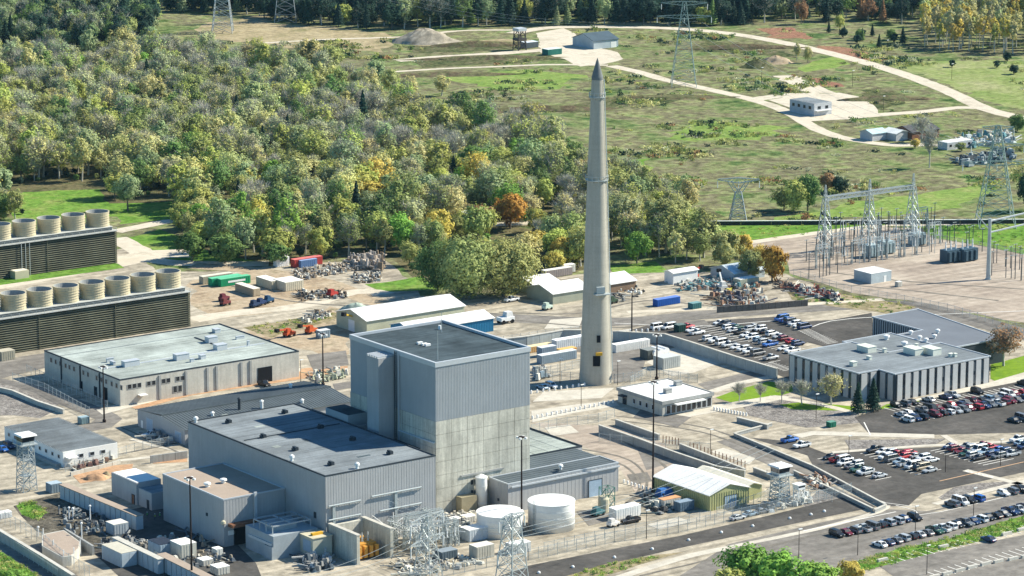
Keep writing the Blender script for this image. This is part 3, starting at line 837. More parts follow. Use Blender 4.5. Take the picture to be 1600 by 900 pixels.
# long shed with dark seamed roof
t = thing('long_shed', 'long low shed with a dark seamed metal roof behind the grey hall', 'building', (-110, 25, 0))
SX0, SX1 = -141.2, -83.5
b = MB()
b.add([(SX0, 9.5, -.3), (SX1, 9.5, -.3), (SX1, 36.5, -.3), (SX0, 36.5, -.3), (SX0, 9.5, 4.6), (SX1, 9.5, 4.6), (SX1, 22, 6.0), (SX1, 36.5, 5), (SX0, 36.5, 5), (SX0, 22, 6.0)],
      [(0, 1, 5, 4), (1, 2, 7, 6, 5), (2, 3, 8, 7), (3, 0, 4, 9, 8)])
b.build('wall', SIDING2, t)
b = MB()
b.add([(SX0 - .5, 9, 4.62), (SX1 + .5, 9, 4.62), (SX1 + .5, 22, 6.08), (SX0 - .5, 22, 6.08), (SX0 - .5, 22, 6.5), (SX1 + .5, 22, 6.5), (SX1 + .5, 37, 5.1), (SX0 - .5, 37, 5.1), (SX0 - .5, 9, 4.4), (SX1 + .5, 9, 4.4), (SX1 + .5, 37, 4.9), (SX0 - .5, 37, 4.9)],
      [(0, 1, 2, 3), (3, 2, 5, 4), (4, 5, 6, 7), (8, 9, 1, 0), (7, 6, 10, 11)])
b.build('roof', ROOFS, t)
b = MB()
for i in range(58):
    x = SX0 + i * (SX1 - SX0) / 57
    b.bar((x, 9.1, 4.68), (x, 21.9, 6.13), .10); b.bar((x, 22.1, 6.54), (x, 36.9, 5.15), .10)
b.build('roof_seam', ROOFS, t, kind='stuff')
opening(t, 'garage_door', 'X', SX0, 29.5, 0, 3.6, 3.6, mat('pale blue roller door', (.32, .42, .52)), TRIM)
opening(t, 'garage_door', 'X', SX0, 13.2, 0, 3.4, 3.2, mat('pale blue roller door', (.32, .42, .52)), TRIM)
opening(t, 'door', 'X', SX0, 34, 0, 1.1, 2.2, WHITE)
for px, py, h in ((374, 640, 3.5), (409, 637, 2.2), (332, 649, 1.0), (454, 607, 1.4), (472, 628, .8)):
    p = G(px, py, 5.5); MB().lathe(p.x, p.y, [(.45, 4.9), (.45, 5.2 + h), (.7, 5.3 + h), (.2, 5.7 + h)], 8, True).build('chimney_pipe', WHITE if h < 3 else DARKTRIM, t)
b = MB().box(-138.5, -130, 3.5, 9.3, 3.3, 3.6)
for xx in (-138.2, -134, -130.4): b.box(xx, xx + .25, 3.8, 4.05, 0, 3.3)
b.build('lean_to_canopy', SIDING2, t)

# grey roof office at left
t = building('site_office', 'single-storey white office with ribbed grey roof behind the left watchtower', 'building', -181.2, -163.8, 8.6, 43.4, 4.5, WHITE, ROOFM, 0, TRIM)
b = MB()
for i in range(40):
    y = 9.0 + i * .87
    b.box(-181.5, -163.5, y, y + .14, 4.58, 4.72)
b.build('roof_seam', ROOFM, t, kind='stuff')
for i in range(9): opening(t, 'window', 'X', -181.2, 11 + i * 3.7, 2.3, 1.0, .9, GLASS, TRIM)
for i in range(3): opening(t, 'window', 'Y', -175.5 + i * 3.5, 8.6, 2.2, 1.3, .9, GLASS, TRIM)
opening(t, 'door_canopy', 'Y', -179, 8.6, 2.8, 3.2, .25, WHITE, None, 2.2)
opening(t, 'steps', 'Y', -178.8, 8.6, 0, 2.4, .9, CONCG, None, 2.0)
MB().box(-182.6, -181.3, 10, 40, .0, .9).build('skirting', CONCG, t)

# white shed and annex at left of tan-roofed annex
x0, x1, y0, y1 = frame_of((174, 738), (213, 755), (259, 747), 6.2)
t = building('white_shed', 'small white-roofed shed beside the worker group in the shaded yard', 'building', x0, x0 + 7.6, y0, y1, 6.2, SIDING2, ROOFW, .0, TRIM, 1.6, SIDING2)
opening(t, 'door', 'X', x0 - .1, y0 + 1.7, 0, 1.2, 2.6, RUST, DARKTRIM)
t = building('white_lean_to', 'shaded lower lean-to between the white shed and the tan-roofed annex', 'building', x0 + .6, x0 + 7.5, y0 - 7, y0 - .05, 4.8, SIDING2, ROOFM, .0, TRIM)
opening(t, 'door', 'X', x0 + .6, y0 - 5, 0, 1.3, 2.6, DARKTRIM)

# guard house by the chimney
x0, x1, y0, y1 = -9.8, 9.3, -45.3, -23.8
t = building('guard_house', 'flat white-roofed gatehouse with glass front just right of the chimney foot', 'building', x0, x1, y0, y1, 4.3, CONCL, ROOFW, .0, TRIM)
b = MB().box(x0 - .4, x1 + .4, y0 - .4, y0 - .02, 3.6, 4.6); b.box(x0 - .4, x0 - .02, y0 - .02, y1 + .3, 3.6, 4.6); b.box(x1 + .02, x1 + .4, y0 - .02, y1 + .3, 3.6, 4.6); b.box(x0 - .02, x1 + .02, y1 + .02, y1 + .3, 3.6, 4.6)
b.build('fascia', CONCG, t)
for i in range(9):
    opening(t, 'window', 'Y', x0 + 2.2 + i * 1.95, y0, .5, 1.5, 2.5, GLASS, TRIM)
MB().box(x0 + 4, x1 - 4, y0 - 2.0, y0 - .42, 3.1, 3.4).build('entrance_canopy', WHITE, t)
for i in range(4): opening(t, 'window', 'X', x0, y1 - 8 - i * 3, 1.2, 1.0, 1.4, GLASS, TRIM)
MB().box(x0 - 1.8, x0 - .02, y1 - 4.5, y1 - 2, 2.6, 2.9).build('door_hood', DARKTRIM, t)
opening(t, 'door', 'X', x0, y1 - 3.3, 0, 1.6, 2.5, GLASS, DARKTRIM)
for px, py in ((1043, 614), (1059, 602)):
    p = G(px, py, 4.4); roof_unit(t, p.x, p.y, 4.4, 2.2, 1.6, 1.3, CONCG, 'roof_unit')

# office wings on the right
OH = 8.3
def office(name, label, pts, h, rm):
    t = thing(name, label, 'building', (pts[0][0], pts[0][1], 0))
    MB().prism(pts, -.3, h).build('wall', mat('dark recessed office wall', (.05, .06, .07), .5), t)
    n = len(pts)
    inner = []
    a = sum(pts[i][0] * pts[(i + 1) % n][1] - pts[(i + 1) % n][0] * pts[i][1] for i in range(n))
    if a < 0: pts = pts[::-1]
    MB().prism([(x, y) for x, y in pts], h, h + .1).build('roof', rm, t)
    b = MB()
    for i in range(n):
        p, q = Vector((*pts[i], 0)), Vector((*pts[(i + 1) % n], 0))
        d = (q - p).normalized()
        b.bar((p.x - d.x * .3, p.y - d.y * .3, h + .12 + i * .004), (q.x + d.x * .3, q.y + d.y * .3, h + .08 + i * .004), .4, .4)
    b.build('parapet', TRIM, t)
    return t
OP = [(50.0, -33.0), (50.0, -65.0), (58.2, -65.0), (58.2, -72.2), (97.6, -72.2), (97.6, -50.0), (75.8, -50.0), (75.8, -33.0)]
t = office('office_building', 'two-storey office block with tall dark slot windows facing the big car park', OP, OH, ROOFM)
pan = mat('pale office panel', (.47, .47, .46), .7, 0, .06, .5, .04)
def slot_wall(face, fixed, a0, a1, n):
    st = (a1 - a0) / n
    for i in range(n):
        c = a0 + (i + .5) * st
        b = MB()
        wv = st * .62
        if face == 'Y': b.box(c - wv / 2, c + wv / 2, fixed - .3, fixed - .01, 0, OH - .3)
        else: b.box(fixed - .3, fixed - .01, c - wv / 2, c + wv / 2, 0, OH - .3)
        b.build('wall_panel', pan, t)
        if i < n - 1:
            c2 = a0 + (i + 1) * st
            for z in (.8, 4.7):
                b = MB(); wv = st * .30
                if face == 'Y': b.box(c2 - wv / 2, c2 + wv / 2, fixed - .12, fixed - .01, z, z + 2.7)
                else: b.box(fixed - .12, fixed - .01, c2 - wv / 2, c2 + wv / 2, z, z + 2.7)
                b.build('window', [GLASS, GLASS, GLASS3, GLASS2][(i * 7 + int(z) * 3 + int(fixed)) % 4], t)
slot_wall('Y', -72.2, 58.5, 97.6, 12)
slot_wall('X', 50.0, -65.0, -33.0, 9)
slot_wall('X', 58.2, -72.2, -65.3, 2)
slot_wall('Y', -65.0, 50.3, 57.8, 2)
for px, py, a, b_, c in ((1354, 549, 3.5, 5.2, 1.7), (1427, 553, 3.5, 5.4, 1.9), (1455, 553, 3.5, 5.4, 1.9), (1333, 572, 1.6, 1.8, 1.3), (1358, 562, 1, 1.5, 1), (1486, 558, 1.4, 1.2, 1), (1492, 558, 1, 1, 1), (1382, 551, 1, 1, 1.2), (1432, 545, .8, .8, 1.5)):
    p = G(px, py, OH); roof_unit(t, p.x, p.y, OH + .1, a, b_, c, mat('cream roof unit', (.62, .64, .56), .6), 'roof_unit')
t = office('office_wing', 'lower dark-roofed middle wing behind the slot-windowed office', [(76.1, -28.6), (96.2, -28.6), (96.2, -49.7), (76.1, -49.7)], 7.6, ROOFM)
for px, py in ((1385, 531), (1413, 541)):
    p = G(px, py, 7.6); mushroom(t, p.x, p.y, 7.7, 1.1, 1.6)
t = office('rear_office_wing', 'large flat dark-grey roofed wing at the back of the office, farthest from the car park', [(107.2, -8.0), (127.0, -8.0), (120.0, -55.0), (96.5, -55.0), (96.5, -31.5), (107.2, -31.5)], 7.6, mat('blue-grey roof membrane', (.15, .165, .185), .8, 0, .14, .06, .06))
b = MB()
for i in range(22): b.box(107.2 - .12, 107.2 - .01, -31 + i * 1.06, -30.6 + i * 1.06, 0, 7.4)
b.build('siding_ribs', SIDING_R, t, kind='stuff')
for px, py in ((1423, 523), (1437, 531), (1447, 535), (1460, 529), (1465, 521)):
    p = G(px, py, 7.6); mushroom(t, p.x, p.y, 7.7, .8, 1.4)

# gabled sheds: ridge along X or Y
def gable(name, label, x0, x1, y0, y1, h, rise, wm, rm, axis='X', cat='building', group=None, over=.4, doors=()):
    t = thing(name, label, cat, ((x0 + x1) / 2, (y0 + y1) / 2, 0), 0, group)
    o = over
    if axis == 'X':
        ym = (y0 + y1) / 2
        b = MB().add([(x0, y0, -.2), (x1, y0, -.2), (x1, y1, -.2), (x0, y1, -.2), (x0, y0, h), (x1, y0, h), (x1, ym, h + rise), (x1, y1, h), (x0, y1, h), (x0, ym, h + rise)],
                     [(0, 1, 5, 4), (1, 2, 7, 6, 5), (2, 3, 8, 7), (3, 0, 4, 9, 8)])
        q = rise / (ym - y0) * o
        r = MB()
        for ya, yb, za, zb in ((y0 - o, ym, h - q, h + rise), (y1 + o, ym, h - q, h + rise)):
            r.add([(x0 - o, ya, za + .05), (x1 + o, ya, za + .05), (x1 + o, yb, zb + .05), (x0 - o, yb, zb + .05), (x0 - o, ya, za + .25), (x1 + o, ya, za + .25), (x1 + o, yb, zb + .25), (x0 - o, yb, zb + .25)],
                  [(0, 1, 2, 3), (4, 5, 6, 7), (0, 1, 5, 4), (1, 2, 6, 5), (3, 0, 4, 7)])
    else:
        xm = (x0 + x1) / 2
        b = MB().add([(x0, y0, -.2), (x1, y0, -.2), (x1, y1, -.2), (x0, y1, -.2), (x0, y0, h), (xm, y0, h + rise), (x1, y0, h), (x1, y1, h), (xm, y1, h + rise), (x0, y1, h)],
                     [(0, 1, 6, 5, 4), (1, 2, 7, 6), (2, 3, 9, 8, 7), (3, 0, 4, 9)])
        q = rise / (xm - x0) * o
        r = MB()
        for xa, xb, za, zb in ((x0 - o, xm, h - q, h + rise), (x1 + o, xm, h - q, h + rise)):
            r.add([(xa, y0 - o, za + .05), (xa, y1 + o, za + .05), (xb, y1 + o, zb + .05), (xb, y0 - o, zb + .05), (xa, y0 - o, za + .25), (xa, y1 + o, za + .25), (xb, y1 + o, zb + .25), (xb, y0 - o, zb + .25)],
                  [(0, 1, 2, 3), (4, 5, 6, 7), (0, 1, 5, 4), (1, 2, 6, 5), (3, 0, 4, 7)])
    b.build('wall', wm, t)
    r.build('roof', rm, t)
    for d in doors:
        opening(t, *d)
    return t
# cream shed and blue shed
f = G(573, 502, 5); r_ = G(717, 477, 5)
ya = G(536, 485, 5).y
t = gable('cream_shed', 'long cream shed with white gabled roof, back one of the pair behind the tall block', f.x, r_.x + 1, f.y, ya, 5, 2.2, mat('cream wall', (.50, .50, .36)), ROOFW, 'X',
      doors=[('roller_door', 'X', f.x, (f.y + ya) / 2, 0, 3.6, 3.8, WHITE, None)])
f2 = G(640, 511, 4.4); r2 = G(771, 497, 4.4)
t = gable('blue_shed', 'bright blue shed with white gabled roof, front one of the pair behind the tall block', f2.x - 3, r2.x, r2.y, r2.y + 12, 4.4, 1.6, BLUE, ROOFW, 'X',
      doors=[('roller_door', 'X', f2.x - 3, r2.y + 6, 0, 3.6, 3.4, WHITE, None)])
b = MB()
for i in range(50): b.box(f2.x - 2.8 + i * (r2.x - f2.x + 2.6) / 49, f2.x - 2.65 + i * (r2.x - f2.x + 2.6) / 49, r2.y - .08, r2.y + .02, 0, 4.2)
b.build('siding_ribs', BLUE, t, kind='stuff')
# olive shed
t = gable('olive_shed', 'yellow-green metal shed with white seamed roof beside the blue tarpaulin', -63.2, -49.4, -132.2, -108.4, 4.4, 2.1, OLIVE, ROOFW, 'Y',
      doors=[('roller_door', 'Y', -55.7, -132.2, 0, 4.4, 3.3, mat('pale blue roller door', (.3, .4, .5)), DARKTRIM)])
b = MB()
for i in range(17): b.box(-63.0 + i * .84, -62.85 + i * .84, -132.3, -132.18, 0, 4.6)
for i in range(28): b.box(-63.3, -63.18, -132 + i * .86, -131.85 + i * .86, 0, 4.3)
b.build('siding_ribs', OLIVE, t, kind='stuff')
b = MB()
for i in range(14):
    y = -131.8 + i * 1.78
    b.bar((-63.6, y, 4.62), (-56.3, y, 6.78), .1)
b.build('roof_seam', ROOFW, t, kind='stuff')
t = gable('cream_shed', 'cream-roofed wing attached to the right of the yellow-green shed', -49.2, -43.0, -130, -108.8, 3.6, 1.0, OLIVE, mat('cream metal roof', (.70, .66, .53), .5), 'Y')
# farm yard sheds behind the chimney
def shed_px(name, label, F_, R_, L_, h, rise, wm, rm, axis='X', doors=()):
    f, r, l = G(*F_), G(*R_), G(*L_)
    return gable(name, label, f.x, r.x, f.y, l.y, h, rise, wm, rm, axis, doors=doors)
WSH = mat('grey green shed wall', (.34, .35, .27), .7)
f = G(864, 476)
gable('store_shed', 'cream-roofed store shed just left of the chimney, front one', f.x, f.x + 16, f.y, f.y + 15, 3.6, 2, WSH, ROOFW, 'X')
f = G(834, 461)
gable('store_shed', 'smaller white-roofed store shed behind the cream-roofed shed and beside the big trees', f.x, f.x + 11, f.y, f.y + 13, 3.4, 1.5, WSH, ROOFW, 'X')
f = G(958, 458)
gable('store_shed', 'brown-walled store shed with white gable roof just right of the chimney', f.x - 1, f.x + 10, f.y, f.y + 14, 3.2, 2, mat('brown wall', (.22, .15, .10)), ROOFW, 'X')
f = G(1052, 445)
gable('white_shed', 'long white shed under the trees right of the chimney', f.x, f.x + 11, f.y, f.y + 5, 4.0, .6, WHITE, ROOFW, 'X')
f = G(1130, 436)
gable('pale_shed', 'pale blue-grey shed with patchy metal roof by the orange tree', f.x, f.x + 14, f.y - 6, f.y + 7, 2.8, 2, mat('pale blue wall', (.40, .46, .48)), mat('patchy metal roof', (.50, .56, .58), .4, .3, .3, .4, .1), 'X')
f = G(1136, 445)
o = building('small_shed', 'small cream-roofed shed in front of the patchy-roofed shed', 'building', f.x + 1, f.x + 9.5, f.y - 6, f.y - 2, 2.6, WSH, ROOFW, 0)
# switchyard hut
f = G(1361, 444); l = G(1339, 437); r = G(1384, 440)
t = building('switchyard_hut', 'pale blue hut with white roof standing alone on the switchyard gravel', 'building', f.x, f.x + 9.5, f.y, f.y + 9, 3.6, mat('pale blue wall', (.40, .46, .48)), ROOFW, .15, WHITE)
opening(t, 'door', 'Y', f.x + 6.5, f.y, 0, 1.2, 2.3, WHITE, None)
# far buildings
f = G(967, 72)
t = gable('far_barn', 'dark blue-green roofed barn on the far gravel lot above the chimney tip', f.x - 18, f.x - 2, f.y - 2, f.y + 16, 4.2, 3, mat('pale blue wall', (.40, .46, .48)), mat('slate blue roof', (.07, .10, .12), .6), 'X', doors=[('door', 'Y', f.x - 5, f.y - 2, 0, 3.5, 3, WHITE, None)])
f = G(1272, 182)
t = building('far_house', 'boxy grey house with dark windows on the pale gravel pad', 'building', f.x, f.x + 10.5, f.y, f.y + 17, 5.8, mat('pale grey wall', (.48, .49, .50)), ROOFM, 0)
for i in range(2): opening(t, 'window', 'Y', f.x + 3 + i * 4.5, f.y, 3.0, 1.8, 1.4, GLASS)
for i in range(4): opening(t, 'window', 'X', f.x, f.y + 3 + i * 3.8, 3.0, 1.6, 1.4, GLASS)
opening(t, 'balcony', 'Y', f.x + 5, f.y, 2.4, 9, .3, WHITE, None, 1.5)
for px, py, wd, dp, ttl, cc in ((1363, 221, 9, 8, 'pale blue-roofed shed, leftmost of the farm sheds by the gravel loop', (.45, .60, .62)), (1400, 221, 8, 9, 'white-roofed shed right beside the pale blue-roofed one on the gravel loop', (.75, .76, .72))):
    f = G(px, py)
    gable('farm_shed', ttl, f.x, f.x + wd, f.y, f.y + dp, 3.2, 1.3, mat('pale grey wall', (.48, .49, .50)), mat('far roof %d' % px, cc, .5), 'X' if px < 1380 else 'Y')
f = G(1425, 220)
gable('dark_barn', 'weathered dark barn among bare trees beside the white-roofed farm shed', f.x, f.x + 16, f.y, f.y + 12, 3.6, 2, RUST, mat('dark patched roof', (.08, .08, .085), .8, 0, .4, .5, .2), 'X')
f = G(1480, 235)
t = building('trailer_home', 'long pale trailer home with white roof beside the far farmyard', 'building', f.x, f.x + 15, f.y, f.y + 6, 3.2, mat('pale grey wall', (.48, .49, .50)), ROOFW, 0)
for i in range(4): opening(t, 'window', 'Y', f.x + 2 + i * 3.6, f.y, 1.3, 1.3, 1, GLASS)
f = G(620, 250)
# hut hidden in the wood
for px, py, lab in ((492, 344, 'little white cabin half hidden among trees behind the storage containers'), (724, 348, 'white hut peeping out of the wood above the big tree pair')):
    f = G(px, py)
    gable('cabin', lab, f.x, f.x + 7, f.y, f.y + 5, 2.6, 1.3, WHITE, ROOFW, 'X')

# cooling towers
def cooling_tower(label, xe, yf, length, depth, h, fans, deckh):
    x0 = xe - length
    t = thing('cooling_tower', label, 'cooling tower', (xe - length / 2, yf + depth / 2, 0), 0, 'cooling towers on the left edge')
    MB().box(x0, xe - .5, yf + .5, yf + depth - .5, -.3, h).build('casing', LOUVD, t)
    n = 15
    for i in range(n):
        z = .35 + i * (h - .5) / n
        b = MB()
        # each louvre board slopes outwards
        b.add([(x0, yf + .42, z + .36), (xe, yf + .42, z + .36), (xe, yf + .02, z + .02), (x0, yf + .02, z + .02), (x0, yf + .46, z + .28), (xe, yf + .46, z + .28), (xe, yf + .04, z - .08), (x0, yf + .04, z - .08)],
              [(0, 1, 2, 3), (7, 6, 5, 4), (3, 2, 6, 7), (0, 3, 7, 4), (1, 5, 6, 2)])
        b.build('louvre_board', LOUV, t)
    MB().box(xe - .48, xe, yf + .52, yf + depth - .5, 0, h - .02).build('end_wall', LOUV, t)
    b = MB()
    k = int(length / 14)
    for i in range(k):
        x = xe - .1 - i * 28.0
        b.bar((x, yf - .05, -.1), (x, yf - .05, h), .16)
    b.build('post', LOUV, t)
    MB().box(x0, xe + .3, yf - .5, yf + depth, h, h + .25).build('fan_deck', mat('pale fan deck', (.44, .45, .42), .8), t)
    MB().box(x0, xe - 1.2, yf + 1.0, yf + depth - 1, h + .25, h + deckh).build('deck_curb', mat('dark deck curb', (.06, .075, .085), .7), t)
    MB().box(x0, xe - .9, yf + .8, yf + depth - .8, h + deckh, h + deckh + .2).build('upper_deck', MATS['pale fan deck'], t)
    b = MB()
    for i in range(int(length / 3)):
        x = xe - .2 - i * 3.0
        b.bar((x, yf - .4, h + .2), (x, yf - .4, h + 1.3), .08)
    b.bar((x0, yf - .4, h + 1.3), (xe, yf - .4, h + 1.3), .08); b.bar((x0, yf - .4, h + .8), (xe, yf - .4, h + .8), .06)
    b.build('railing', STEEL, t)
    for fx in fans:
        cx, cy, z = fx, yf + depth / 2, h + deckh + .2
        prof = []
        for i in range(9):
            q = i / 8
            prof.append((4.0 + .5 * (q - .45) ** 2 * 2 + .0, z + q * 5.2))
        b = MB().lathe(cx, cy, prof + [(3.95, z + 5.2)], 28)
        fs = b.build('fan_stack', FANM, t, smooth=False)
        MB().lathe(cx, cy, [(3.93, z + 5.2), (3.7, z + 2.5), (3.75, z + .3)], 28).build('inner_wall', FANIN, fs)
        b = MB()
        for i in range(6):
            zz = z + .4 + i * .85
            b.lathe(cx, cy, [(4.05, zz), (4.24, zz), (4.24, zz + .12), (4.05, zz + .12)], 28)
        b.build('hoop', FANM, fs)
        b = MB()
        for i in range(8):
            a = i * math.pi / 4
            b.bar((cx, cy, z + 2.2), (cx + 3.7 * math.cos(a), cy + 3.7 * math.sin(a), z + 2.3), .6, .08)
        b.lathe(cx, cy, [(.8, z + 1.9), (.8, z + 2.5)], 10, True)
        b.build('fan_blade', STEEL, fs)
    return t
_q = [G(x, y, 19).x for x, y in ((258, 423), (220, 430))]
FY = G(258, 423, 19)
f1 = [G(258, 423, 18.2).x - 9.55 * i for i in range(9)]
cooling_tower('nearer cooling tower, slatted dark box carrying a row of cream fan stacks', -61.8, 139.8, 110, 11.5, 11.7, f1, 1.4)
f2 = [G(145, 329, 18.4).x - 9.9 * i for i in range(8)]
t = cooling_tower('farther cooling tower, slatted dark box carrying a row of cream fan stacks', -30.8, 243.2, 100, 11.5, 11.9, f2, 1.4)
b = MB()
for i in range(3):
    b.box(-69.5 + i * 1.6, -69.3 + i * 1.6, 242.7, 242.85, 0, 12)
b.build('stair_rails', STEEL, t)
f = G(24, 437); o = building('pump_hut', 'small pinkish hut at the foot of the farther cooling tower', 'hut', f.x, f.x + 5.5, f.y, f.y + 5, 2.8, CREAM, mat('cream metal roof', (.7, .66, .53)), 0)

# chimney
t = thing('chimney', 'very tall tapering grey concrete chimney with pointed cap and ring platform', 'chimney', (0, 0, 0))
prof = [(5.0, -.3), (4.92, 4), (4.55, 14), (4.25, 22), (3.95, 32), (3.6, 44), (3.25, 54), (2.9, 64), (2.55, 74), (2.2, 83), (1.9, 91), (1.72, 94.5)]
pr2 = []
for (r0, z0), (r1, z1) in zip(prof[:-1], prof[1:]):
    k = max(1, int((z1 - z0) / 2.4))
    for i in range(k):
        q = i / k
        pr2.append((r0 + (r1 - r0) * q, z0 + (z1 - z0) * q))
pr2.append(prof[-1])
MB().lathe(0, 0, pr2, 48).build('shaft', STACKM, t, smooth=True)
b = MB()
for r, z in pr2[1:]:
    b.lathe(0, 0, [(r + .0, z - .03), (r + .015, z - .03), (r + .015, z + .03), (r, z + .03)], 48)
b.build('pour_joint', STACKM, t, kind='stuff')
MB().lathe(0, 0, [(1.7, 94.4), (1.8, 94.4), (1.75, 95.2), (1.2, 97.2), (.4, 100), (.05, 101)], 24, True).build('cap', mat('dark chimney cap', (.16, .17, .17), .8), t)
def ringplat(z, r, w_):
    o = MB().lathe(0, 0, [(r, z), (r + w_, z), (r + w_, z + .2), (r, z + .2)], 24).build('platform', STEEL, t)
    b = MB()
    for i in range(12):
        a = i * math.pi / 6
        x, y = (r + w_) * math.cos(a), (r + w_) * math.sin(a)
        b.bar((x, y, z + .2), (x, y, z + 1.4), .12)
        b.bar((x, y, z), (r * .98 * math.cos(a), r * .98 * math.sin(a), z - 1), .12)
    b.lathe(0, 0, [(r + w_ - .06, z + 1.3), (r + w_ + .06, z + 1.3), (r + w_ + .06, z + 1.45), (r + w_ - .06, z + 1.45)], 24)
    b.build('railing', STEEL, o)
ringplat(63.5, 2.93, .6); ringplat(89, 1.98, .5)
vd = (CAM - Vector((0, 0, 100))).to_2d().normalized(); a0 = math.atan2(vd.y, vd.x)
def on_shaft(name, ang, z, w_, h_, r, m, d=.25):
    a = a0 + ang
    MB().obox(r * math.cos(a), r * math.sin(a), a, d * 2, w_, z, z + h_).build(name, m, t)
on_shaft('door', .05, 6.2, 2.2, 3.2, 4.80, BLACK, .2)
on_shaft('access_hatch', .18, 13.6, 1.1, 2.2, 4.50, BLACK, .25)
on_shaft('hatch_hood', .2, 9.6, 2.0, .9, 4.75, YELLOW, .5)
on_shaft('service_platform', .42, 28.6, 5.0, .25, 4.6, STEEL, 1.1)
on_shaft('service_cabinet', .30, 29, 2.6, 2.0, 4.4, STEEL, .6)
b = MB()
for sx in (-.35, .35):
    pts = [(r, z) for r, z in prof if z > 0]
    for (r0, z0), (r1, z1) in zip(pts[:-1], pts[1:]):
        a = a0 + 1.35
        n_ = Vector((-math.sin(a), math.cos(a), 0)) * sx
        b.bar((math.cos(a) * (r0 + .35) + n_.x, math.sin(a) * (r0 + .35) + n_.y, z0), (math.cos(a) * (r1 + .35) + n_.x, math.sin(a) * (r1 + .35) + n_.y, z1), .14)
b.build('ladder', STEEL, t)
#@@C
# ------------------------------------------------------------------ walls, fences, masts
def barrier(name, label, path, h, th, plen, m, top=None, curved=True, group=None):
    P = [Vector((*G2(*p), 0)) for p in path]
    t = thing(name, label, 'wall', P[0], 0, group)
    cache = {}
    for a, b in zip(P[:-1], P[1:]):
        L = (b - a).length
        k = max(1, round(L / plen))
        ang = math.atan2((b - a).y, (b - a).x)
        for i in range(k):
            c = a.lerp(b, (i + .5) / k)
            key = (round(L / k, 2))
            if key not in cache:
                me_o = MB().obox(0, 0, 0, L / k - (.3 if name == 'panelled_wall' else .12), th, -.2, h).build('wall_panel', m)
                cache[key] = me_o.data
                o = me_o
            else:
                o = bpy.data.objects.new('wall_panel', cache[key]); COL.objects.link(o)
            o.parent = t
            o.location = c - P[0]
            o.rotation_euler = (0, 0, ang)
        if top:
            MB().obox((a.x + b.x) / 2, (a.y + b.y) / 2, ang, L, th + .25, h + .003, h + .22).build('coping', top, t)
    return t
barrier('concrete_wall', 'long pale concrete wall from the chimney past the upper car park to the gatehouse lawn', [(957, 533), (1038, 537), (1080, 550), (1150, 573), (1214, 592)], 3.2, .6, 5, mat('blue-grey concrete', (.36, .39, .38), .9, 0, .1, .3, .08, streak=.15), CONCL)
barrier('concrete_wall', 'pale concrete wall left of the chimney behind the stored trailers', [(760, 548), (822, 541), (880, 531), (908, 531)], 3.2, .9, 5, MATS['blue-grey concrete'], CONCL)
barrier('concrete_wall', 'long low concrete wall running down from the gatehouse to the yellow-green shed', [(936, 676), (1000, 698), (1050, 717), (1120, 741), (1164, 748)], 2.2, .45, 4.5, CONCG, CONCL)
barrier('vehicle_barrier', 'second thin wall with white coping parallel to and behind the long low wall', [(962, 664), (1030, 688)], 1.6, .5, 4, CONCG, CONCL)
barrier('vehicle_barrier', 'thin segmented barrier with white coping beside the row of short posts', [(1062, 702), (1164, 742)], 1.6, .5, 4, CONCG, CONCL)
barrier('kerb_wall', 'low L-shaped white-topped wall around the small car park with the blue pickup', [(1206, 666), (1147, 682), (1270, 733), (1384, 794), (1366, 802)], .9, .4, 6, CONCG, CONCL)
barrier('kerb_wall', 'low white-topped wall along the walk between the gatehouse and rock bed', [(1152, 659), (1200, 671)], 1.3, .7, 5, CONCG, CONCL)
barrier('kerb_wall', 'low white-topped wall running from the right watchtower to the wall corner', [(1240, 740), (1364, 800)], .9, .4, 6, CONCG, CONCL)
barrier('kerb_wall', 'short wall left of the right watchtower', [(1178, 738), (1210, 750)], 1.3, .7, 5, CONCG, CONCL)
barrier('retaining_wall', 'long white wall beside the green bank above the switchyard', [(1110, 352), (1300, 351), (1600, 349), (1750, 348)], 1.5, .5, 12, mat('wall face in painted shade', (.05, .05, .045), .9), mat('white coping', (.78, .77, .72)))  # near-black face colour stands in for the shade below the white coping
for lab, path, h, th in (('panelled wall with broad tan top crossing the shaded yard below the white shed', [(99, 778), (219, 828)], 3.8, 2.2),
                         ('shaded panelled wall with white top left of the tan-topped lower wall', [(180, 862), (252, 897)], 3.8, 1.6),
                         ('panelled wall with tan top at the bottom edge under the slim mast', [(252, 888), (345, 935)], 3.8, 2.4)):
    barrier('panelled_wall', lab, path, h, th, 2.6, mat('blue-grey wall panel', (.42, .47, .50), .7, .1, .06, .4, .05), ROOFB if 'tan' in lab.split('top')[0] else CONCL)
barrier('concrete_wall', 'pale low wall curving round the bottom left corner', [(-30, 826), (30, 862), (66, 884), (115, 915)], 2.6, .8, 4, CONCL, CONCL)
barrier('concrete_wall', 'grey wall right of the raised tan platform at the bottom left', [(104, 842), (146, 868)], 2.6, .6, 4, CONCG)
barrier('concrete_wall', 'white wall strip at the left edge near the rock patch', [(-20, 608), (20, 617), (60, 634), (100, 647)], 1.3, .6, 5, CONCL, CONCL)
barrier('kerb_wall', 'low white kerb wall behind the orange sand pile', [(110, 744), (175, 728), (188, 724)], 1.1, .5, 5, CONCL)
barrier('kerb_wall', 'dark timber retaining wall in front of the dirt lot above the upper car park', [(1120, 489), (1180, 485), (1262, 478)], 2.2, .5, 2.4, mat('dark block wall', (.16, .14, .12), .9, 0, .2, .5, .2))
barrier('concrete_wall', 'low pale wall between the pale warehouse and the orange dirt strip', [(235, 724), (293, 716)], 2.2, .5, 4, CONCG)
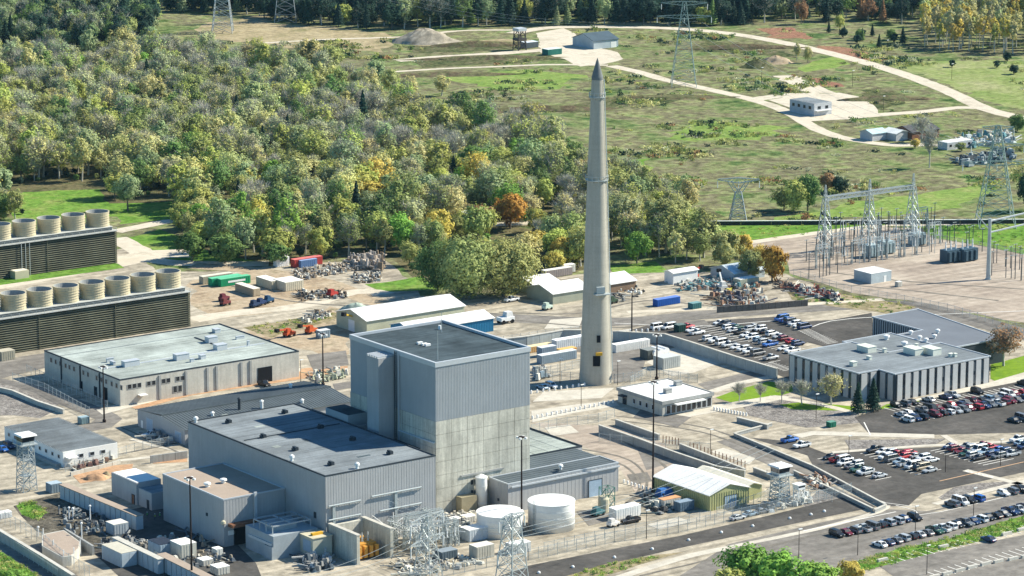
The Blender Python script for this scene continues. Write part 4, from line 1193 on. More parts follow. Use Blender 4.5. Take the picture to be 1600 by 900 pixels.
# raised platform bottom left
pts = [G2(*p) for p in ((66, 850), (100, 843), (126, 862), (124, 872), (112, 884), (98, 886), (66, 868))]
t = thing('raised_platform', 'raised tan-topped platform with rounded front at the bottom left', 'platform', (*pts[0], 0))
MB().prism(pts, -.2, 2.6).build('platform_body', CONCL, t)
cx = sum(p[0] for p in pts) / len(pts); cy = sum(p[1] for p in pts) / len(pts)
MB().prism([(cx + (x - cx) * .93, cy + (y - cy) * .93) for x, y in pts], 2.6, 2.68).build('platform_top', ROOFB, t)
for p in ((68, 850), (84, 868), (100, 884), (116, 880), (126, 868)):
    q = G(*p); MB().bar((q.x, q.y, 0), (q.x, q.y, 4.2), .18).build('post', WHITE, t)

def fence(label, path, h=2.6, group='chain-link fences', step=3.2, net=True):
    P = [Vector((*G2(*p), 0)) for p in path]
    t = thing('chain_link_fence', label, 'fence', P[0], 0, group)
    n_ = MB(); r_ = MB()
    for a, b in zip(P[:-1], P[1:]):
        k = max(1, round((b - a).length / step))
        for i in range(k + 1):
            c = a.lerp(b, i / k)
            MESH_POST = POSTS.get(h)
            if MESH_POST is None:
                o = MB().tube((0, 0, -.2), (0, 0, h + .3), .07, .07, 5).build('post', STEEL)
                POSTS[h] = o.data
            else:
                o = bpy.data.objects.new('post', MESH_POST); COL.objects.link(o)
            o.parent = t; o.location = c - P[0]
        r_.bar((a.x, a.y, h), (b.x, b.y, h), .07)
        r_.bar((a.x, a.y, h * .5), (b.x, b.y, h * .5), .04)
        n_.add([(a.x, a.y, 0), (b.x, b.y, 0), (b.x, b.y, h), (a.x, a.y, h)], [(0, 1, 2, 3)])
    r_.build('rail', STEEL, t)
    if net: n_.build('fence_mesh', NET, t)
    return t
POSTS = {}
fence('fence of thin posts along the shaded side of the pale warehouse', [(42, 583), (90, 604), (150, 632), (168, 640)])
fence('second fence outside the warehouse fence at the left, nearer the track', [(20, 596), (70, 612), (140, 650)])
fence('fence around the yard behind the tall block and the chimney', [(800, 588), (850, 592), (905, 596), (960, 598), (1030, 590), (1090, 598)])
fence('fence along the asphalt patrol strip at the bottom', [(640, 912), (760, 888), (826, 876), (960, 848), (1060, 833), (1200, 802), (1330, 772)], 3.0)
fence('inner fence above the patrol strip by the white tanks', [(850, 862), (960, 838), (1060, 822), (1110, 812)], 2.4)
fence('fence between the tall block and the sandy yard right of it', [(830, 678), (870, 668), (935, 660), (960, 652)], 2.6)
fence('fence in front of the long low wall by the gatehouse', [(936, 690), (1040, 700), (1110, 706)], 2.4)
fence('fence on the open gravel between switchyard and office wings', [(1240, 432), (1330, 458), (1400, 470), (1480, 486), (1600, 520)], 2.4, step=4)
fence('fence along the green bank right of the switchyard', [(1440, 372), (1530, 388), (1610, 402)], 2.4, step=4)
fence('fence along the bottom-left platform and curved wall', [(0, 815), (66, 852), (100, 882), (140, 905)], 3.4)
fence('fence at the bottom left outside the curved wall', [(0, 846), (60, 885), (90, 905)], 2.6)
fence('fence in front of the orange sand pile', [(102, 738), (160, 722), (210, 706), (290, 690)], 2.4)
fence('fence around the concrete pad near the upper wall', [(985, 600), (1010, 585), (1090, 598)], 2.2)
fence('fence beside the right watchtower and olive shed', [(1120, 808), (1200, 780), (1215, 760), (1300, 785)], 2.6)
fence('fence right of the chimney along the trailer row', [(838, 590), (905, 575)], 2.6)
fence('fence along the upper concrete wall near the road', [(760, 542), (840, 530), (905, 522)], 2.6)

# tall light masts
def mast_proto(h):
    t = thing('light_mast', 'x', 'light mast')
    MB().tube((0, 0, -.2), (0, 0, h), .30, .16, 8).build('pole', BROWNP, t)
    MB().lathe(0, 0, [(.55, 0), (.55, .8), (.35, 1.0)], 8, True).build('base', BROWNP, t)
    hd = MB()
    hd.lathe(0, 0, [(.16, h - .1), (.9, h + .1), (.9, h + .3), (.1, h + .5)], 10, True, True)
    hd.build('head_ring', BROWNP, t)
    for i in range(4):
        a = i * math.pi / 2 + .6
        MB().obox(1.1 * math.cos(a), 1.1 * math.sin(a), a, .7, .55, h - .25, h + .25).build('floodlight', WHITE, t)
    return t
def masthgt(b_, tp):
    g_ = G(*b_)
    lo, hi = 0, 90
    for _ in range(40):
        m_ = (lo + hi) / 2
        if PX((g_.x, g_.y, m_))[1] > tp: lo = m_
        else: hi = m_
    return lo
for (bx, by, tp, lab) in ((163, 660, 574, 'dark slim light mast in front of the pale warehouse corner'), (505, 603, 523, 'dark light mast between the pale warehouse and the tall block'),
                          (987, 532, 455, 'dark light mast right behind the chimney by the upper wall'), (1026, 593, 524, 'dark light mast standing by the concrete pad behind the gatehouse'),
                          (1020, 769, 598, 'tallest dark mast, in front of the gatehouse and beside the blue tarpaulin'), (815, 830, 684, 'dark mast standing before the stained concrete wall and white tanks'),
                          (300, 915, 748, 'dark mast rising in front of the tan-roofed annex at the bottom')):
    g_ = G(bx, by)
    m_ = mast_proto(masthgt((bx, by), tp))
    m_.location = g_; m_['label'] = lab; m_['group'] = 'tall dark light masts'
# small lamp posts
lp = thing('lamp_post', 'x', 'lamp post')
MB().tube((0, 0, 0), (0, 0, 7.5), .10, .07, 6).build('pole', BROWNP, lp)
MB().box(-.15, 1.0, -.15, .15, 7.5, 7.75).build('lamp_head', WHITE, lp)
reg(lp)
LP = [((1275, 655), 'slim lamp post on the rock bed below the office lawn'), ((1326, 722), 'lamp post among the parked cars left of the white pickups'), ((1477, 738), 'lamp post at the end of the car park island'),
      ((1563, 728), 'lamp post on the right of the middle car park'), ((1340, 868), 'lamp post left of the lowest long car row'), ((1430, 835), 'lamp post between the two lowest long car rows'),
      ((1521, 806), 'lamp post right between the two lowest car rows'), ((1448, 898), 'lamp post at the bottom edge of the empty lot'), ((1010, 842), 'lamp post by the patrol strip fence'),
      ((1248, 872), 'lamp post behind the green foreground tree'), ((908, 640), 'lamp post in the yard below the chimney'), ((965, 602), 'lamp post just right of the chimney foot'),
      ((875, 598), 'lamp post just left of the chimney foot'), ((470, 600), 'lamp post by the warehouse right corner'), ((1110, 712), 'lamp post at the far end of the post row'), ((1190, 130), 'pole beside the far gravel track'),
      ((1332, 135), 'pole on the brushy slope above the pale pad'), ((1487, 124), 'pole on the pale meadow at the right'), ((1386, 86), 'pole on the meadow beyond the curving track'), ((1380, 176), 'pole at the edge of the pale pad')]
for i, (p, lab) in enumerate(LP):
    g_ = G(*p)
    if i == 0:
        lp.location = g_; lp['label'] = lab; lp['group'] = 'small lamp posts'
    else:
        dup(lp, g_, 0, lab, 'small lamp posts')

# lattice pylons
def lattice(b, cx, cy, z0, z1, w0, w1, k, th=.16, rot=0):
    c, s_ = math.cos(rot), math.sin(rot)
    def pt(sx, sy, q):
        w_ = (w0 + (w1 - w0) * q) / 2
        x, y = sx * w_, sy * w_
        return (cx + x * c - y * s_, cy + x * s_ + y * c, z0 + (z1 - z0) * q)
    cs = [(-1, -1), (1, -1), (1, 1), (-1, 1)]
    for i in range(4):
        b.bar(pt(*cs[i], 0), pt(*cs[i], 1), th)
    for j in range(k):
        q0, q1 = j / k, (j + 1) / k
        for i in range(4):
            a, d = cs[i], cs[(i + 1) % 4]
            b.bar(pt(*a, q0), pt(*d, q1), th * .6); b.bar(pt(*d, q0), pt(*a, q1), th * .6)
            b.bar(pt(*a, q1), pt(*d, q1), th * .6)
def pylon(label, bx, by, tp, rot, w0, arms, m=STEEL, th=.3, cat='pylon', k=9, wt=1.6, fork=False):
    g_ = G(bx, by)
    h = masthgt((bx, by), tp)
    t = thing('lattice_pylon', label, cat, g_, 0, 'lattice power pylons')
    b = MB()
    if fork:
        lattice(b, g_.x, g_.y, -.1, h * .62, w0, w0 * .35, k, th, rot)
        for s_ in (-1, 1):
            c0 = Vector((g_.x, g_.y, h * .62)); d = Vector((math.cos(rot), math.sin(rot), 0)) * s_
            for o_ in (-.8, .8):
                b.bar(c0 + d * (o_ + .8), c0 + d * (w0 * .55 + o_) + Vector((0, 0, h * .24)), th)
            for j in range(4):
                b.bar(c0 + d * (w0 * .55 * j / 4 + (-.8 if j % 2 else .8)) + Vector((0, 0, h * .24 * j / 4)), c0 + d * (w0 * .55 * (j + 1) / 4 + (.8 if j % 2 else -.8)) + Vector((0, 0, h * .24 * (j + 1) / 4)), th * .7)
    else:
        lattice(b, g_.x, g_.y, -.1, h, w0, wt, k, th, rot)
    b.build('tower_frame', m, t)
    for (f, L) in arms:
        a = MB(); z = h * f
        d = Vector((math.cos(rot), math.sin(rot), 0)); n_ = Vector((-d.y, d.x, 0)) * .6
        c0 = Vector((g_.x, g_.y, z))
        for s_ in (-1, 1):
            e = c0 + d * (L * s_) + Vector((0, 0, .3))
            for q in (n_, -n_):
                a.bar(c0 + q + Vector((0, 0, 1.1)), e + Vector((0, 0, .3)), th * .8); a.bar(c0 + q - Vector((0, 0, .9)), e, th * .8)
            kk = 6
            for j in range(kk):
                a.bar(c0.lerp(e, j / kk) + Vector((0, 0, 1.1 * (1 - j / kk))), c0.lerp(e, (j + 1) / kk) - Vector((0, 0, .9 * (1 - (j + 1) / kk))), th * .55)
            
        ao = a.build('cross_arm', m, t)
        for s_ in (-1, 0, 1):
            e = c0 + d * (L * s_)
            i_ = MB().tube((e.x, e.y, z - .2), (e.x, e.y, z - 2.8), .16, .16, 6).build('insulator', WHITE, ao)
    return t, h
PYL = {}
PYL['far'] = pylon('tall far pylon with two wide cross-arms in the field right of the chimney tip', 1068, 134, 3, R(-36), 12, [(.98, 11), (.82, 13)], k=10, th=.2, m=mat('green-grey steel', (.30, .38, .35), .5, .3))
PYL['a'] = pylon('pylon cut by the top edge above the wood, left one of two', 348, 50, -75, R(-36), 11, [(.95, 10), (.8, 12)], k=10)
PYL['b'] = pylon('pylon cut by the top edge, right one of two above the wood', 447, 33, -95, R(-36), 12, [(.95, 10), (.8, 12)], k=10)
PYL['c'] = pylon('short forked pylon in the brushy field left of the round bushes', 1153, 345, 272, R(-36), 6.5, [(.86, 8)], k=5, fork=True)
PYL['d'] = pylon('tall green-grey pylon by the right edge above the switchyard', 1555, 352, 196, R(-36), 14, [(.97, 6), (.8, 10), (.62, 13)], k=8, th=.26, m=mat('green-grey steel', (.30, .38, .35), .5, .3))
PYL['e'] = pylon('lattice pylon at the bottom centre in front of the white tanks', 800, 925, 806, R(10), 6.5, [(.97, 4.5), (.55, 5)], k=6, th=.22, wt=2.6)
PYL['f'] = pylon('leaning lattice pylon at the bottom before the steel yard', 668, 905, 806, R(20), 5.5, [(.95, 7), (.6, 7)], k=6, th=.18, wt=1.4)
# steel monopole
g_ = G(1544, 437); t = thing('steel_monopole', 'thick pale steel monopole with arms reaching out at the right of the switchyard', 'power pole', g_)
MB().tube((g_.x, g_.y, 0), (g_.x, g_.y, 22), .85, .55, 12).build('pole', STEEL, t)
MB().lathe(g_.x, g_.y, [(1.1, 0), (1.1, .5)], 12, True).build('base_plate', STEEL, t)
for z in (21, 17):
    MB().bar((g_.x, g_.y, z), (g_.x + 16, g_.y - 4, z + 2.2), .45).build('arm', WHITE, t)
MB().bar((g_.x - 5, g_.y + 2, 24), (g_.x, g_.y, 18), .3).build('stay', WHITE, t)

# wires
def wires(name, label, a, b, sag, n=3, off=2.0, r=.032):
    t = thing(name, label, 'power line', (a[0], a[1], 0), 0, 'power lines')
    A, B = Vector(a), Vector(b)
    nrm = (B - A).to_2d().normalized()
    for k in range(n):
        o = Vector((-nrm.y, nrm.x, 0)) * (k - (n - 1) / 2) * off
        b_ = MB(); P = []
        for i in range(13):
            q = i / 12
            p = A.lerp(B, q) + o; p.z -= 4 * sag * q * (1 - q)
            P.append(p)
        for p, q in zip(P[:-1], P[1:]): b_.bar(p, q, r * 2)
        b_.build('wire', STEEL, t)
def pyl_top(k, f):
    t_, h = PYL[k]; l_ = t_.location
    return (l_.x, l_.y, h * f - 2.8)
wires('power_line', 'thin wires from the tall right pylon to the far pylon', pyl_top('d', .8), pyl_top('far', .82), 9, 3, 9)
wires('power_line', 'thin wires between the far pylon and the pylon at the top left', pyl_top('far', .82), pyl_top('b', .8), 12, 3, 9)
wires('power_line', 'pale wires sweeping from the steel yard across the bottom pylon', (-150, -108, 12), pyl_top('e', .97), 2, 3, 2.4)
wires('power_line', 'pale wires crossing in front of the big white tank toward the right watchtower', pyl_top('e', .9), (-40, -128, 13), 2.2, 3, 3)
wires('power_line', 'pale wires running off the left of the bottom pylon at the bottom', pyl_top('f', .95), (-215, -150, 12), 3, 3, 3)

# watchtowers
def watchtower(label, bx, by, tp, m):
    g_ = G(bx, by); h = masthgt((bx, by), tp) - 3.2
    t = thing('watchtower', label, 'watchtower', g_, 0, 'lattice watchtowers')
    b = MB(); lattice(b, g_.x, g_.y, -.1, h, 4.2, 3.2, 7, .2, R(0)); b.build('tower_frame', STEEL, t)
    b = MB()
    for j in range(6):
        z0, z1 = h * j / 6, h * (j + 1) / 6
        s_ = 1 if j % 2 else -1
        b.bar((g_.x - 1.2 * s_, g_.y - .6 * s_, z0), (g_.x + 1.2 * s_, g_.y - .6 * s_, z1), .5, .15)
        b.box(g_.x - 1.6, g_.x + 1.6, g_.y - 1.5, g_.y + 1.5, z1 - .15, z1 - .05) if j < 5 and j % 2 else None
    b.build('stair', STEEL, t)
    MB().box(g_.x - 2.6, g_.x + 2.6, g_.y - 2.6, g_.y + 2.6, h, h + .25).build('cabin_floor', STEEL, t)
    MB().obox(g_.x, g_.y, 0, 3.6, 3.6, h + .25, h + 1.0).build('cabin_wall', STEEL, t)
    MB().obox(g_.x, g_.y, 0, 3.5, 3.5, h + 1.0, h + 2.5, 3.9, 3.9).build('window_band', GLASS, t)
    MB().obox(g_.x, g_.y, 0, 4.9, 4.9, h + 2.5, h + 2.9, 4.5, 4.5).build('cabin_roof', WHITE, t)
    b = MB()
    for i in range(8):
        a = i * math.pi / 4
        b.bar((g_.x + 2.5 * (1 if math.cos(a) > .1 else -1 if math.cos(a) < -.1 else 0), g_.y + 2.5 * (1 if math.sin(a) > .1 else -1 if math.sin(a) < -.1 else 0), h + .2), (g_.x + 2.5 * (1 if math.cos(a) > .1 else -1 if math.cos(a) < -.1 else 0), g_.y + 2.5 * (1 if math.sin(a) > .1 else -1 if math.sin(a) < -.1 else 0), h + 1.3), .1)
    b.build('railing', STEEL, t)
    MB().tube((g_.x - 1.5, g_.y, h + 3.2), (g_.x - 1.5, g_.y, h + 5.2), .08, .04, 5).build('antenna', STEEL, t)
watchtower('left watchtower, glazed cabin on white lattice legs beside the grey-roofed site office', 42, 766, 676, WHITE)
watchtower('right watchtower, glazed cabin with white roof beyond the yellow-green shed', 1218, 788, 724, WHITE)
g_ = G(1248, 786); t = thing('small_watchtower', 'small white platform tower right beside the right watchtower', 'watchtower', g_)
b = MB(); lattice(b, g_.x, g_.y, 0, 4, 2.4, 1.9, 2, .18); b.build('legs', WHITE, t)
MB().box(g_.x - 1.2, g_.x + 1.2, g_.y - 1.2, g_.y + 1.2, 4, 5.2).build('box', WHITE, t)
MB().box(g_.x - 1.1, g_.x + 1.1, g_.y - 1.21, g_.y - 1.0, 4.6, 5.0).build('window', GLASS, t)
MB().box(g_.x - 1.4, g_.x + 1.4, g_.y - 1.4, g_.y + 1.4, 5.2, 5.4).build('tower_roof', WHITE, t)

# ------------------------------------------------------------------ cars
def car_proto(kind):
    t = thing('parked_car' if kind != 'pickup' else 'pickup_truck', 'x', 'car' if kind != 'pickup' else 'pickup truck')
    L, W_, hh = {'sedan': (4.7, 1.82, 1.42), 'suv': (4.7, 1.9, 1.75), 'pickup': (5.6, 1.98, 1.85), 'van': (5.4, 2.0, 2.1), 'hatch': (4.1, 1.75, 1.48)}[kind]
    belt = {'sedan': .92, 'suv': 1.08, 'pickup': 1.12, 'van': 1.15, 'hatch': .95}[kind]
    b = MB()
    # lower body as a loft of rounded sections along y
    st = {'sedan': [(-.5, .62, .60, .40), (-.485, .86, .74, .25), (-.30, .97, belt - .04, .20), (0, 1.0, belt, .19), (.30, .98, belt + .02, .20), (.47, .90, belt - .03, .25), (.5, .80, belt - .2, .42)],
          'hatch': [(-.5, .62, .62, .40), (-.48, .86, .78, .25), (-.30, .97, belt - .02, .20), (0, 1.0, belt, .19), (.32, .98, belt + .02, .20), (.48, .92, belt, .25), (.5, .84, belt - .2, .42)],
          'suv': [(-.5, .7, .75, .42), (-.485, .92, .95, .30), (-.3, .98, belt - .02, .24), (0, 1, belt, .22), (.3, .99, belt + .02, .24), (.48, .95, belt, .30), (.5, .88, belt - .25, .45)],
          'pickup': [(-.5, .75, .85, .48), (-.485, .94, 1.02, .35), (-.3, 1, belt - .02, .30), (0, 1, belt, .3), (.3, 1, belt, .3), (.48, .97, belt, .35), (.5, .92, belt - .2, .5)],
          'van': [(-.5, .75, .8, .42), (-.485, .94, 1.05, .30), (-.36, 1, belt, .25), (0, 1, belt, .25), (.3, 1, belt, .25), (.49, .97, belt, .3), (.5, .94, belt - .2, .5)]}[kind]
    v, f = [], []
    for (u, wf, zt, zb) in st:
        y, hw = u * L, W_ / 2 * wf
        v += [(-hw * .92, y, zb), (-hw, y, zb + .12), (-hw, y, zt - .18), (-hw * .88, y, zt), (hw * .88, y, zt), (hw, y, zt - .18), (hw, y, zb + .12), (hw * .92, y, zb)]
    k = len(st)
    for j in range(k - 1):
        for i in range(8):
            i2 = (i + 1) % 8
            f.append((j * 8 + i, j * 8 + i2, (j + 1) * 8 + i2, (j + 1) * 8 + i))
    f.append(tuple(range(7, -1, -1))); f.append(tuple((k - 1) * 8 + i for i in range(8)))
    b.add(v, f)
    cab = {'sedan': (-.20, .36, -.08, .22), 'hatch': (-.20, .47, -.08, .38), 'suv': (-.22, .485, -.12, .43), 'pickup': (-.18, .12, -.10, .08), 'van': (-.34, .485, -.22, .46)}[kind]
    y0, y1, y2, y3 = [q * L for q in cab]
    hw, hr = W_ / 2 * .88, W_ / 2 * .72
    # roof panel and pillars belong to the body
    b.add([(-hr, y2, hh - .03), (hr, y2, hh - .03), (hr, y3, hh - .03), (-hr, y3, hh - .03), (-hr * .92, y2 + .12, hh + .03), (hr * .92, y2 + .12, hh + .03), (hr * .92, y3 - .12, hh + .03), (-hr * .92, y3 - .12, hh + .03)],
          [(4, 5, 6, 7), (0, 1, 5, 4), (1, 2, 6, 5), (2, 3, 7, 6), (3, 0, 4, 7)])
    for sx in (-1, 1):
        for ya, yb in ((y0, y2), (y1, y3), ((y0 + y1) / 2, (y2 + y3) / 2)):
            b.bar((sx * (hw + .01), ya, belt), (sx * (hr + .01), yb, hh), .10)
    if kind == 'pickup':
        b.box(-W_ / 2 * .98, -W_ / 2 * .86, .13 * L, .49 * L, belt - .05, belt + .12); b.box(W_ / 2 * .86, W_ / 2 * .98, .13 * L, .49 * L, belt - .05, belt + .12); b.box(-W_ / 2 * .86, W_ / 2 * .86, .478 * L, .49 * L, belt - .05, belt + .12)
    b.build('body', TINT, t)
    MB().add([(-hw, y0, belt - .02), (hw, y0, belt - .02), (hw, y1, belt - .02), (-hw, y1, belt - .02), (-hr, y2, hh - .02), (hr, y2, hh - .02), (hr, y3, hh - .02), (-hr, y3, hh - .02)],
             [(4, 5, 6, 7), (0, 1, 5, 4), (1, 2, 6, 5), (2, 3, 7, 6), (3, 0, 4, 7)]).build('windows', GLASS, t)
    if kind == 'pickup':
        MB().box(-W_ / 2 * .85, W_ / 2 * .85, .13 * L, .477 * L, belt - .03, belt + .01).build('load_bed', BLACK, t)
    for sx in (-1, 1):
        for sy in (-.31, .30):
            r = .34 if kind in ('sedan', 'hatch') else .40
            MB().tube((sx * (W_ / 2 - .22), sy * L, r), (sx * (W_ / 2 + .01), sy * L, r), r, r, 10).build('wheel', TYRE, t)
    for sx in (-1, 1):
        MB().box(sx * W_ * .33 - .16, sx * W_ * .33 + .16, -L / 2 - .02, -L / 2 + .10, belt - .36, belt - .22).build('headlight', WHITE, t)
        MB().box(sx * W_ * .36 - .12, sx * W_ * .36 + .12, L / 2 - .08, L / 2 + .02, belt - .34, belt - .16).build('tail_light', mat('red lamp', (.35, .02, .02), .4), t)
    return reg(t)
CARS = {k: car_proto(k) for k in ('sedan', 'suv', 'pickup', 'van', 'hatch')}
USED = set()
CC = {'white': (.72, .73, .72), 'silver': (.42, .44, .45), 'grey': (.16, .17, .18), 'black': (.018, .018, .02), 'dark blue': (.02, .045, .12), 'blue': (.03, .13, .42), 'red': (.42, .025, .03), 'dark red': (.16, .015, .025), 'tan': (.38, .32, .22), 'green': (.03, .09, .06), 'light blue': (.25, .36, .45)}
MIX = ['white'] * 5 + ['silver'] * 6 + ['grey'] * 5 + ['black'] * 6 + ['dark blue'] * 4 + ['blue'] * 2 + ['red'] * 2 + ['dark red'] * 2 + ['tan'] + ['green'] + ['light blue']
KMIX = ['sedan'] * 6 + ['suv'] * 5 + ['hatch'] * 3 + ['pickup'] * 3 + ['van']
KN = {'sedan': 'car', 'suv': 'SUV', 'pickup': 'pickup truck', 'van': 'minivan', 'hatch': 'hatchback'}
ORD = ['first', 'second', 'third', 'fourth', 'fifth', 'sixth', 'seventh', 'eighth', 'ninth', 'tenth', '11th', '12th', '13th', '14th', '15th', '16th', '17th', '18th', '19th', '20th', '21st', '22nd', '23rd', '24th', '25th', '26th', '27th', '28th', '29th', '30th']
def place_car(kind, loc, rz, label, color, group):
    p = CARS[kind]
    if kind not in USED:
        USED.add(kind)
        p.location = loc; p.rotation_euler = (0, 0, rz); p['label'] = label; p['group'] = group
        for o in [p] + KIDS[p.name]: o.color = (*CC[color], 1)
    else:
        dup(p, loc, rz, label, group, CC[color])
ALLCARS = []
def row(a, b, n, desc, axis, frm, skip=(), colors=None, kinds=None, flip=True, seed=0):
    r_ = random.Random(seed * 7 + n)
    A, B = G(*a), G(*b)
    d = (B - A)
    cnt = 0
    for i in range(n):
        if i in skip or (seed in (17, 18, 19, 20) and r_.random() < .14): continue
        c = A.lerp(B, i / max(1, n - 1))
        k = (kinds[cnt % len(kinds)] if kinds else r_.choice(KMIX))
        col = (colors[cnt % len(colors)] if colors else r_.choice(MIX))
        base = 0 if axis == 'Y' else math.pi / 2
        rz = base + (math.pi if r_.random() < .5 and flip else 0) + r_.uniform(-.03, .03)
        jit = r_.uniform(-.3, .3)
        loc = Vector((c.x + (jit if axis == 'X' else 0), c.y + (jit if axis == 'Y' else 0), .08))
        place_car(k, loc, rz, '%s %s, %s from %s in %s' % (col, KN[k], ORD[cnt], frm, desc), col, 'parked cars and trucks')
        cnt += 1
W, SI, GR, BK, DB, BL, RD, DR, TN, GN, LB = 'white', 'silver', 'grey', 'black', 'dark blue', 'blue', 'red', 'dark red', 'tan', 'green', 'light blue'
row((1401, 636), (1600, 602), 17, 'the row along the office wall', 'Y', 'left', skip=(3, 5, 8, 9, 11, 12, 13, 14, 15), colors=[BK, GR, BK, SI, DB, SI, BK, BK], seed=1)
row((1419, 659), (1640, 618), 22, 'the front line of the office double row', 'Y', 'left', skip=(3,), colors=[W, DB, BK, DR, BK, W, SI, GR, DR, RD, DB, GR, W, DR, DR, GR, DB, W, BL, SI, BK], seed=2)
row((1409, 651), (1640, 608), 22, 'the back line of the office double row', 'Y', 'left', skip=(2,), colors=[SI, W, GR, BK, DR, BK, RD, DB, GR, DR, BK, LB, GR, W, W, DR, RD, BL, DB, W, SI], seed=3)
row((1584, 660), (1640, 650), 5, 'the short row at the right edge', 'Y', 'left', colors=[BK, GR, BK, W, SI], seed=4)
row((1368, 706), (1412, 717), 5, 'the upper line of the car park left block', 'X', 'top', colors=[BK, W, SI, RD, RD], kinds=['pickup', 'sedan', 'suv', 'pickup', 'suv'], seed=5)
row((1385, 717), (1452, 738), 7, 'the lower line of the car park left block', 'X', 'top', colors=[W, GR, LB, SI, W, TN, SI], kinds=['suv', 'van', 'sedan', 'pickup'], seed=6)
row((1420, 712), (1455, 722), 4, 'the middle line of the car park left block', 'X', 'top', colors=[RD, SI, W, W], kinds=['suv', 'sedan'], seed=61)
row((1415, 728), (1438, 735), 3, 'the front corner of the car park left block', 'X', 'top', colors=[W, W, BK], kinds=['pickup', 'van', 'suv'], seed=62)
row((1298, 717), (1352, 742), 6, 'the line beside the low white-topped wall', 'X', 'top', colors=[BK, RD, W, GR, GN, SI], kinds=['sedan', 'pickup', 'suv'], seed=7)
row((1352, 740), (1375, 746), 2, 'the lower end of the walled line', 'X', 'top', colors=[W, SI], kinds=['pickup', 'sedan'], seed=71)
row((1320, 722), (1338, 729), 2, 'the pair behind the walled line', 'X', 'top', colors=[W, W], kinds=['van', 'suv'], seed=72)
row((1483, 701), (1530, 718), 6, 'the left line of the right block', 'X', 'top', colors=[DB, DR, DR, GN, SI, BK], seed=8)
row((1510, 700), (1560, 716), 6, 'the middle line of the right block', 'X', 'top', colors=[GR, SI, W, LB, DB, GR], seed=9)
row((1535, 700), (1580, 713), 5, 'the right line of the right block', 'X', 'top', colors=[DR, RD, BL, DB, SI], seed=10)
row((1590, 690), (1600, 701), 3, 'the right edge cluster by the lamp post', 'X', 'top', colors=[W, LB, DB], kinds=['pickup', 'sedan', 'suv'], seed=11)
row((1233, 691), (1254, 699), 2, 'the pair inside the low L-shaped wall', 'X', 'top', colors=[BL, W], kinds=['pickup', 'pickup'], seed=12)
row((1307, 838), (1428, 812), 10, 'the short row above the lowest long row', 'Y', 'left', colors=[BK, DR, GR, SI, GR, BK, SI, SI, DB, BK], seed=13)
row((1374, 854), (1660, 783), 25, 'the lowest long row along the green verge', 'Y', 'left', skip=(), colors=[W, DB, GR, SI, BK, SI, GR, GN, W, W, BK, GR, DB, W, BK, BK, GR, DB, SI, DB, GR, GN, DR, BK, GR], seed=14)
row((1488, 791), (1660, 755), 14, 'the row beside the grey rock bed', 'Y', 'left', skip=(4, 5), colors=[GR, W, BK, BL, W, GR, BK, W, BL, SI, BK, W], seed=15)
row((1545, 846), (1546, 846), 1, 'the nearly empty lot at the bottom right', 'Y', 'left', colors=[DB], kinds=['sedan'], seed=16)
row((1118, 505), (1168, 518), 8, 'the topmost line of the upper car park', 'X', 'top', colors=[W, BK, GR, DB, GN, SI, DB, W], seed=17)
row((1138, 515), (1203, 541), 8, 'the middle line of the upper car park', 'X', 'top', colors=[W, SI, BK, W, W, LB, SI, BL, GR, SI], seed=18)
row((1178, 513), (1246, 540), 8, 'the right line of the upper car park', 'X', 'top', colors=[SI, W, BK, W, SI, DR, RD, DB, BK, DR], kinds=['sedan', 'suv'], seed=19)
row((1108, 532), (1205, 562), 10, 'the line next to the long pale concrete wall', 'X', 'top', colors=[W, W, W, SI, W, W, W, GR, SI, W, W, DR], kinds=['suv', 'pickup', 'van', 'pickup', 'sedan'], seed=20)
row((1226, 547), (1238, 551), 2, 'the pair against the office left corner', 'X', 'top', colors=[W, W], kinds=['sedan', 'pickup'], seed=21)
row((1222, 501), (1256, 514), 6, 'the line by the striped empty bays', 'X', 'top', colors=[BL, BL, DB, W, W, DB], kinds=['van', 'pickup', 'van', 'suv', 'sedan'], seed=22)
row((1028, 514), (1046, 514), 2, 'the pair behind the wall by the chimney', 'X', 'left', colors=[W, W], kinds=['van', 'van'], seed=23)
row((1072, 514), (1088, 523), 3, 'the trio beside the dark bin', 'X', 'top', colors=[RD, W, W], kinds=['pickup', 'sedan', 'pickup'], seed=24)
row((800, 471), (800, 471), 1, 'the yard beside the big tree pair', 'X', 'left', colors=[W], kinds=['pickup'], seed=25)
row((848, 608), (862, 606), 2, 'the shaded spot left of the chimney foot', 'Y', 'left', colors=[LB, W], kinds=['sedan', 'suv'], seed=26)
row((5, 705), (14, 700), 2, 'the shade before the site office', 'Y', 'left', colors=[BL, DB], kinds=['sedan', 'suv'], seed=27)
row((412, 603), (412, 603), 1, 'the strip before the warehouse roller door', 'Y', 'left', colors=[BK], kinds=['pickup'], seed=28)
row((985, 817), (985, 817), 1, 'the yard right of the big white tanks', 'X', 'left', colors=[BK], kinds=['pickup'], seed=29)
row((1396, 648), (1396, 648), 1, 'the dark spot beneath the conifers by the office', 'Y', 'left', colors=[BK], kinds=['suv'], seed=30) if False else None
row((235, 683), (235, 683), 1, 'the shade by the long shed', 'X', 'left', colors=[W], kinds=['pickup'], seed=31)
row((1150, 817), (1150, 817), 1, 'the strip', 'X', 'left', colors=[GR], kinds=['sedan'], seed=31) if False else None
for i, (x, y, c, lab) in enumerate(((1152, 812, SI, 'left'), (1172, 806, LB, 'middle'), (1190, 802, GR, 'right'))):
    place_car('sedan', G(x, y) + Vector((0, 0, .05)), math.pi / 2, '%s car, %s one of three before the yellow-green shed fence' % (c, lab), c, 'parked cars and trucks')

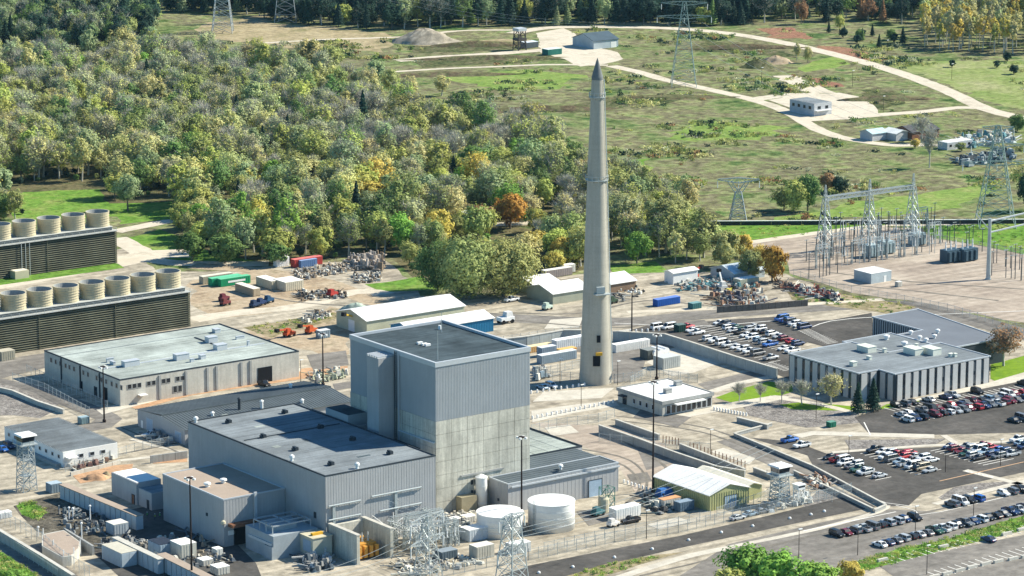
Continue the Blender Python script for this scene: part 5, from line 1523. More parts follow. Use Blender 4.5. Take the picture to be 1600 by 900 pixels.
# stall markings (flat paint)
def stalls(name, a, b, n, length, axis, layer=3.9, lw=.14):
    A, B = G(*a), G(*b)
    v, f = [], []
    for i in range(n):
        c = A.lerp(B, i / max(1, n - 1))
        o = len(v); z = layer * .02
        if axis == 'Y': q = (lw, length / 2)
        else: q = (length / 2, lw)
        v += [(c.x - q[0], c.y - q[1], z), (c.x + q[0], c.y - q[1], z), (c.x + q[0], c.y + q[1], z), (c.x - q[0], c.y + q[1], z)]
        f.append((o, o + 1, o + 2, o + 3))
    me = bpy.data.meshes.new(name); me.from_pydata(v, [], f); me.materials.append(PAINT)
    o = bpy.data.objects.new(name, me); COL.objects.link(o); o['kind'] = 'structure'
stalls('stall_lines', (1222, 500), (1300, 536), 26, 5, 'X')
stalls('stall_lines', (1200, 568), (1232, 578), 8, 5, 'X')
stalls('stall_lines', (1080, 505), (1170, 532), 13, 9, 'X')
stalls('stall_lines', (1100, 530), (1210, 565), 16, 5, 'X')
stalls('stall_lines', (1150, 520), (1240, 548), 16, 9, 'X')
stalls('stall_lines', (1390, 640), (1640, 598), 32, 5, 'Y')
stalls('stall_lines', (1410, 655), (1640, 613), 30, 10, 'Y')
stalls('stall_lines', (1290, 715), (1380, 748), 13, 6, 'X')
stalls('stall_lines', (1365, 705), (1450, 738), 13, 10, 'X')
stalls('stall_lines', (1478, 700), (1560, 722), 12, 12, 'X')
stalls('stall_lines', (1380, 878), (1660, 812), 26, 5.5, 'Y')
stalls('stall_lines', (1460, 898), (1660, 846), 20, 5.5, 'Y')
stalls('crossing_stripes', (1512, 737), (1548, 745), 7, .5, 'X', 4.0, .9)
stalls('edge_stripes', (958, 522), (964, 518), 3, 12, 'X', 4.0, .25)
ribbon('road_line', [(1278, 746), (1384, 786), (1430, 792)], .3, PAINT, 4.1, curved=False)
ribbon('road_line', [(1298, 838), (1430, 806), (1470, 800), (1600, 770)], .3, PAINT, 4.1)
ribbon('road_line', [(1434, 806), (1430, 798), (1400, 790)], .3, PAINT, 4.1)
ribbon('road_line', [(1350, 660), (1360, 680)], .35, PAINT, 4.1, curved=False)
ribbon('road_line', [(1255, 830), (1400, 800)], .4, PAINT, 4.1)
ribbon('road_line', [(960, 505), (1090, 510), (1240, 500), (1262, 512), (1330, 498), (1600, 486)], .5, PAINT, 4.1)
ribbon('orange_road_line', [(1468, 752), (1600, 722)], .4, mat('orange road line', (.55, .35, .2)), 4.1)
# concrete blocks at lot edges
cb = tag(MB().box(-1.6, 1.6, -.35, .35, 0, .8).build('concrete_block', CONCL), 'x', 'concrete block', 'concrete blocks edging the bottom right lot')
BP = [(1379, 877, 'leftmost'), (1474, 856, 'second from left'), (1573, 836, 'third from left'), (1597, 829, 'rightmost')]
BP2 = [(1460, 903), (1480, 898), (1500, 893), (1519, 888), (1540, 883), (1560, 879), (1583, 875), (1603, 871), (1355, 748), (1494, 871)]
first = True
for x, y, l_ in BP:
    q = cb if first else cb.copy()
    if not first: COL.objects.link(q)
    first = False
    q.location = G(x, y); q['label'] = 'pale concrete block, %s on the upper edge of the bottom lot' % l_
for i, (x, y) in enumerate(BP2[:8]):
    q = cb.copy(); COL.objects.link(q); q.location = G(x, y); q['label'] = 'pale concrete block, %s from the left along the lower edge of the lot' % ORD[i]
# dotted bollard rows
bo = tag(MB().lathe(0, 0, [(.3, 0), (.3, .9), (.12, 1.1)], 8, True).build('bollard', WHITE), 'x', 'bollard', 'rows of white bollards')
first = True
for a, b, n, d in (((1116, 641), (1166, 650), 12, 'right of the gatehouse'), ((832, 655), (958, 630), 18, 'on the white apron below the chimney'), ((975, 755), (1016, 768), 8, 'by the tallest mast'), ((830, 615), (950, 598), 14, 'in front of the chimney foot'), ((985, 520), (1030, 517), 6, 'behind the upper concrete wall')):
    for i in range(n):
        q = bo if first else bo.copy()
        if not first: COL.objects.link(q)
        first = False
        q.location = G(*a).lerp(G(*b), i / (n - 1)); q['label'] = 'white bollard, %s from left %s' % (ORD[i], d)
# white ground lights on the patrol strip
gl = tag(MB().lathe(0, 0, [(.4, 0), (.45, .3), (.3, .55), (.05, .65)], 8, True).build('ground_light', WHITE), 'x', 'ground light', 'white ground lights on the patrol strip')
first = True
for i, (x, y) in enumerate(((842, 896), (895, 887), (960, 872), (1019, 859), (1076, 845), (1127, 833), (1176, 823), (1234, 811), (1267, 805), (1288, 800))):
    q = gl if first else gl.copy()
    if not first: COL.objects.link(q)
    first = False
    q.location = G(x, y); q['label'] = 'small white dome light, %s from the left on the dark patrol strip' % ORD[i]

# ------------------------------------------------------------------ containers, trucks and clutter
def container(label, f, L, col, axis='X', h=2.7, wd=2.5, cat='container', name='storage_container', roofcol=None, rz=0):
    g_ = G(*f)
    t = thing(name, label, cat, (g_.x, g_.y, 0))
    a, b_ = (L, wd) if axis == 'X' else (wd, L)
    o = MB().box(g_.x, g_.x + a, g_.y, g_.y + b_, .1, h).build('body', FLAT, t); o.color = (*col, 1)
    q = MB()
    k = int(L / .8)
    for i in range(k):
        if axis == 'X': q.box(g_.x + .2 + i * .8, g_.x + .5 + i * .8, g_.y - .06, g_.y + .01, .25, h - .15)
        else: q.box(g_.x - .06, g_.x + .01, g_.y + .2 + i * .8, g_.y + .5 + i * .8, .25, h - .15)
    o = q.build('corrugation', FLAT, t, kind='stuff'); o.color = (*col, 1)
    o = MB().box(g_.x - .03, g_.x + a + .03, g_.y - .03, g_.y + b_ + .03, h, h + .1).build('roof', FLAT, t); o.color = (*(roofcol or [min(1, c * 1.3 + .1) for c in col]), 1)
    q = MB()
    if axis == 'X': q.box(g_.x - .08, g_.x - .01, g_.y + .1, g_.y + b_ / 2 - .05, .3, h - .2); q.box(g_.x - .08, g_.x - .01, g_.y + b_ / 2 + .05, g_.y + b_ - .1, .3, h - .2)
    else: q.box(g_.x + .1, g_.x + a / 2 - .05, g_.y - .08, g_.y - .01, .3, h - .2); q.box(g_.x + a / 2 + .05, g_.x + a - .1, g_.y - .08, g_.y - .01, .3, h - .2)
    o = q.build('doors', FLAT, t); o.color = (*col, 1)
    return t
container('long green container with pale stripe, front one of the green pair', (345, 449), 12.2, (.02, .28, .12))
f = G(345, 449); tag(MB().box(f.x + 3, f.x + 10, f.y - .10, f.y - .065, 1.2, 1.9).build('stripe', WHITE, None), 'pale stripe panel on the side of the front green container', 'sign board')
container('green container behind the front green one', (331, 448), 12.2, (.02, .30, .14))
container('beige container behind the green pair', (317, 445), 12.2, (.42, .38, .28), roofcol=(.6, .56, .45))
container('cream container with pale roof lying crosswise before the green pair', (398, 463), 2.6, (.42, .35, .24), 'Y', wd=3.2, roofcol=(.72, .66, .55)) if False else None
container('cream container with pale roof lying crosswise before the green pair', (396, 464), 12, (.40, .33, .23), 'Y', wd=2.8, roofcol=(.72, .66, .55))
container('large cream trailer, right one of the cream pair', (446, 456), 7.5, (.60, .55, .42), 'X', 3.2, 8, roofcol=(.8, .77, .68), cat='trailer', name='cream_trailer')
container('large cream trailer with dark end, left one of the cream pair', (437, 456), 4, (.50, .46, .34), 'Y', 3.0, 12, roofcol=(.78, .74, .64), cat='trailer', name='cream_trailer') if False else container('large cream trailer, left one of the cream pair', (424, 453), 4, (.50, .46, .34), 'X', 3.0, 10, roofcol=(.78, .74, .64), cat='trailer', name='cream_trailer')
container('white box container at the wood edge left of the red one', (433, 418), 5.2, (.78, .78, .76), 'X', 3.2)
container('red container at the wood edge', (460, 419), 12, (.42, .06, .05), 'X', 2.9)
container('blue-grey container with white marking before the red one', (470, 419), 7, (.12, .20, .36), 'X', 2.6)
container('small grey-blue container near the orange lifts', (500, 530), 4, (.22, .28, .32), 'X', 2.6, roofcol=(.6, .62, .62))
container('dark blue tank container at the lower yard right of the chimney', (1027, 480), 10, (.02, .09, .34), 'X', 2.4)
container('teal skip beside the dark blue container', (1082, 484), 4, (.05, .15, .15), 'X', 2.0)
container('dark green bin behind the concrete wall left of the red pickup', (1060, 520), 3.2, (.02, .06, .05), 'X', 2.4, cat='bin', name='waste_bin')
container('long white trailer behind the chimney left side, back one', (869, 548), 12, (.62, .64, .64), 'X', 3.2, cat='trailer', name='box_trailer')
container('orange and cream load trailer left of the chimney', (828, 552), 9, (.55, .34, .14), 'X', 1.9, cat='trailer', name='load_trailer', roofcol=(.75, .6, .35))
container('blue-grey square container left of the chimney, middle row', (846, 559), 6, (.20, .26, .32), 'X', 3.1, roofcol=(.62, .66, .68))
container('orange container squeezed between trailers left of the chimney', (876, 556), 6.5, (.55, .28, .08), 'X', 1.8, roofcol=(.65, .42, .15))
container('long blue-grey container nearest the fence left of the chimney', (846, 570), 14, (.22, .28, .33), 'X', 2.8, roofcol=(.66, .7, .7))
container('long white shed-like trailer right of the chimney with dark slots', (962, 552), 14, (.7, .69, .64), 'X', 2.6, cat='trailer', name='box_trailer', roofcol=(.85, .84, .8))
container('grey plant building on the concrete pad behind the gatehouse', (1036, 578), 7, (.40, .42, .40), 'X', 3.6, 5, cat='plant house', name='plant_house', roofcol=(.5, .52, .5))
container('dark square plant cabin behind the grey plant building', (1012, 563), 4, (.10, .11, .10), 'X', 3.0, 4, cat='plant house', name='plant_house')
for i, (x, y) in enumerate(((1026, 562), (1034, 560), (1042, 558))):
    g_ = G(x, y); t = thing('pressure_vessel', 'white horizontal vessel, %s from the left on the concrete pad' % ORD[i], 'tank', g_, 0, 'white vessels on the concrete pad')
    MB().tube((g_.x, g_.y, 2), (g_.x, g_.y + 5, 2), 1.1, 1.1, 12).build('shell', WHITE, t)
    MB().box(g_.x - .8, g_.x + .8, g_.y + .6, g_.y + 1.2, 0, 1.2).box(g_.x - .8, g_.x + .8, g_.y + 3.8, g_.y + 4.4, 0, 1.2).build('saddle', CONCG, t)
container('pale box van body on wheels right of the big white tank', (962, 814), 8.5, (.74, .74, .70), 'X', 3.0, 3, cat='trailer', name='box_trailer')
container('white and orange container by the yellow-green shed', (1037, 797), 6, (.55, .52, .46), 'X', 2.6, roofcol=(.55, .3, .15))
container('grey-white container behind the orange-topped one', (1040, 793), 3, (.6, .6, .58), 'X', 2.7, 2.4) if False else None
container('dark blue-grey container right of the orange-topped one', (1062, 801), 5, (.10, .15, .2), 'X', 2.6)
container('white flatroofed cabin in front of the smaller tank', (733, 848), 7, (.46, .50, .52), 'X', 3.2, 4.2, cat='hut', name='site_cabin', roofcol=(.85, .84, .8))
container('pale square cabin with white lid in the bottom yard', (283, 876), 4.6, (.50, .49, .42), 'X', 4.0, 5.4, cat='hut', name='site_cabin', roofcol=(.8, .79, .74))
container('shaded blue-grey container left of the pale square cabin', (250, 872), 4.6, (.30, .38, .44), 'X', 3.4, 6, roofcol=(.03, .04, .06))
container('small white hut right of the pale square cabin', (338, 872), 2.0, (.6, .6, .55), 'X', 2.2, 2.2, cat='hut', name='small_hut')
container('small white-topped box by the tan wall end', (317, 886), 3.0, (.5, .48, .42), 'X', 1.6, 3, cat='box', name='utility_box', roofcol=(.85, .84, .8))
container('second white-topped box by the tan wall end, nearer the bottom', (340, 900), 3.6, (.5, .48, .42), 'X', 2.0, 3.6, cat='box', name='utility_box', roofcol=(.85, .84, .8))
container('grey power unit with louvred side in the bottom left yard', (190, 888), 10, (.38, .44, .48), 'Y', 3.8, 4.5, cat='plant house', name='plant_house', roofcol=(.5, .47, .38))
container('small teal cabinet at the start of the tan-topped wall', (80, 772), 3.4, (.20, .26, .30), 'X', 2.6, 3, cat='cabinet', name='utility_cabinet')
container('small teal hut beyond the grey-roofed site office', (127, 664), 2.8, (.16, .24, .26), 'X', 2.0, 2.2, cat='hut', name='small_hut')
container('tan-roofed hut at the left edge below the nearer cooling tower', (2, 565), 5, (.36, .34, .26), 'X', 3, 4, cat='hut', name='small_hut', roofcol=(.45, .42, .33))
container('green dumpster on the rock bed', (1297, 669), 2.4, (.02, .14, .09), 'X', 1.6, 1.8, cat='bin', name='waste_bin')
container('small pale cabinet on the switchyard gravel right of the hut', (1403, 449), 2.0, (.5, .48, .42), 'X', 1.8, 1.6, cat='cabinet', name='utility_cabinet')
container('blue-roofed booth in the far gravel lot, left of the chimney tip', (822, 76), 8, (.12, .14, .15), 'X', 3, 5, cat='hut', name='small_hut', roofcol=(.6, .66, .7))
container('teal-sided booth with pale roof in the far gravel lot', (856, 87), 9, (.04, .18, .14), 'X', 3, 5, cat='hut', name='small_hut', roofcol=(.6, .66, .62))
container('long low camper trailer behind the cream-roofed store shed', (852, 436), 12, (.30, .26, .24), 'X', 2.8, cat='trailer', name='box_trailer', roofcol=(.7, .68, .62))
container('pale tan-topped trailer beside the long camper trailer', (878, 428), 6, (.6, .58, .52), 'X', 2.8, cat='trailer', name='box_trailer')
# complex equipment house between annex and transformer yard
f = G(388, 866)
t = thing('filter_house', 'blue-grey plant house with stepped roof framework at the foot of the grey hall', 'plant house', (f.x, f.y, 0))
hx0, hx1, hy0, hy1 = -181, -167.5, -101.5, -88
MB().box(hx0, hx1, hy0, hy1, 0, 6.2).build('body', mat('blue-grey cladding', (.34, .38, .40), .6, .1, .1, .4, .05), t)
MB().box(hx0 - .5, hx1 - 3, hy0 - .02, hy0 + 4, 0, 3.4).build('lower_step', MATS['blue-grey cladding'], t)
b = MB()
for i in range(4):
    b.bar((hx0 + 1, hy0 + 2 + i * 3, 6.2), (hx0 + 1, hy0 + 2 + i * 3, 8.2), .25); b.bar((hx1 - 1, hy0 + 2 + i * 3, 6.2), (hx1 - 1, hy0 + 2 + i * 3, 8.2), .25)
    b.bar((hx0 + 1, hy0 + 2 + i * 3, 8.2), (hx1 - 1, hy0 + 2 + i * 3, 8.2), .3)
for x in (hx0 + 1, (hx0 + hx1) / 2, hx1 - 1): b.bar((x, hy0 + 2, 8.2), (x, hy0 + 11, 8.2), .3)
b.build('roof_frame', MATS['blue-grey cladding'], t)
MB().box(hx0 + 3, hx1 - 4, hy0 + 4, hy0 + 9, 6.2, 7.6).build('roof_cowl', SIDING, t)
MB().box(hx0 - .4, hx0 - .02, hy0 + .5, hy1 - 2, 3.6, 4.3).build('pipe_tray', TRIM, t)

t = thing('plant_cabin', 'cream cabin with yellow roof kit in front of the blue-grey plant house', 'hut', (-172, -107, 0))
cm = mat('cream cabin wall', (.46, .46, .38), .7)
MB().box(-173, -167.2, -107.5, -101.6, 0, 5.6).build('body', cm, t)
MB().box(-173.2, -167, -107.7, -101.4, 5.6, 5.8).build('roof', CREAM, t)
MB().box(-171.8, -168.6, -105.6, -104.6, 5.8, 6.4).build('roof_kit', YELLOW, t)
MB().box(-173.1, -173.01, -106.6, -103, 1.8, 4.8).build('side_panel', mat('pale blue roller door', (.32, .42, .52)), t)
def machine(label, px, py, col, rz=0, s=1.0, boom=True, name='boom_lift', cat='boom lift', reach=6, up=2.5):
    g_ = G(px, py)
    t = thing(name, label, cat, g_)
    c, q = math.cos(rz), math.sin(rz)
    def T(x, y): return g_.x + (x * c - y * q) * s, g_.y + (x * q + y * c) * s
    b = MB().obox(*T(0, 0), rz, 3.6 * s, 2.0 * s, .7 * s, 1.5 * s); o = b.build('chassis', FLAT, t); o.color = (*col, 1)
    b = MB().obox(*T(-.6, 0), rz, 1.8 * s, 1.7 * s, 1.5 * s, 2.6 * s, 1.5 * s, 1.4 * s); o = b.build('cab', FLAT, t); o.color = (*[x * .8 for x in col], 1)
    for sx in (-1.2, 1.2):
        for sy in (-1.0, 1.0):
            x, y = T(sx, sy); x2, y2 = T(sx, sy * .7)
            MB().tube((x, y, .5 * s), (x2, y2, .5 * s), .5 * s, .5 * s, 10).build('wheel', TYRE, t)
    if boom:
        x, y = T(0, 0); x2, y2 = T(reach, 0)
        b = MB().bar((x, y, 2.2 * s), (x2, y2, 2.2 * s + up), .45 * s); o = b.build('boom', FLAT, t); o.color = (*col, 1)
        MB().obox(x2, y2, rz, 1.2, 1.4, 1.6 * s + up, 2.6 * s + up).build('basket', TYRE, o)
machine('orange boom lift, left one by the brown dirt bank', 452, 526, (.50, .09, .03), .2, 1.1, reach=-5, up=.6)
machine('orange boom lift, right one beside the grey-blue container', 486, 521, (.50, .10, .03), .3, 1.1, reach=-5, up=1.2)
machine('yellow crane boom truck before the cream shed', 570, 512, (.62, .40, .05), math.pi + .3, 1.2, reach=9, up=4, name='crane_truck', cat='crane')
machine('dark red flatbed truck, left of two by the dirt lot', 350, 470, (.16, .04, .05), .2, 1.0, False, 'flatbed_truck', 'truck')
machine('dark red truck in front of the other dark red one', 352, 477, (.18, .05, .05), .2, 1.0, False, 'flatbed_truck', 'truck')
machine('navy truck by the cream containers, left of three', 398, 480, (.03, .05, .10), .3, 1.0, False, 'flatbed_truck', 'truck')
machine('navy truck by the cream containers, middle of three', 408, 477, (.03, .05, .12), .3, 1.0, False, 'flatbed_truck', 'truck')
machine('navy truck by the cream containers, right of three', 420, 473, (.03, .08, .16), .3, 1.0, False, 'flatbed_truck', 'truck')
machine('red-cabbed truck at the right end of the dirt lot scrap line', 519, 464, (.4, .05, .04), .3, 1.1, False, 'flatbed_truck', 'truck')
machine('white semi tractor unit right of the blue shed', 790, 505, (.75, .75, .73), math.pi, 1.5, False, 'tractor_unit', 'truck')
machine('red excavator by the white shed under the trees', 1082, 437, (.5, .08, .05), .2, 1.2, True, 'excavator', 'excavator', 4, 1.5)
machine('white lift truck in the clutter yard', 1128, 452, (.7, .7, .66), 1.4, 1.1, True, 'forklift', 'forklift', 2, 4)
machine('yellow loader in the clutter yard', 1140, 462, (.6, .5, .1), .2, 1.0, True, 'loader', 'loader', 2, .5)
machine('small pale green truck left of the chimney near the store sheds', 855, 484, (.5, .6, .5), .2, 1.0, False, 'flatbed_truck', 'truck')
machine('dark green vehicle just right of the chimney in the dirt yard', 957, 474, (.05, .08, .05), .2, 1.0, False, 'utility_truck', 'truck')
machine('teal pump truck right of the white tanks', 934, 806, (.06, .16, .18), .2, 1.0, False, 'pump_truck', 'truck')
machine('white service truck between the tanks and the box trailer', 958, 823, (.7, .68, .64), .1, .9, False, 'utility_truck', 'truck')
g_ = G(936, 801); t = thing('yellow_vessel', 'cream-yellow upright vessel with pipe frame beside the teal pump truck', 'tank', g_)
MB().lathe(g_.x + 1.5, g_.y, [(1.5, 0), (1.5, 3.6), (1.0, 4.3)], 14, True).build('shell', CREAM, t)
b = MB(); lattice(b, g_.x + 3, g_.y + .5, 0, 6.5, 3, 3, 2, .18); b.build('pipe_frame', mat('green pipe', (.10, .22, .18)), t)
g_ = G(1040, 781); t = thing('tarpaulin', 'bright blue tarpaulin heap against the yellow-green shed', 'tarpaulin', g_)
MB().obox(g_.x, g_.y + .6, 0, 4.6, 4.4, 0, 3.2, 3.6, 1.6).build('sheet', mat('blue tarpaulin', (.04, .14, .38), .5), t)
# transformer bay with fire walls
def P_(x, y): g = G(x, y); return g.x, g.y
t = thing('transformer_bay', 'tan fire walls enclosing the orange transformer at the foot of the grey hall', 'fire wall', (-160, -118, 0))
fx0, fx1, fy0, fy1 = -166.2, -151.5, -117.5, -104.4
MB().box(fx0, fx0 + .9, fy0, fy1, 0, 7.6).build('fire_wall', CONCW, t)
MB().box(fx0 + 10.2, fx0 + 11.1, fy0, fy1, 0, 7.6).build('fire_wall', CONCW, t)
MB().box(fx0 + .92, fx0 + 10.18, fy1 - .9, fy1, 0, 7.4).build('fire_wall', CONCW, t)
MB().box(fx0 - .15, fx0 + 1.05, fy0 - .1, fy1 + .1, 7.6, 7.95).build('coping', CONCL, t)
MB().box(fx0 + 10.05, fx0 + 11.25, fy0 - .1, fy1 + .1, 7.6, 7.95).build('coping', CONCL, t)
tr = thing('power_transformer', 'orange transformer with grey bushings between the tan fire walls', 'transformer', (-161, -112, 0))
MB().box(-163.6, -158.0, -114, -110, .2, 4.0).build('tank', mat('orange transformer paint', (.52, .26, .05), .5), tr)
for i in range(4): MB().box(-164.0 + i * 1.7, -163.1 + i * 1.7, -115.2, -114.05, .6, 3.6).build('radiator', MATS['orange transformer paint'], tr)
for i in range(3): MB().lathe(-162.8 + i * 1.8, -112, [(.35, 4.0), (.25, 4.6), (.32, 4.8), (.2, 5.4), (.26, 5.6), (.1, 6.4)], 8, True).build('bushing', STEEL, tr)
MB().tube((-164.4, -111, 4.9), (-160, -111, 4.9), .45, .45, 10).build('conservator', MATS['orange transformer paint'], tr)
# steel gear yard in front of hall
def gantry(label, x, y, wd, h, axis='X', legs=2, m=STEEL, name='steel_gantry', w0=1.4, th=.16):
    t = thing(name, label, 'gantry', (x, y, 0), 0, 'steel gantries')
    for i in range(legs):
        b = MB()
        xx = x + (wd * i / (legs - 1) if axis == 'X' else 0); yy = y + (wd * i / (legs - 1) if axis == 'Y' else 0)
        lattice(b, xx, yy, -.1, h, w0, w0 * .6, max(3, int(h / 2)), th)
        b.build('leg', m, t)
    a = MB(); k = int(wd / 1.2)
    e = Vector((wd, 0, 0)) if axis == 'X' else Vector((0, wd, 0))
    n_ = Vector((0, .5, 0)) if axis == 'X' else Vector((.5, 0, 0))
    A = Vector((x, y, h)); 
    for s_ in (n_, -n_):
        for dz in (-.5, .5): a.bar(A + s_ + Vector((0, 0, dz)), A + e + s_ + Vector((0, 0, dz)), th)
        for j in range(k):
            a.bar(A + s_ + e * (j / k) + Vector((0, 0, -.5)), A + s_ + e * ((j + 1) / k) + Vector((0, 0, .5)), th * .6)
    a.build('beam', m, t)
    for j in range(int(wd / 3) + 1):
        p = A + e * (j / max(1, int(wd / 3)))
        MB().tube(p - Vector((0, 0, .6)), p - Vector((0, 0, 2.4)), .13, .13, 6).build('insulator', WHITE, t)
    return t
for i, (x, y, wd, h, ax, lab) in enumerate(((-149.5, -108, 12, 7, 'X', 'low white gantry nearest the grey hall wall'), (-148, -113, 11, 8.5, 'X', 'middle white gantry of the tangled steel yard'), (-146, -118, 10, 7, 'X', 'outer white gantry of the tangled steel yard'), (-149, -119, 10, 6, 'Y', 'left cross gantry of the tangled steel yard'), (-139, -118, 10, 8, 'Y', 'right cross gantry of the tangled steel yard'))):
    gantry(lab, x, y, wd, h, ax)
def breaker(name, label, x, y, group, s=1.0, rz=0):
    t = thing(name, label, 'circuit breaker', (x, y, 0), 0, group)
    b = MB()
    for i in range(2): b.bar((x + i * 1.6 * s, y, 0), (x + i * 1.6 * s, y, 2.4 * s), .14)
    b.bar((x - .3, y, 2.4 * s), (x + 1.9 * s, y, 2.4 * s), .2)
    b.build('stand', STEEL, t)
    for i in range(3):
        MB().lathe(x + i * .8 * s, y, [(.16, 2.4 * s), (.22, 2.7 * s), (.14, 3.0 * s), (.22, 3.3 * s), (.14, 3.7 * s), (.08, 4.4 * s)], 7, True).build('insulator', WHITE if i % 2 else STEEL, t)
    return t
k = 0
r_ = random.Random(5)
for i in range(5):
    for j in range(4):
        breaker('disconnect_switch', 'white-insulated switch, %s from left, %s line, steel yard by the hall' % (ORD[i], ORD[j]), -148.8 + i * 2.8 + r_.uniform(-.4, .4), -119 + j * 3.2, 'switches in the steel yard by the hall', 1.25); k += 1
b = MB()
for i in range(80):
    x, y = r_.uniform(-150, -136), r_.uniform(-119, -106)
    b.bar((x, y, r_.uniform(4, 7.5)), (x + r_.uniform(-4, 4), y + r_.uniform(-4, 4), r_.uniform(3.5, 8)), .13)
o = b.build('busbar_tangle', WHITE, None, kind='stuff'); tag(o, 'tangle of white busbars above the steel yard by the hall', 'busbars')
# second tank row: small clutter near white tanks
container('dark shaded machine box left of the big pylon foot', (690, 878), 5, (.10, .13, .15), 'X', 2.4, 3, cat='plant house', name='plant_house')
container('pale slatted tank enclosure in front of the flat-roofed cabin', (745, 876), 5.5, (.42, .40, .34), 'X', 3.4, 3.4, cat='plant house', name='plant_house')
container('white horizontal tank housing by the bottom pylon', (800, 868), 6, (.55, .56, .54), 'X', 2.6, 3, cat='plant house', name='plant_house')
container('tan block with pale top left of the flat-roofed cabin', (665, 838), 9, (.36, .34, .28), 'X', 1.2, 5, cat='plinth', name='concrete_plinth', roofcol=(.6, .57, .48))
container('white rooflight box, left one left of the smaller tank', (706, 822), 3.2, (.5, .5, .47), 'X', 1.6, 2.6, cat='box', name='utility_box', roofcol=(.85, .84, .8))
container('white rooflight box, right one left of the smaller tank', (728, 818), 3.2, (.5, .5, .47), 'X', 1.6, 2.6, cat='box', name='utility_box', roofcol=(.85, .84, .8))
g_ = G(500, 872); t = thing('pump_skid', 'red and grey pump skid left of the tan fire walls', 'pump', (g_.x, g_.y, 0))
MB().box(g_.x - 1.5, g_.x + 2, g_.y - 1, g_.y + 2, 0, .6).build('skid', CONCG, t)
MB().tube((g_.x, g_.y, 1.6), (g_.x + 2, g_.y, 1.6), .6, .6, 10).build('pump_body', mat('dark red pump', (.25, .03, .04)), t)
b = MB()
for i in range(6): b.bar((g_.x - 2 + i, g_.y + 1, .5), (g_.x - 1.5 + i, g_.y + 1.6, 4 + i % 3), .18)
b.build('pipework', STEEL, t)

# switchyard (right)
def sy(px, py): g = G(px, py); return g.x, g.y
x, y = sy(1287, 392)
def truss_gate(label, a, b, ha, legs):
    A, B = G(*a), G(*b)
    t = thing('truss_gantry', label, 'gantry', A, 0, 'big switchyard gantries')
    for i in range(legs):
        bb = MB()
        p = A.lerp(B, i / (legs - 1))
        lattice(bb, p.x, p.y, -.1, ha, 5.0, 1.4, 6, .22); lattice(bb, p.x, p.y, ha, ha + 5, 1.0, .3, 3, .14)
        bb.build('leg', STEEL, t)
    bm_ = MB(); d = B - A; n_ = Vector((-d.y, d.x, 0)).normalized() * .7
    for s_ in (n_, -n_):
        for dz in (-.7, .7): bm_.bar(A + s_ + Vector((0, 0, ha + dz)), B + s_ + Vector((0, 0, ha + dz)), .26)
        k = int(d.length / 2)
        for j in range(k):
            bm_.bar(A + s_ + d * (j / k) + Vector((0, 0, ha - .7)), A + s_ + d * ((j + 1) / k) + Vector((0, 0, ha + .7)), .16)
            bm_.bar(A + s_ + d * ((j + 1) / k) + Vector((0, 0, ha - .7)), A + s_ + d * (j / k) + Vector((0, 0, ha + .7)), .16)
    bm_.build('beam', STEEL, t)
    return t
hb = masthgt((1288, 400), 312)
truss_gate('great white truss gantry on three lattice legs over the switchyard', (1288, 398), (1425, 378), hb, 3)
r_ = random.Random(11)
NG = ['rear', 'second', 'third', 'fourth', 'front']
SWY = [((1275, 378), (1430, 360)), ((1270, 392), (1440, 372)), ((1268, 405), (1450, 384)), ((1275, 420), (1440, 397))]
for j, (a, b) in enumerate(SWY):
    A, B = G(*a), G(*b)
    for i in range(7):
        p = A.lerp(B, i / 6)
        if r_.random() < .3:
            gantry('slim gantry, %s from the left in the %s line of the switchyard' % (ORD[i], NG[j]), p.x, p.y, 6, 8, 'X', 2, STEEL, w0=.5, th=.13)
        breaker('circuit_breaker', 'grey breaker, %s from the left in the %s line of the switchyard' % (ORD[i], NG[j]), p.x + 2, p.y - 2, 'breakers in the right switchyard', 1.6)
p1 = G(1240, 440)
for j, (a, b, n) in enumerate((((1266, 410), (1330, 400), 9), ((1300, 372), (1460, 356), 16), ((1460, 375), (1530, 392), 9), ((1550, 410), (1600, 425), 8), ((1560, 432), (1600, 440), 6), ((1268, 436), (1310, 428), 6), ((1285, 382), (1440, 366), 14), ((1272, 398), (1400, 384), 12), ((1290, 415), (1460, 395), 13))):
    A, B = G(*a), G(*b)
    for i in range(n):
        p = A.lerp(B, i / (n - 1)) + Vector((r_.uniform(-1, 1), r_.uniform(-3, 3), 0))
        h = r_.uniform(6, 10)
        t = thing('bus_post', 'thin dark post, %s from left in switchyard %s' % (ORD[i], ['left front line', 'rear line', 'line right of the truss', 'line below the monopole', 'right edge line', 'line nearest the orange tree', 'inner rear line', 'inner middle line', 'inner front line'][j]), 'post', p, 0, 'thin posts around the switchyard')
        MB().tube(p, p + Vector((0, 0, h)), .16, .12, 6).build('pole', mat('dark post steel', (.08, .10, .11), .6, .3), t)
        MB().box(p.x - .9, p.x + .9, p.y - .08, p.y + .08, h - .3, h - .1).build('cross_bar', STEEL, t)
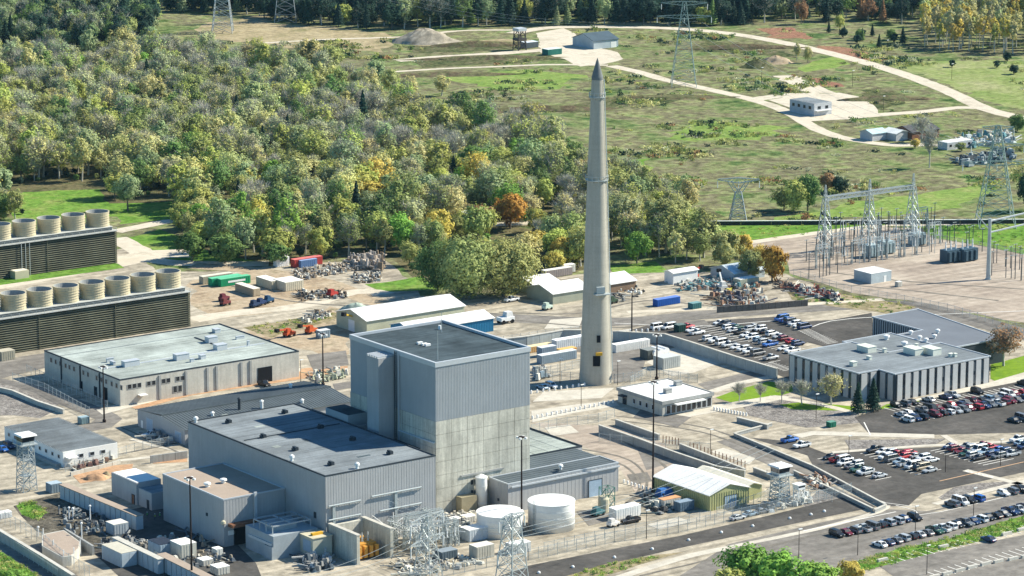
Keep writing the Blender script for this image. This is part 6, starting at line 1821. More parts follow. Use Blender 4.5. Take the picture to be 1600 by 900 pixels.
for i, (px, py, L, lab) in enumerate(((1382, 398, 5, 'pale blue transformer in the middle of the switchyard, left one'), (1358, 404, 5, 'pale blue transformer in the switchyard nearest the hut'), (1480, 412, 7, 'large dark blue transformer with white bushings right of the switchyard, left half'), (1506, 410, 7, 'large dark blue transformer right of the switchyard, right half'), (1430, 385, 5, 'pale transformer behind the big blue pair'))):
    g_ = G(px, py); t = thing('power_transformer', lab, 'transformer', g_)
    c = mat('pale blue steel', (.30, .38, .40), .5, .1) if i in (0, 1, 4) else mat('dark blue steel', (.06, .10, .13), .5, .1)
    MB().box(g_.x, g_.x + L, g_.y, g_.y + 4, .2, 4.6).build('tank', c, t)
    for q in range(3): MB().box(g_.x + .4 + q * L / 3, g_.x + 1.4 + q * L / 3, g_.y - .8, g_.y - .02, .6, 4).build('radiator', c, t)
    for q in range(3): MB().lathe(g_.x + 1 + q * (L - 2) / 2, g_.y + 2, [(.35, 4.6), (.22, 5.4), (.3, 5.7), (.18, 6.6), (.25, 6.8), (.1, 7.8)], 8, True).build('bushing', WHITE, t)
# scrap piles and pipe stacks : uncountable clutter
def clutter(label, region, n, cols, smax=1.6, seed=1, name='scrap_heap', cat='scrap', hmax=1.4):
    r_ = random.Random(seed)
    A = [G(*p) for p in region]
    mats = [mat('clutter %s' % str(c), c, .8, 0, .2, .6, .2) for c in cols]
    v, f, mi = [], [], []
    me = bpy.data.meshes.new(name)
    bb = MB(); idx = []
    for i in range(n):
        u, w_ = r_.random(), r_.random()
        p = A[0].lerp(A[1], u).lerp(A[3].lerp(A[2], u), w_)
        z = r_.random() ** 2 * hmax * .6
        k0 = len(bb.f)
        if r_.random() < .4:
            a = r_.uniform(0, 3.14); L = r_.uniform(1.5, 5) * smax / 1.6
            bb.bar((p.x, p.y, z + .2), (p.x + L * math.cos(a), p.y + L * math.sin(a), z + .2 + r_.uniform(-.1, .5)), r_.uniform(.15, .4))
        else:
            L = r_.uniform(.5, smax)
            bb.obox(p.x, p.y, r_.uniform(0, 3), L, L * r_.uniform(.4, 1), z, z + r_.uniform(.3, hmax), L * r_.uniform(.4, 1), L * .4)
        idx += [r_.randrange(len(mats))] * (len(bb.f) - k0)
    o = bb.build(name, mats, None)
    o.data.polygons.foreach_set('material_index', idx)
    tag(o, label, cat, None, 'stuff')
WT, GY, BR, RS, TL = (.6, .58, .50), (.25, .25, .24), (.22, .17, .12), (.30, .18, .12), (.10, .22, .24)
clutter('pale timber and scrap strewn at the wood edge', [(455, 425), (560, 410), (580, 420), (470, 440)], 260, [WT, GY, BR, (.5, .42, .32)], seed=1)
clutter('grey-brown scrap heap at the wood edge', [(540, 408), (600, 404), (600, 426), (555, 420)], 320, [(.4, .36, .32), GY, BR, (.5, .42, .34)], 1.8, 2, hmax=3.2)
clutter('line of white scrap bags below the grey-brown heap', [(550, 432), (595, 428), (596, 440), (556, 444)], 120, [WT, GY, BR], seed=3)
clutter('scrap line of white and dark pieces across the dirt lot', [(465, 458), (530, 456), (545, 466), (470, 472)], 160, [WT, (.05, .05, .05), GY, BR], seed=4)
clutter('small scatter of pallets beside the orange lifts', [(470, 500), (510, 486), (520, 494), (480, 508)], 60, [WT, GY, BR], seed=5)
clutter('teal and white pipe clutter in the yard by the dirt lot', [(1050, 440), (1180, 432), (1190, 450), (1060, 456)], 260, [TL, WT, GY, RS], 2, 6)
clutter('clutter of timber and steel by the dark block wall', [(1110, 462), (1190, 456), (1200, 480), (1120, 484)], 260, [BR, GY, (.08, .08, .1), WT, RS], 2.4, 7, hmax=2.2)
clutter('dark line of machines and parts on the dirt slope', [(1230, 448), (1310, 462), (1316, 474), (1250, 462)], 260, [(.06, .06, .07), GY, (.25, .08, .06), WT], 2.2, 8, hmax=1.8)
clutter('red-brown scrap in the dirt slope left of the machine line', [(1210, 440), (1250, 448), (1262, 460), (1220, 452)], 90, [RS, (.08, .08, .08), BR], 1.8, 9)
clutter('yard clutter at the foot of the chimney sheds', [(940, 462), (1000, 450), (1010, 462), (950, 478)], 60, [GY, (.06, .06, .06), WT], 1.5, 10)
clutter('farmyard clutter of tanks and vehicles by the trailer home', [(1480, 218), (1580, 206), (1590, 222), (1520, 232)], 150, [(.5, .55, .55), WT, GY, TL], 3, 11, hmax=2.2)
clutter('blue-grey junk heap below the trailer home', [(1490, 252), (1570, 236), (1590, 252), (1500, 262)], 150, [(.12, .16, .18), (.3, .34, .34), (.05, .06, .07)], 3.5, 12, hmax=2.5)
clutter('pipes and planks stacked beside the yellow-green shed', [(1005, 780), (1030, 772), (1062, 795), (1030, 805)], 160, [(.1, .14, .14), GY, WT, (.05, .05, .05)], 2.2, 13, hmax=1.6)
clutter('white crates and bags before the yellow-green shed', [(1195, 790), (1260, 776), (1270, 786), (1205, 800)], 90, [WT, (.5, .52, .5), GY], 1.8, 14)
clutter('planks and rubble on the ground by the steel yard', [(610, 888), (690, 862), (760, 880), (640, 905)], 150, [(.45, .4, .3), WT, GY], 2, 15, hmax=.9)
clutter('stored material in the shaded lower yard', [(210, 850), (300, 830), (370, 880), (290, 900)], 120, [GY, (.12, .14, .16), WT, (.3, .26, .2)], 1.8, 16)
clutter('dark equipment around the pump skid', [(470, 872), (510, 864), (520, 890), (480, 896)], 120, [(.06, .08, .1), GY, (.5, .5, .48)], 1.8, 17, hmax=2)
clutter('pale gear on the lower roofs left of the small tank', [(680, 812), (740, 800), (750, 812), (700, 826)], 90, [(.5, .46, .38), WT, GY], 2, 18)
clutter('crates and cylinders behind the tall block right side', [(833, 580), (850, 576), (860, 590), (838, 596)], 60, [(.2, .26, .3), WT, GY], 1.8, 19, hmax=2)
clutter('kit beside the equipment on the orange dirt strip', [(480, 592), (530, 580), (545, 590), (500, 600)], 60, [(.4, .42, .3), WT, GY], 2, 20, hmax=2)
clutter('piping between the small tank and the cabin', [(690, 826), (730, 822), (738, 840), (700, 850)], 120, [(.1, .12, .12), WT, GY], 2.2, 21, hmax=2)
clutter('trucks and gear parked behind the wall at the right watchtower', [(1260, 752), (1280, 746), (1300, 760), (1276, 766)], 60, [WT, GY, RS], 1.6, 22)
clutter('pipes, valves and posts in the shaded hollow at the lower left', [(90, 800), (170, 800), (180, 840), (110, 838)], 80, [GY, (.10, .13, .15), (.06, .07, .08), (.28, .30, .3)], 1.4, 31, hmax=1.8)
clutter('pipes and hoses by the panelled wall end at the lower left', [(150, 850), (210, 838), (240, 860), (180, 880)], 90, [GY, (.10, .13, .15), (.06, .07, .08), (.3, .3, .28)], 1.4, 32, hmax=1.6)
clutter('planters and rails on the steps of the site office', [(110, 728), (175, 710), (182, 718), (118, 738)], 80, [RS, GY, (.2, .12, .1), WT], 1.6, 33, hmax=1.2)
clutter('stored ducts beside the garages of the long shed', [(232, 676), (275, 690), (268, 700), (228, 684)], 40, [WT, GY, (.1, .12, .14)], 1.8, 34, hmax=1.6)
for i, (x, y, h) in enumerate(((108, 812, 3.2), (114, 812, 3.0), (141, 815, 4.2), (60, 838, 2.4), (128, 850, 5.5))):
    g_ = G(x, y); t = thing('vent_post', 'white vent post, %s from left in the lower left hollow' % ORD[[1, 2, 4, 0, 3][i]], 'post', g_, 0, 'white vent posts at the lower left')
    MB().tube(g_, g_ + Vector((0, 0, h)), .18, .16, 8).build('pipe', WHITE, t)
    MB().lathe(g_.x, g_.y, [(.32, h - .1), (.36, h + .2), (.1, h + .4)], 8, True, True).build('cap', WHITE, t)
container('grey tank cabin with pale lid at the end of the tan-topped wall', (178, 838), 4.4, (.36, .40, .42), 'X', 3.0, 4.2, cat='hut', name='site_cabin', roofcol=(.62, .60, .54))
container('white car-sized box at the left edge above the platform', (0, 812), 3.6, (.6, .62, .62), 'X', 1.6, 2.2, cat='box', name='utility_box', roofcol=(.85, .84, .8))
# spoil mounds
def mound(label, px, py, r, h, m, cat='mound', name='spoil_mound', seed=1, sx=1.6):
    g_ = G(px, py); r_ = random.Random(seed)
    v, f = [], []; n, k = 24, 7
    for j in range(k):
        q = j / (k - 1)
        for i in range(n):
            a = 2 * math.pi * i / n
            rr = r * (1 - q) * (1 + .18 * r_.uniform(-1, 1)) + .05
            v.append((rr * math.cos(a) * sx, rr * math.sin(a), h * (math.sin(q * math.pi / 2) ** 1.2) * (1 + .12 * r_.uniform(-1, 1)) - .1))
    for j in range(k - 1):
        for i in range(n):
            i2 = (i + 1) % n
            f.append((j * n + i, j * n + i2, (j + 1) * n + i2, (j + 1) * n + i))
    b = MB(); b.add(v, f); o = b.build(name, m, None, smooth=True)
    o.location = g_; o.rotation_euler = (0, 0, R(-30)); tag(o, label, cat)
mound('big pale earth mound in the far field below the dark wood', 664, 66, 10, 7, YARD, seed=2, sx=1.8)
mound('dark spoil mound beside a pale one by the far track', 1185, 105, 6, 4, MATS['dark brush'], seed=3)
mound('pale spoil mound by the far track', 1212, 98, 6, 3.5, DIRT, seed=4)
mound('orange sand pile before the white shed', 150, 748, 2.6, 1.6, ORANGE, seed=5)
mound('dark sand pile right beside the orange sand pile', 166, 744, 1.6, 1.4, MATS['weedy dirt'], seed=6, sx=1)
mound('round-backed pale hut-like mound by the cream shed', 556, 484, 3, 2.4, mat('pale green cover', (.35, .42, .35)), seed=7, sx=2)
mound('tan gravel heap behind the yellow-green shed', 1195, 772, 3, 1.6, SAND, seed=8)
BERM = ground_mat('brown bank earth', [(.07, .06, .035), (.14, .11, .07), (.12, .13, .06), (.20, .16, .10)], .12, .4, .4, .5)
mound('long brown earth bank right of the big pale mound', 745, 72, 5, 2.6, BERM, seed=12, sx=6.5)
mound('long dark bank between the two straight pale tracks', 760, 92, 5, 2.0, BERM, seed=13, sx=9)
mound('low dark bank below the lower straight track', 700, 118, 5, 1.8, BERM, seed=14, sx=8)
mound('brushy bank left of the far barn track', 850, 172, 6, 2.0, BERM, seed=15, sx=6)
mound('low brown bank right of the chimney in the brushy field', 1030, 154, 5, 1.8, BERM, seed=16, sx=8)
mound('brown bank between the two gravel tracks', 1160, 76, 5, 2.4, BERM, seed=17, sx=7)
mound('brown bank above the farm sheds', 1385, 156, 5, 2.2, BERM, seed=18, sx=5)
# timber tower in far lot
g_ = G(812, 78); t = thing('timber_tower', 'dark timber training tower at the edge of the far gravel lot', 'tower', g_)
b = MB(); lattice(b, g_.x, g_.y, 0, 11, 5, 4, 3, .35); b.build('frame', mat('dark timber', (.07, .065, .06)), t)
MB().box(g_.x - 2.6, g_.x + 2.6, g_.y - 2.6, g_.y + 2.6, 5, 6.2).build('middle_deck', MATS['dark timber'], t)
MB().box(g_.x - 2.6, g_.x + 2.6, g_.y - 2.6, g_.y + 2.6, 10, 11.4).build('top_deck', TRIM, t)
# row of short posts beside barrier
po = tag(MB().tube((0, 0, 0), (0, 0, 2.2), .14, .12, 6).build('short_post', RUST), 'x', 'post', 'short rusty posts')
first = True
for a, b, n, d in (((1078, 702), (1164, 732), 16, 'behind the segmented barrier'), ((1036, 692), (1060, 696), 6, 'at the barrier gap')):
    for i in range(n):
        q = po if first else po.copy()
        if not first: COL.objects.link(q)
        first = False
        q.location = G(*a).lerp(G(*b), i / (n - 1)); q['label'] = 'short rusty post, %s from the left %s' % (ORD[i], d)
# people in the shaded yard
def person(px, py, vest, label, rz=0):
    g_ = G(px, py)
    vs = [(0, 0, .95), (.10, 0, .9), (-.10, 0, .9), (.12, .04, .5), (-.12, -.04, .5), (.13, 0, .07), (-.13, 0, .07), (.14, -.16, .04), (-.14, -.16, .04),
          (0, 0, 1.2), (0, 0, 1.42), (.2, 0, 1.42), (-.2, 0, 1.42), (.27, .02, 1.12), (-.27, .02, 1.12), (.25, -.12, .86), (-.25, -.12, .86), (0, -.01, 1.52), (0, -.02, 1.66), (0, -.02, 1.76)]
    es = [(0, 1), (0, 2), (1, 3), (2, 4), (3, 5), (4, 6), (5, 7), (6, 8), (0, 9), (9, 10), (10, 11), (10, 12), (11, 13), (12, 14), (13, 15), (14, 16), (10, 17), (17, 18), (18, 19)]
    rad = [.15, .11, .11, .075, .075, .05, .05, .04, .04, .15, .14, .07, .07, .05, .05, .035, .035, .06, .10, .08]
    me = bpy.data.meshes.new('person'); me.from_pydata(vs, es, [])
    o = bpy.data.objects.new('person', me); COL.objects.link(o)
    md = o.modifiers.new('skin', 'SKIN')
    for i, r in enumerate(rad): me.skin_vertices[0].data[i].radius = (r, r * .8)
    me.skin_vertices[0].data[0].use_root = True
    sb = o.modifiers.new('sub', 'SUBSURF'); sb.levels = sb.render_levels = 1
    me.materials.append(mat('dark work clothes', (.05, .06, .08), .9))
    o.location = g_; o.rotation_euler = (0, 0, rz)
    tag(o, label, 'person', 'workers in the shaded yard')
    v = MB(); v.lathe(0, 0, [(.17, 1.0), (.19, 1.2), (.2, 1.42), (.1, 1.5)], 10, True); q = v.build('safety_vest', vest, None); q.parent = o
    h = MB(); h.lathe(0, -.02, [(.14, 1.70), (.13, 1.76), (.08, 1.83), (.02, 1.85)], 10, True); q = h.build('helmet', WHITE, None); q.parent = o
VY = mat('yellow vest', (.5, .6, .08)); VG = mat('green vest', (.15, .45, .15))
for i, (x, y, v_, lab) in enumerate(((230, 810, VG, 'leftmost'), (242, 813, VY, 'second from left'), (250, 811, VG, 'second from right'), (257, 808, VY, 'rightmost'))):
    person(x, y, v_, 'worker in %s vest and white helmet, %s of four in the shaded yard' % ('green' if v_ is VG else 'yellow', lab), i)
# skin_vertices layer exists only after the modifier is added
#@@D
# ------------------------------------------------------------------ trees
def nrg(seed): return np.random.RandomState(seed)
def leaf_cloud(seed, h, w, base, nclump, per, size, top_pow=1.0, shell=.75, tall=1.0):
    """leaf quads in clumps spread through an uneven crown"""
    r = nrg(seed)
    cz, rz_, rx = h * (base + (1 - base) / 2), h * (1 - base) / 2, w / 2
    C = []
    while len(C) < nclump:
        p = r.uniform(-1, 1, 3)
        d = np.linalg.norm(p)
        if d > 1 or d < .35 * r.rand(): continue
        if p[2] < -.2 and r.rand() < .35: continue
        k = 1 + .22 * math.sin(3 * math.atan2(p[1], p[0]) + seed) + .12 * r.randn()
        C.append((p[0] * rx * .82 * k, p[1] * rx * .82 * k, cz + p[2] * rz_ * .86))
    C = np.array(C)
    cr = r.uniform(.06, .15, nclump) * w
    n = nclump * per
    ci = np.repeat(np.arange(nclump), per)
    d = r.randn(n, 3); d /= np.linalg.norm(d, axis=1)[:, None]
    rad = (shell + (1 - shell) * r.rand(n)) * cr[ci] * (1 + .25 * r.randn(n) * .5)
    P = C[ci] + d * rad[:, None] * np.array([1, 1, 1.15])
    ctr = np.array([0, 0, cz - rz_ * .3])
    nn = d * .7 + (P - ctr) / np.linalg.norm(P - ctr, axis=1)[:, None] * 1.0 + r.randn(n, 3) * .33
    nn /= np.linalg.norm(nn, axis=1)[:, None]
    a = r.randn(n, 3); u = np.cross(nn, a); u /= np.linalg.norm(u, axis=1)[:, None]
    v = np.cross(nn, u)
    s = (size * r.uniform(.6, 1.35, n))[:, None]
    V = np.stack([P - u * s - v * s * .6, P + u * s - v * s * .5, P + u * s * .8 + v * s * .6, P - u * s * .7 + v * s * .7], 1).reshape(-1, 3)
    return V, n, C
def limbs(seed, h, w, C, base, m_r, k=14, twig=0, tw_len=1.6, tw_r=.035):
    r = random.Random(seed)
    b = MB()
    lean = Vector((r.uniform(-.4, .4), r.uniform(-.4, .4), 0))
    top = Vector((0, 0, h * .72)) + lean * 2
    b.tube((0, 0, -.3), Vector((0, 0, h * .35)) + lean, m_r, m_r * .7, 7)
    b.tube(Vector((0, 0, h * .35)) + lean, top, m_r * .7, m_r * .25, 6)
    idx = list(range(len(C))); r.shuffle(idx)
    ends = []
    for i in idx[:k]:
        c = Vector(C[i])
        q = r.uniform(.25, .75)
        s = (Vector((0, 0, h * .35)) + lean).lerp(top, q) if q > .35 else Vector((0, 0, h * (.2 + q * .4)))
        s.z = min(s.z, c.z - .2)
        mid = s.lerp(c, .5) + Vector((0, 0, .05 * h))
        b.tube(s, mid, m_r * .32, m_r * .2, 4, False); b.tube(mid, c, m_r * .2, m_r * .07, 4, False)
        ends.append((mid, c))
    for _ in range(twig):
        mid, c = r.choice(ends)
        s = mid.lerp(c, r.random())
        d = (c - Vector((0, 0, h * .3))).normalized() * .8 + Vector((r.gauss(0, .5), r.gauss(0, .5), r.gauss(.35, .35)))
        d.normalize()
        e = s + d * tw_len * r.uniform(.5, 1.5)
        n_ = d.cross(Vector((r.gauss(0, 1), r.gauss(0, 1), r.gauss(0, 1)))).normalized() * tw_r
        o = len(b.v)
        b.v += [tuple(s + n_), tuple(s - n_), tuple(e - n_ * .3), tuple(e + n_ * .3)]
        b.f.append((o, o + 1, o + 2, o + 3))
    return b
def mesh_from(name, V, n, m):
    me = bpy.data.meshes.new(name)
    me.vertices.add(len(V)); me.vertices.foreach_set('co', V.astype(np.float32).ravel())
    me.loops.add(4 * n); me.loops.foreach_set('vertex_index', np.arange(4 * n, dtype=np.int32))
    me.polygons.add(n); me.polygons.foreach_set('loop_start', np.arange(0, 4 * n, 4, dtype=np.int32))
    me.update(calc_edges=True)
    me.materials.append(m)
    return me
def mb_mesh(b, name, m):
    me = bpy.data.meshes.new(name); me.from_pydata(b.v, [], b.f); me.materials.append(m); return me
VAR = []     # (kind, h, w, crown mesh, trunk mesh)
def add_var(kind, seed, h, w, base, ncl, per, size, mr, k, twig=0, tl=1.6, bark=None, tr_=.035, shell=.75):
    V, n, C = leaf_cloud(seed, h, w, base, ncl, per, size, shell=shell)
    VAR.append((kind, h, w, mesh_from('crown', V, n, LEAF), mb_mesh(limbs(seed, h, w, C, base, mr, k, twig, tl, tr_), 'trunk', bark or BARK)))
add_var('leafy', 1, 12, 9, .15, 85, 26, .26, .30, 30, 200, 1.4, BARKL)
add_var('leafy', 2, 14, 8, .15, 85, 26, .26, .30, 30, 200, 1.4, BARKL)
add_var('leafy', 3, 11, 9.5, .12, 90, 26, .26, .28, 30, 160, 1.4, BARK)
add_var('leafy', 4, 16, 8.0, .2, 85, 26, .26, .30, 34, 260, 1.6, BARKL)
add_var('leafy', 24, 15, 10, .2, 100, 24, .26, .30, 34, 260, 1.6, BARKL)
add_var('sparse', 5, 14, 8.5, .22, 80, 15, .24, .30, 50, 600, 1.8, BARKL, .045)
add_var('sparse', 6, 13, 9.5, .22, 85, 14, .24, .28, 50, 700, 1.8, BARKL, .045)
add_var('sparse', 7, 16, 8, .25, 80, 16, .24, .30, 50, 600, 2.0, BARKL, .045)
add_var('bare', 8, 12, 8.5, .3, 44, 6, .22, .28, 44, 1300, 1.9, BARKL, .045)
add_var('bare', 9, 13, 8, .32, 44, 5, .22, .28, 44, 1300, 2.1, BARKL, .045)
add_var('dense', 10, 10, 9, .06, 85, 44, .27, .30, 8, 0)
add_var('dense', 11, 11, 10, .08, 95, 42, .27, .30, 8, 0)
def conifer(seed, h, w):
    r = nrg(seed); P, N = [], []
    n = 1500
    q = r.rand(n) ** .75
    z = h * (.08 + .92 * (1 - q))
    tier = .75 + .25 * np.cos(z * 2 * math.pi / (h / 11))
    rad = (w / 2) * (q ** .85) * tier * (.55 + .45 * r.rand(n) ** .5)
    a = r.rand(n) * 2 * math.pi
    P = np.stack([rad * np.cos(a), rad * np.sin(a), z], 1)
    nn = np.stack([np.cos(a), np.sin(a), .5 + 0 * a], 1) + r.randn(n, 3) * .4
    nn /= np.linalg.norm(nn, axis=1)[:, None]
    u = np.cross(nn, r.randn(n, 3)); u /= np.linalg.norm(u, axis=1)[:, None]; v = np.cross(nn, u)
    s = (.34 * r.uniform(.6, 1.3, n))[:, None]
    V = np.stack([P - u * s - v * s * .5, P + u * s - v * s * .5, P + u * s * .7 + v * s * .5, P - u * s * .7 + v * s * .5], 1).reshape(-1, 3)
    b = MB().tube((0, 0, -.2), (0, 0, h * .9), .28, .05, 6)
    VAR.append(('conifer', h, w, mesh_from('crown', V, n, LEAF), mb_mesh(b, 'trunk', BARK)))
add_var('tall', 30, 21, 14, .22, 150, 38, .30, .45, 40, 200, 2.2, BARK)
add_var('tall', 31, 20, 12, .28, 130, 34, .30, .42, 40, 300, 2.2, BARKL)
add_var('round', 32, 20, 21, .02, 300, 42, .34, .5, 20, 0)
conifer(12, 14, 6); conifer(13, 11, 5.2)
def poplar(seed, h, w):
    V, n, C = leaf_cloud(seed, h, w, .3, 40, 45, .30)
    b = limbs(seed, h, w, C, .3, .3, 18, 120, 2.0, .05)
    VAR.append(('poplar', h, w, mesh_from('crown', V, n, LEAF), mb_mesh(b, 'trunk', BARKL)))
poplar(14, 20, 6.5); poplar(15, 22, 7)
BYK = {}
for i, v in enumerate(VAR): BYK.setdefault(v[0], []).append(i)

COLS = {'olive': (0.320, 0.352, 0.117), 'green': (0.158, 0.251, 0.071), 'bright green': (0.231, 0.403, 0.071), 'yellow-green': (0.449, 0.483, 0.128), 'grey-olive': (0.441, 0.466, 0.231), 'grey': (0.528, 0.532, 0.333),
        'golden': (0.620, 0.500, 0.114), 'orange': (0.520, 0.280, 0.057), 'rusty': (0.360, 0.210, 0.095), 'dark green': (0.028, 0.066, 0.042), 'grey-green': (0.302, 0.376, 0.177), 'khaki': (0.531, 0.514, 0.211)}
def poly_world(px): return [G2(*p) for p in px]
def inside(p, poly):
    x, y = p; c = False
    for i in range(len(poly)):
        x1, y1 = poly[i]; x2, y2 = poly[i - 1]
        if (y1 > y) != (y2 > y) and x < (x2 - x1) * (y - y1) / (y2 - y1) + x1: c = not c
    return c
def scatter(px, spacing, seed, keep=1.0, holes=()):
    poly = poly_world(px); r = random.Random(seed)
    xs = [p[0] for p in poly]; ys = [p[1] for p in poly]
    out = []
    x = min(xs)
    H = [(Vector(G2(a, b)), rr) for a, b, rr in holes]
    while x < max(xs):
        y = min(ys)
        while y < max(ys):
            p = (x + r.uniform(-.48, .48) * spacing, y + r.uniform(-.48, .48) * spacing)
            if r.random() < keep and inside(p, poly) and all((Vector(p) - h).length > rr for h, rr in H): out.append(p)
            y += spacing
        x += spacing
    return out
def pick(r, table):
    t_ = sum(w_ for _, w_ in table); q = r.random() * t_
    for k, w_ in table:
        q -= w_
        if q <= 0: return k
    return table[-1][0]
TREES = []   # dict(x,y,kind,var,color,scale,rot)
def plant(p, kind, cname, s=None, r=rnd, zone='wood', h=None, sw=None):
    vi = r.choice(BYK[kind])
    v = VAR[vi]
    sc_ = s if s else r.uniform(.78, 1.2)
    if h: sc_ = h / v[1]
    sx = sc_ * r.uniform(.88, 1.12) if not sw else sw / v[2]
    c = COLS[cname]; j = r.uniform(.82, 1.2)
    TREES.append(dict(p=Vector((p[0], p[1], 0)), kind=kind, vi=vi, c=tuple(min(1, q * j * r.uniform(.93, 1.07)) for q in c), cn=cname, s=(sx, sx, sc_ * (1 if h else .9)), r=r.uniform(0, 6.28), zone=zone))
F_main = [(-110, 352), (-110, 108), (90, 104), (250, 98), (330, 100), (430, 120), (500, 118), (560, 150), (640, 190), (700, 205), (800, 215), (870, 235), (920, 290), (940, 330), (930, 405), (900, 425), (860, 425), (820, 380), (700, 395), (655, 432), (610, 402),
          (520, 404), (430, 414), (330, 404), (285, 385), (280, 345), (265, 318), (185, 318), (120, 300), (70, 330), (20, 345)]
clear = [(797, 354, 9), (797, 366, 8), (797, 378, 7), (870, 406, 10), (838, 402, 8), (690, 420, 6), (882, 420, 6), (845, 374, 6), (300, 180, 6), (400, 192, 6), (40, 300, 12), (110, 300, 22), (160, 290, 12), (60, 322, 16), (235, 316, 12), (492, 340, 6), (724, 345, 8), (700, 318, 12), (530, 160, 10), (610, 165, 8), (300, 350, 9), (880, 345, 14)]
r = random.Random(21)
for p in scatter(F_main, 9.0, 3, .9, clear):
    n1 = math.sin(p[0] * .017 + p[1] * .011) + math.sin(p[1] * .023 - p[0] * .009 + 1.3)
    px, py = PX((p[0], p[1], 0))
    low = py > 290
    if px < 380 and py < 200 or (n1 > .9 and py < 300):
        kind = pick(r, [('bare', 2.6), ('sparse', 6), ('leafy', 3), ('conifer', .2)])
    elif low:
        kind = pick(r, [('bare', .3), ('sparse', 2.4), ('leafy', 7), ('dense', 2.2), ('conifer', .1)])
    else:
        kind = pick(r, [('bare', .8), ('sparse', 4.2), ('leafy', 5.5), ('conifer', .25)])
    if kind == 'bare': cn = pick(r, [('grey', 3), ('khaki', 1), ('grey-olive', 2)])
    elif kind == 'sparse': cn = pick(r, [('grey-olive', 4), ('khaki', 3.5), ('olive', 4), ('grey-green', 3), ('yellow-green', 1.5)])
    elif kind == 'conifer': cn = 'dark green'
    else: cn = pick(r, [('olive', 5), ('yellow-green', 4.5 if low else 2.6), ('green', 2.5), ('grey-green', 2.5), ('khaki', 3), ('golden', (1.5 if px > 520 else .6) if low else .15), ('orange', .22 if low else .03), ('rusty', .15), ('bright green', .8)])
    plant(p, kind, cn, r=r, s=r.choice([r.uniform(.85, 1.2), r.uniform(1.1, 1.65), r.uniform(1.2, 1.5)]))
# undergrowth bushes of the wood
for p in scatter(F_main, 9.0, 5, .8, clear):
    plant(p, 'dense', pick(r, [('green', 4), ('dark green', 5), ('bright green', .6), ('olive', 1)]), s=r.uniform(.2, .38), r=r, zone='under')
_ff = sheet('forest_floor', [(-110, 352), (-110, 100), (250, 92), (430, 116), (560, 146), (700, 200), (800, 212), (870, 232), (920, 286), (940, 405), (900, 428), (860, 430), (700, 440), (655, 436), (610, 404), (520, 404), (430, 414), (330, 404), (290, 385), (284, 345), (265, 322), (180, 322), (150, 296), (20, 300), (0, 345)], ground_mat('leaf litter', [(.05, .06, .03), (.10, .10, .05), (.15, .13, .07), (.08, .11, .04)], .06, .4, .4, .4), .55, 2)
F_right = [(945, 290), (1000, 300), (1050, 330), (1085, 352), (1110, 395), (1120, 415), (1090, 420), (1010, 400), (950, 404)]
for p in scatter(F_right, 7.5, 8, .97, [(995, 408, 7)]):
    kind = pick(r, [('sparse', 3), ('leafy', 6)])
    plant(p, kind, pick(r, [('olive', 6), ('khaki', 2), ('grey-green', 2), ('yellow-green', 2)]), r=r, zone='right', s=r.uniform(.95, 1.35))
for p in scatter([(860, 405), (905, 395), (905, 425), (862, 430)], 7, 9, 1): plant(p, 'dense', pick(r, [('yellow-green', 3), ('green', 2), ('golden', 1)]), r=r, zone='edge')
# top-left dark wood and far wood
for p in scatter([(-120, 76), (-120, 22), (250, 22), (240, 72), (150, 82)], 8.5, 10, .95):
    plant(p, pick(r, [('dense', 3), ('leafy', 4), ('conifer', 2), ('sparse', 2)]), pick(r, [('dark green', 5), ('green', 3), ('grey-green', 2), ('olive', 1)]), r=r, zone='far', s=r.uniform(1.0, 1.4))
for p in scatter([(250, 20), (380, 22), (470, 40), (560, 46), (640, 46), (720, 44), (800, 40), (900, 40), (1000, 40), (1100, 42), (1180, 38), (1260, 30), (1260, -70), (250, -70)], 8.5, 11, .93):
    px, py = PX((p[0], p[1], 0))
    k = pick(r, [('dense', 3), ('conifer', 5), ('leafy', 4), ('sparse', .8)])
    plant(p, k, pick(r, [('dark green', 12), ('green', 1.2), ('grey-green', .8), ('olive', .3), ('yellow-green', .15)]), r=r, zone='far', s=r.uniform(1.1, 1.55))
for p in scatter([(1260, 34), (1440, 40), (1440, -70), (1260, -70)], 9.5, 12, .85):
    plant(p, pick(r, [('dense', 3), ('conifer', 3), ('leafy', 3)]), pick(r, [('dark green', 6), ('green', 3), ('rusty', .5), ('olive', .8)]), r=r, zone='far', s=r.uniform(.9, 1.3))
for p in scatter([(1445, 80), (1600, 86), (1700, 84), (1700, -60), (1430, -60)], 8, 13, .9):
    plant(p, 'poplar', pick(r, [('khaki', 4), ('golden', 2), ('grey-olive', 4), ('yellow-green', 1.5), ('olive', 1)]), r=r, zone='poplar', s=r.uniform(.85, 1.15))
for p in scatter([(1290, 48), (1400, 55), (1440, 72), (1380, 76), (1300, 66)], 11, 14, .7):
    plant(p, pick(r, [('dense', 3), ('conifer', 2)]), pick(r, [('dark green', 5), ('green', 2)]), r=r, zone='meadow', s=r.uniform(.45, .8))
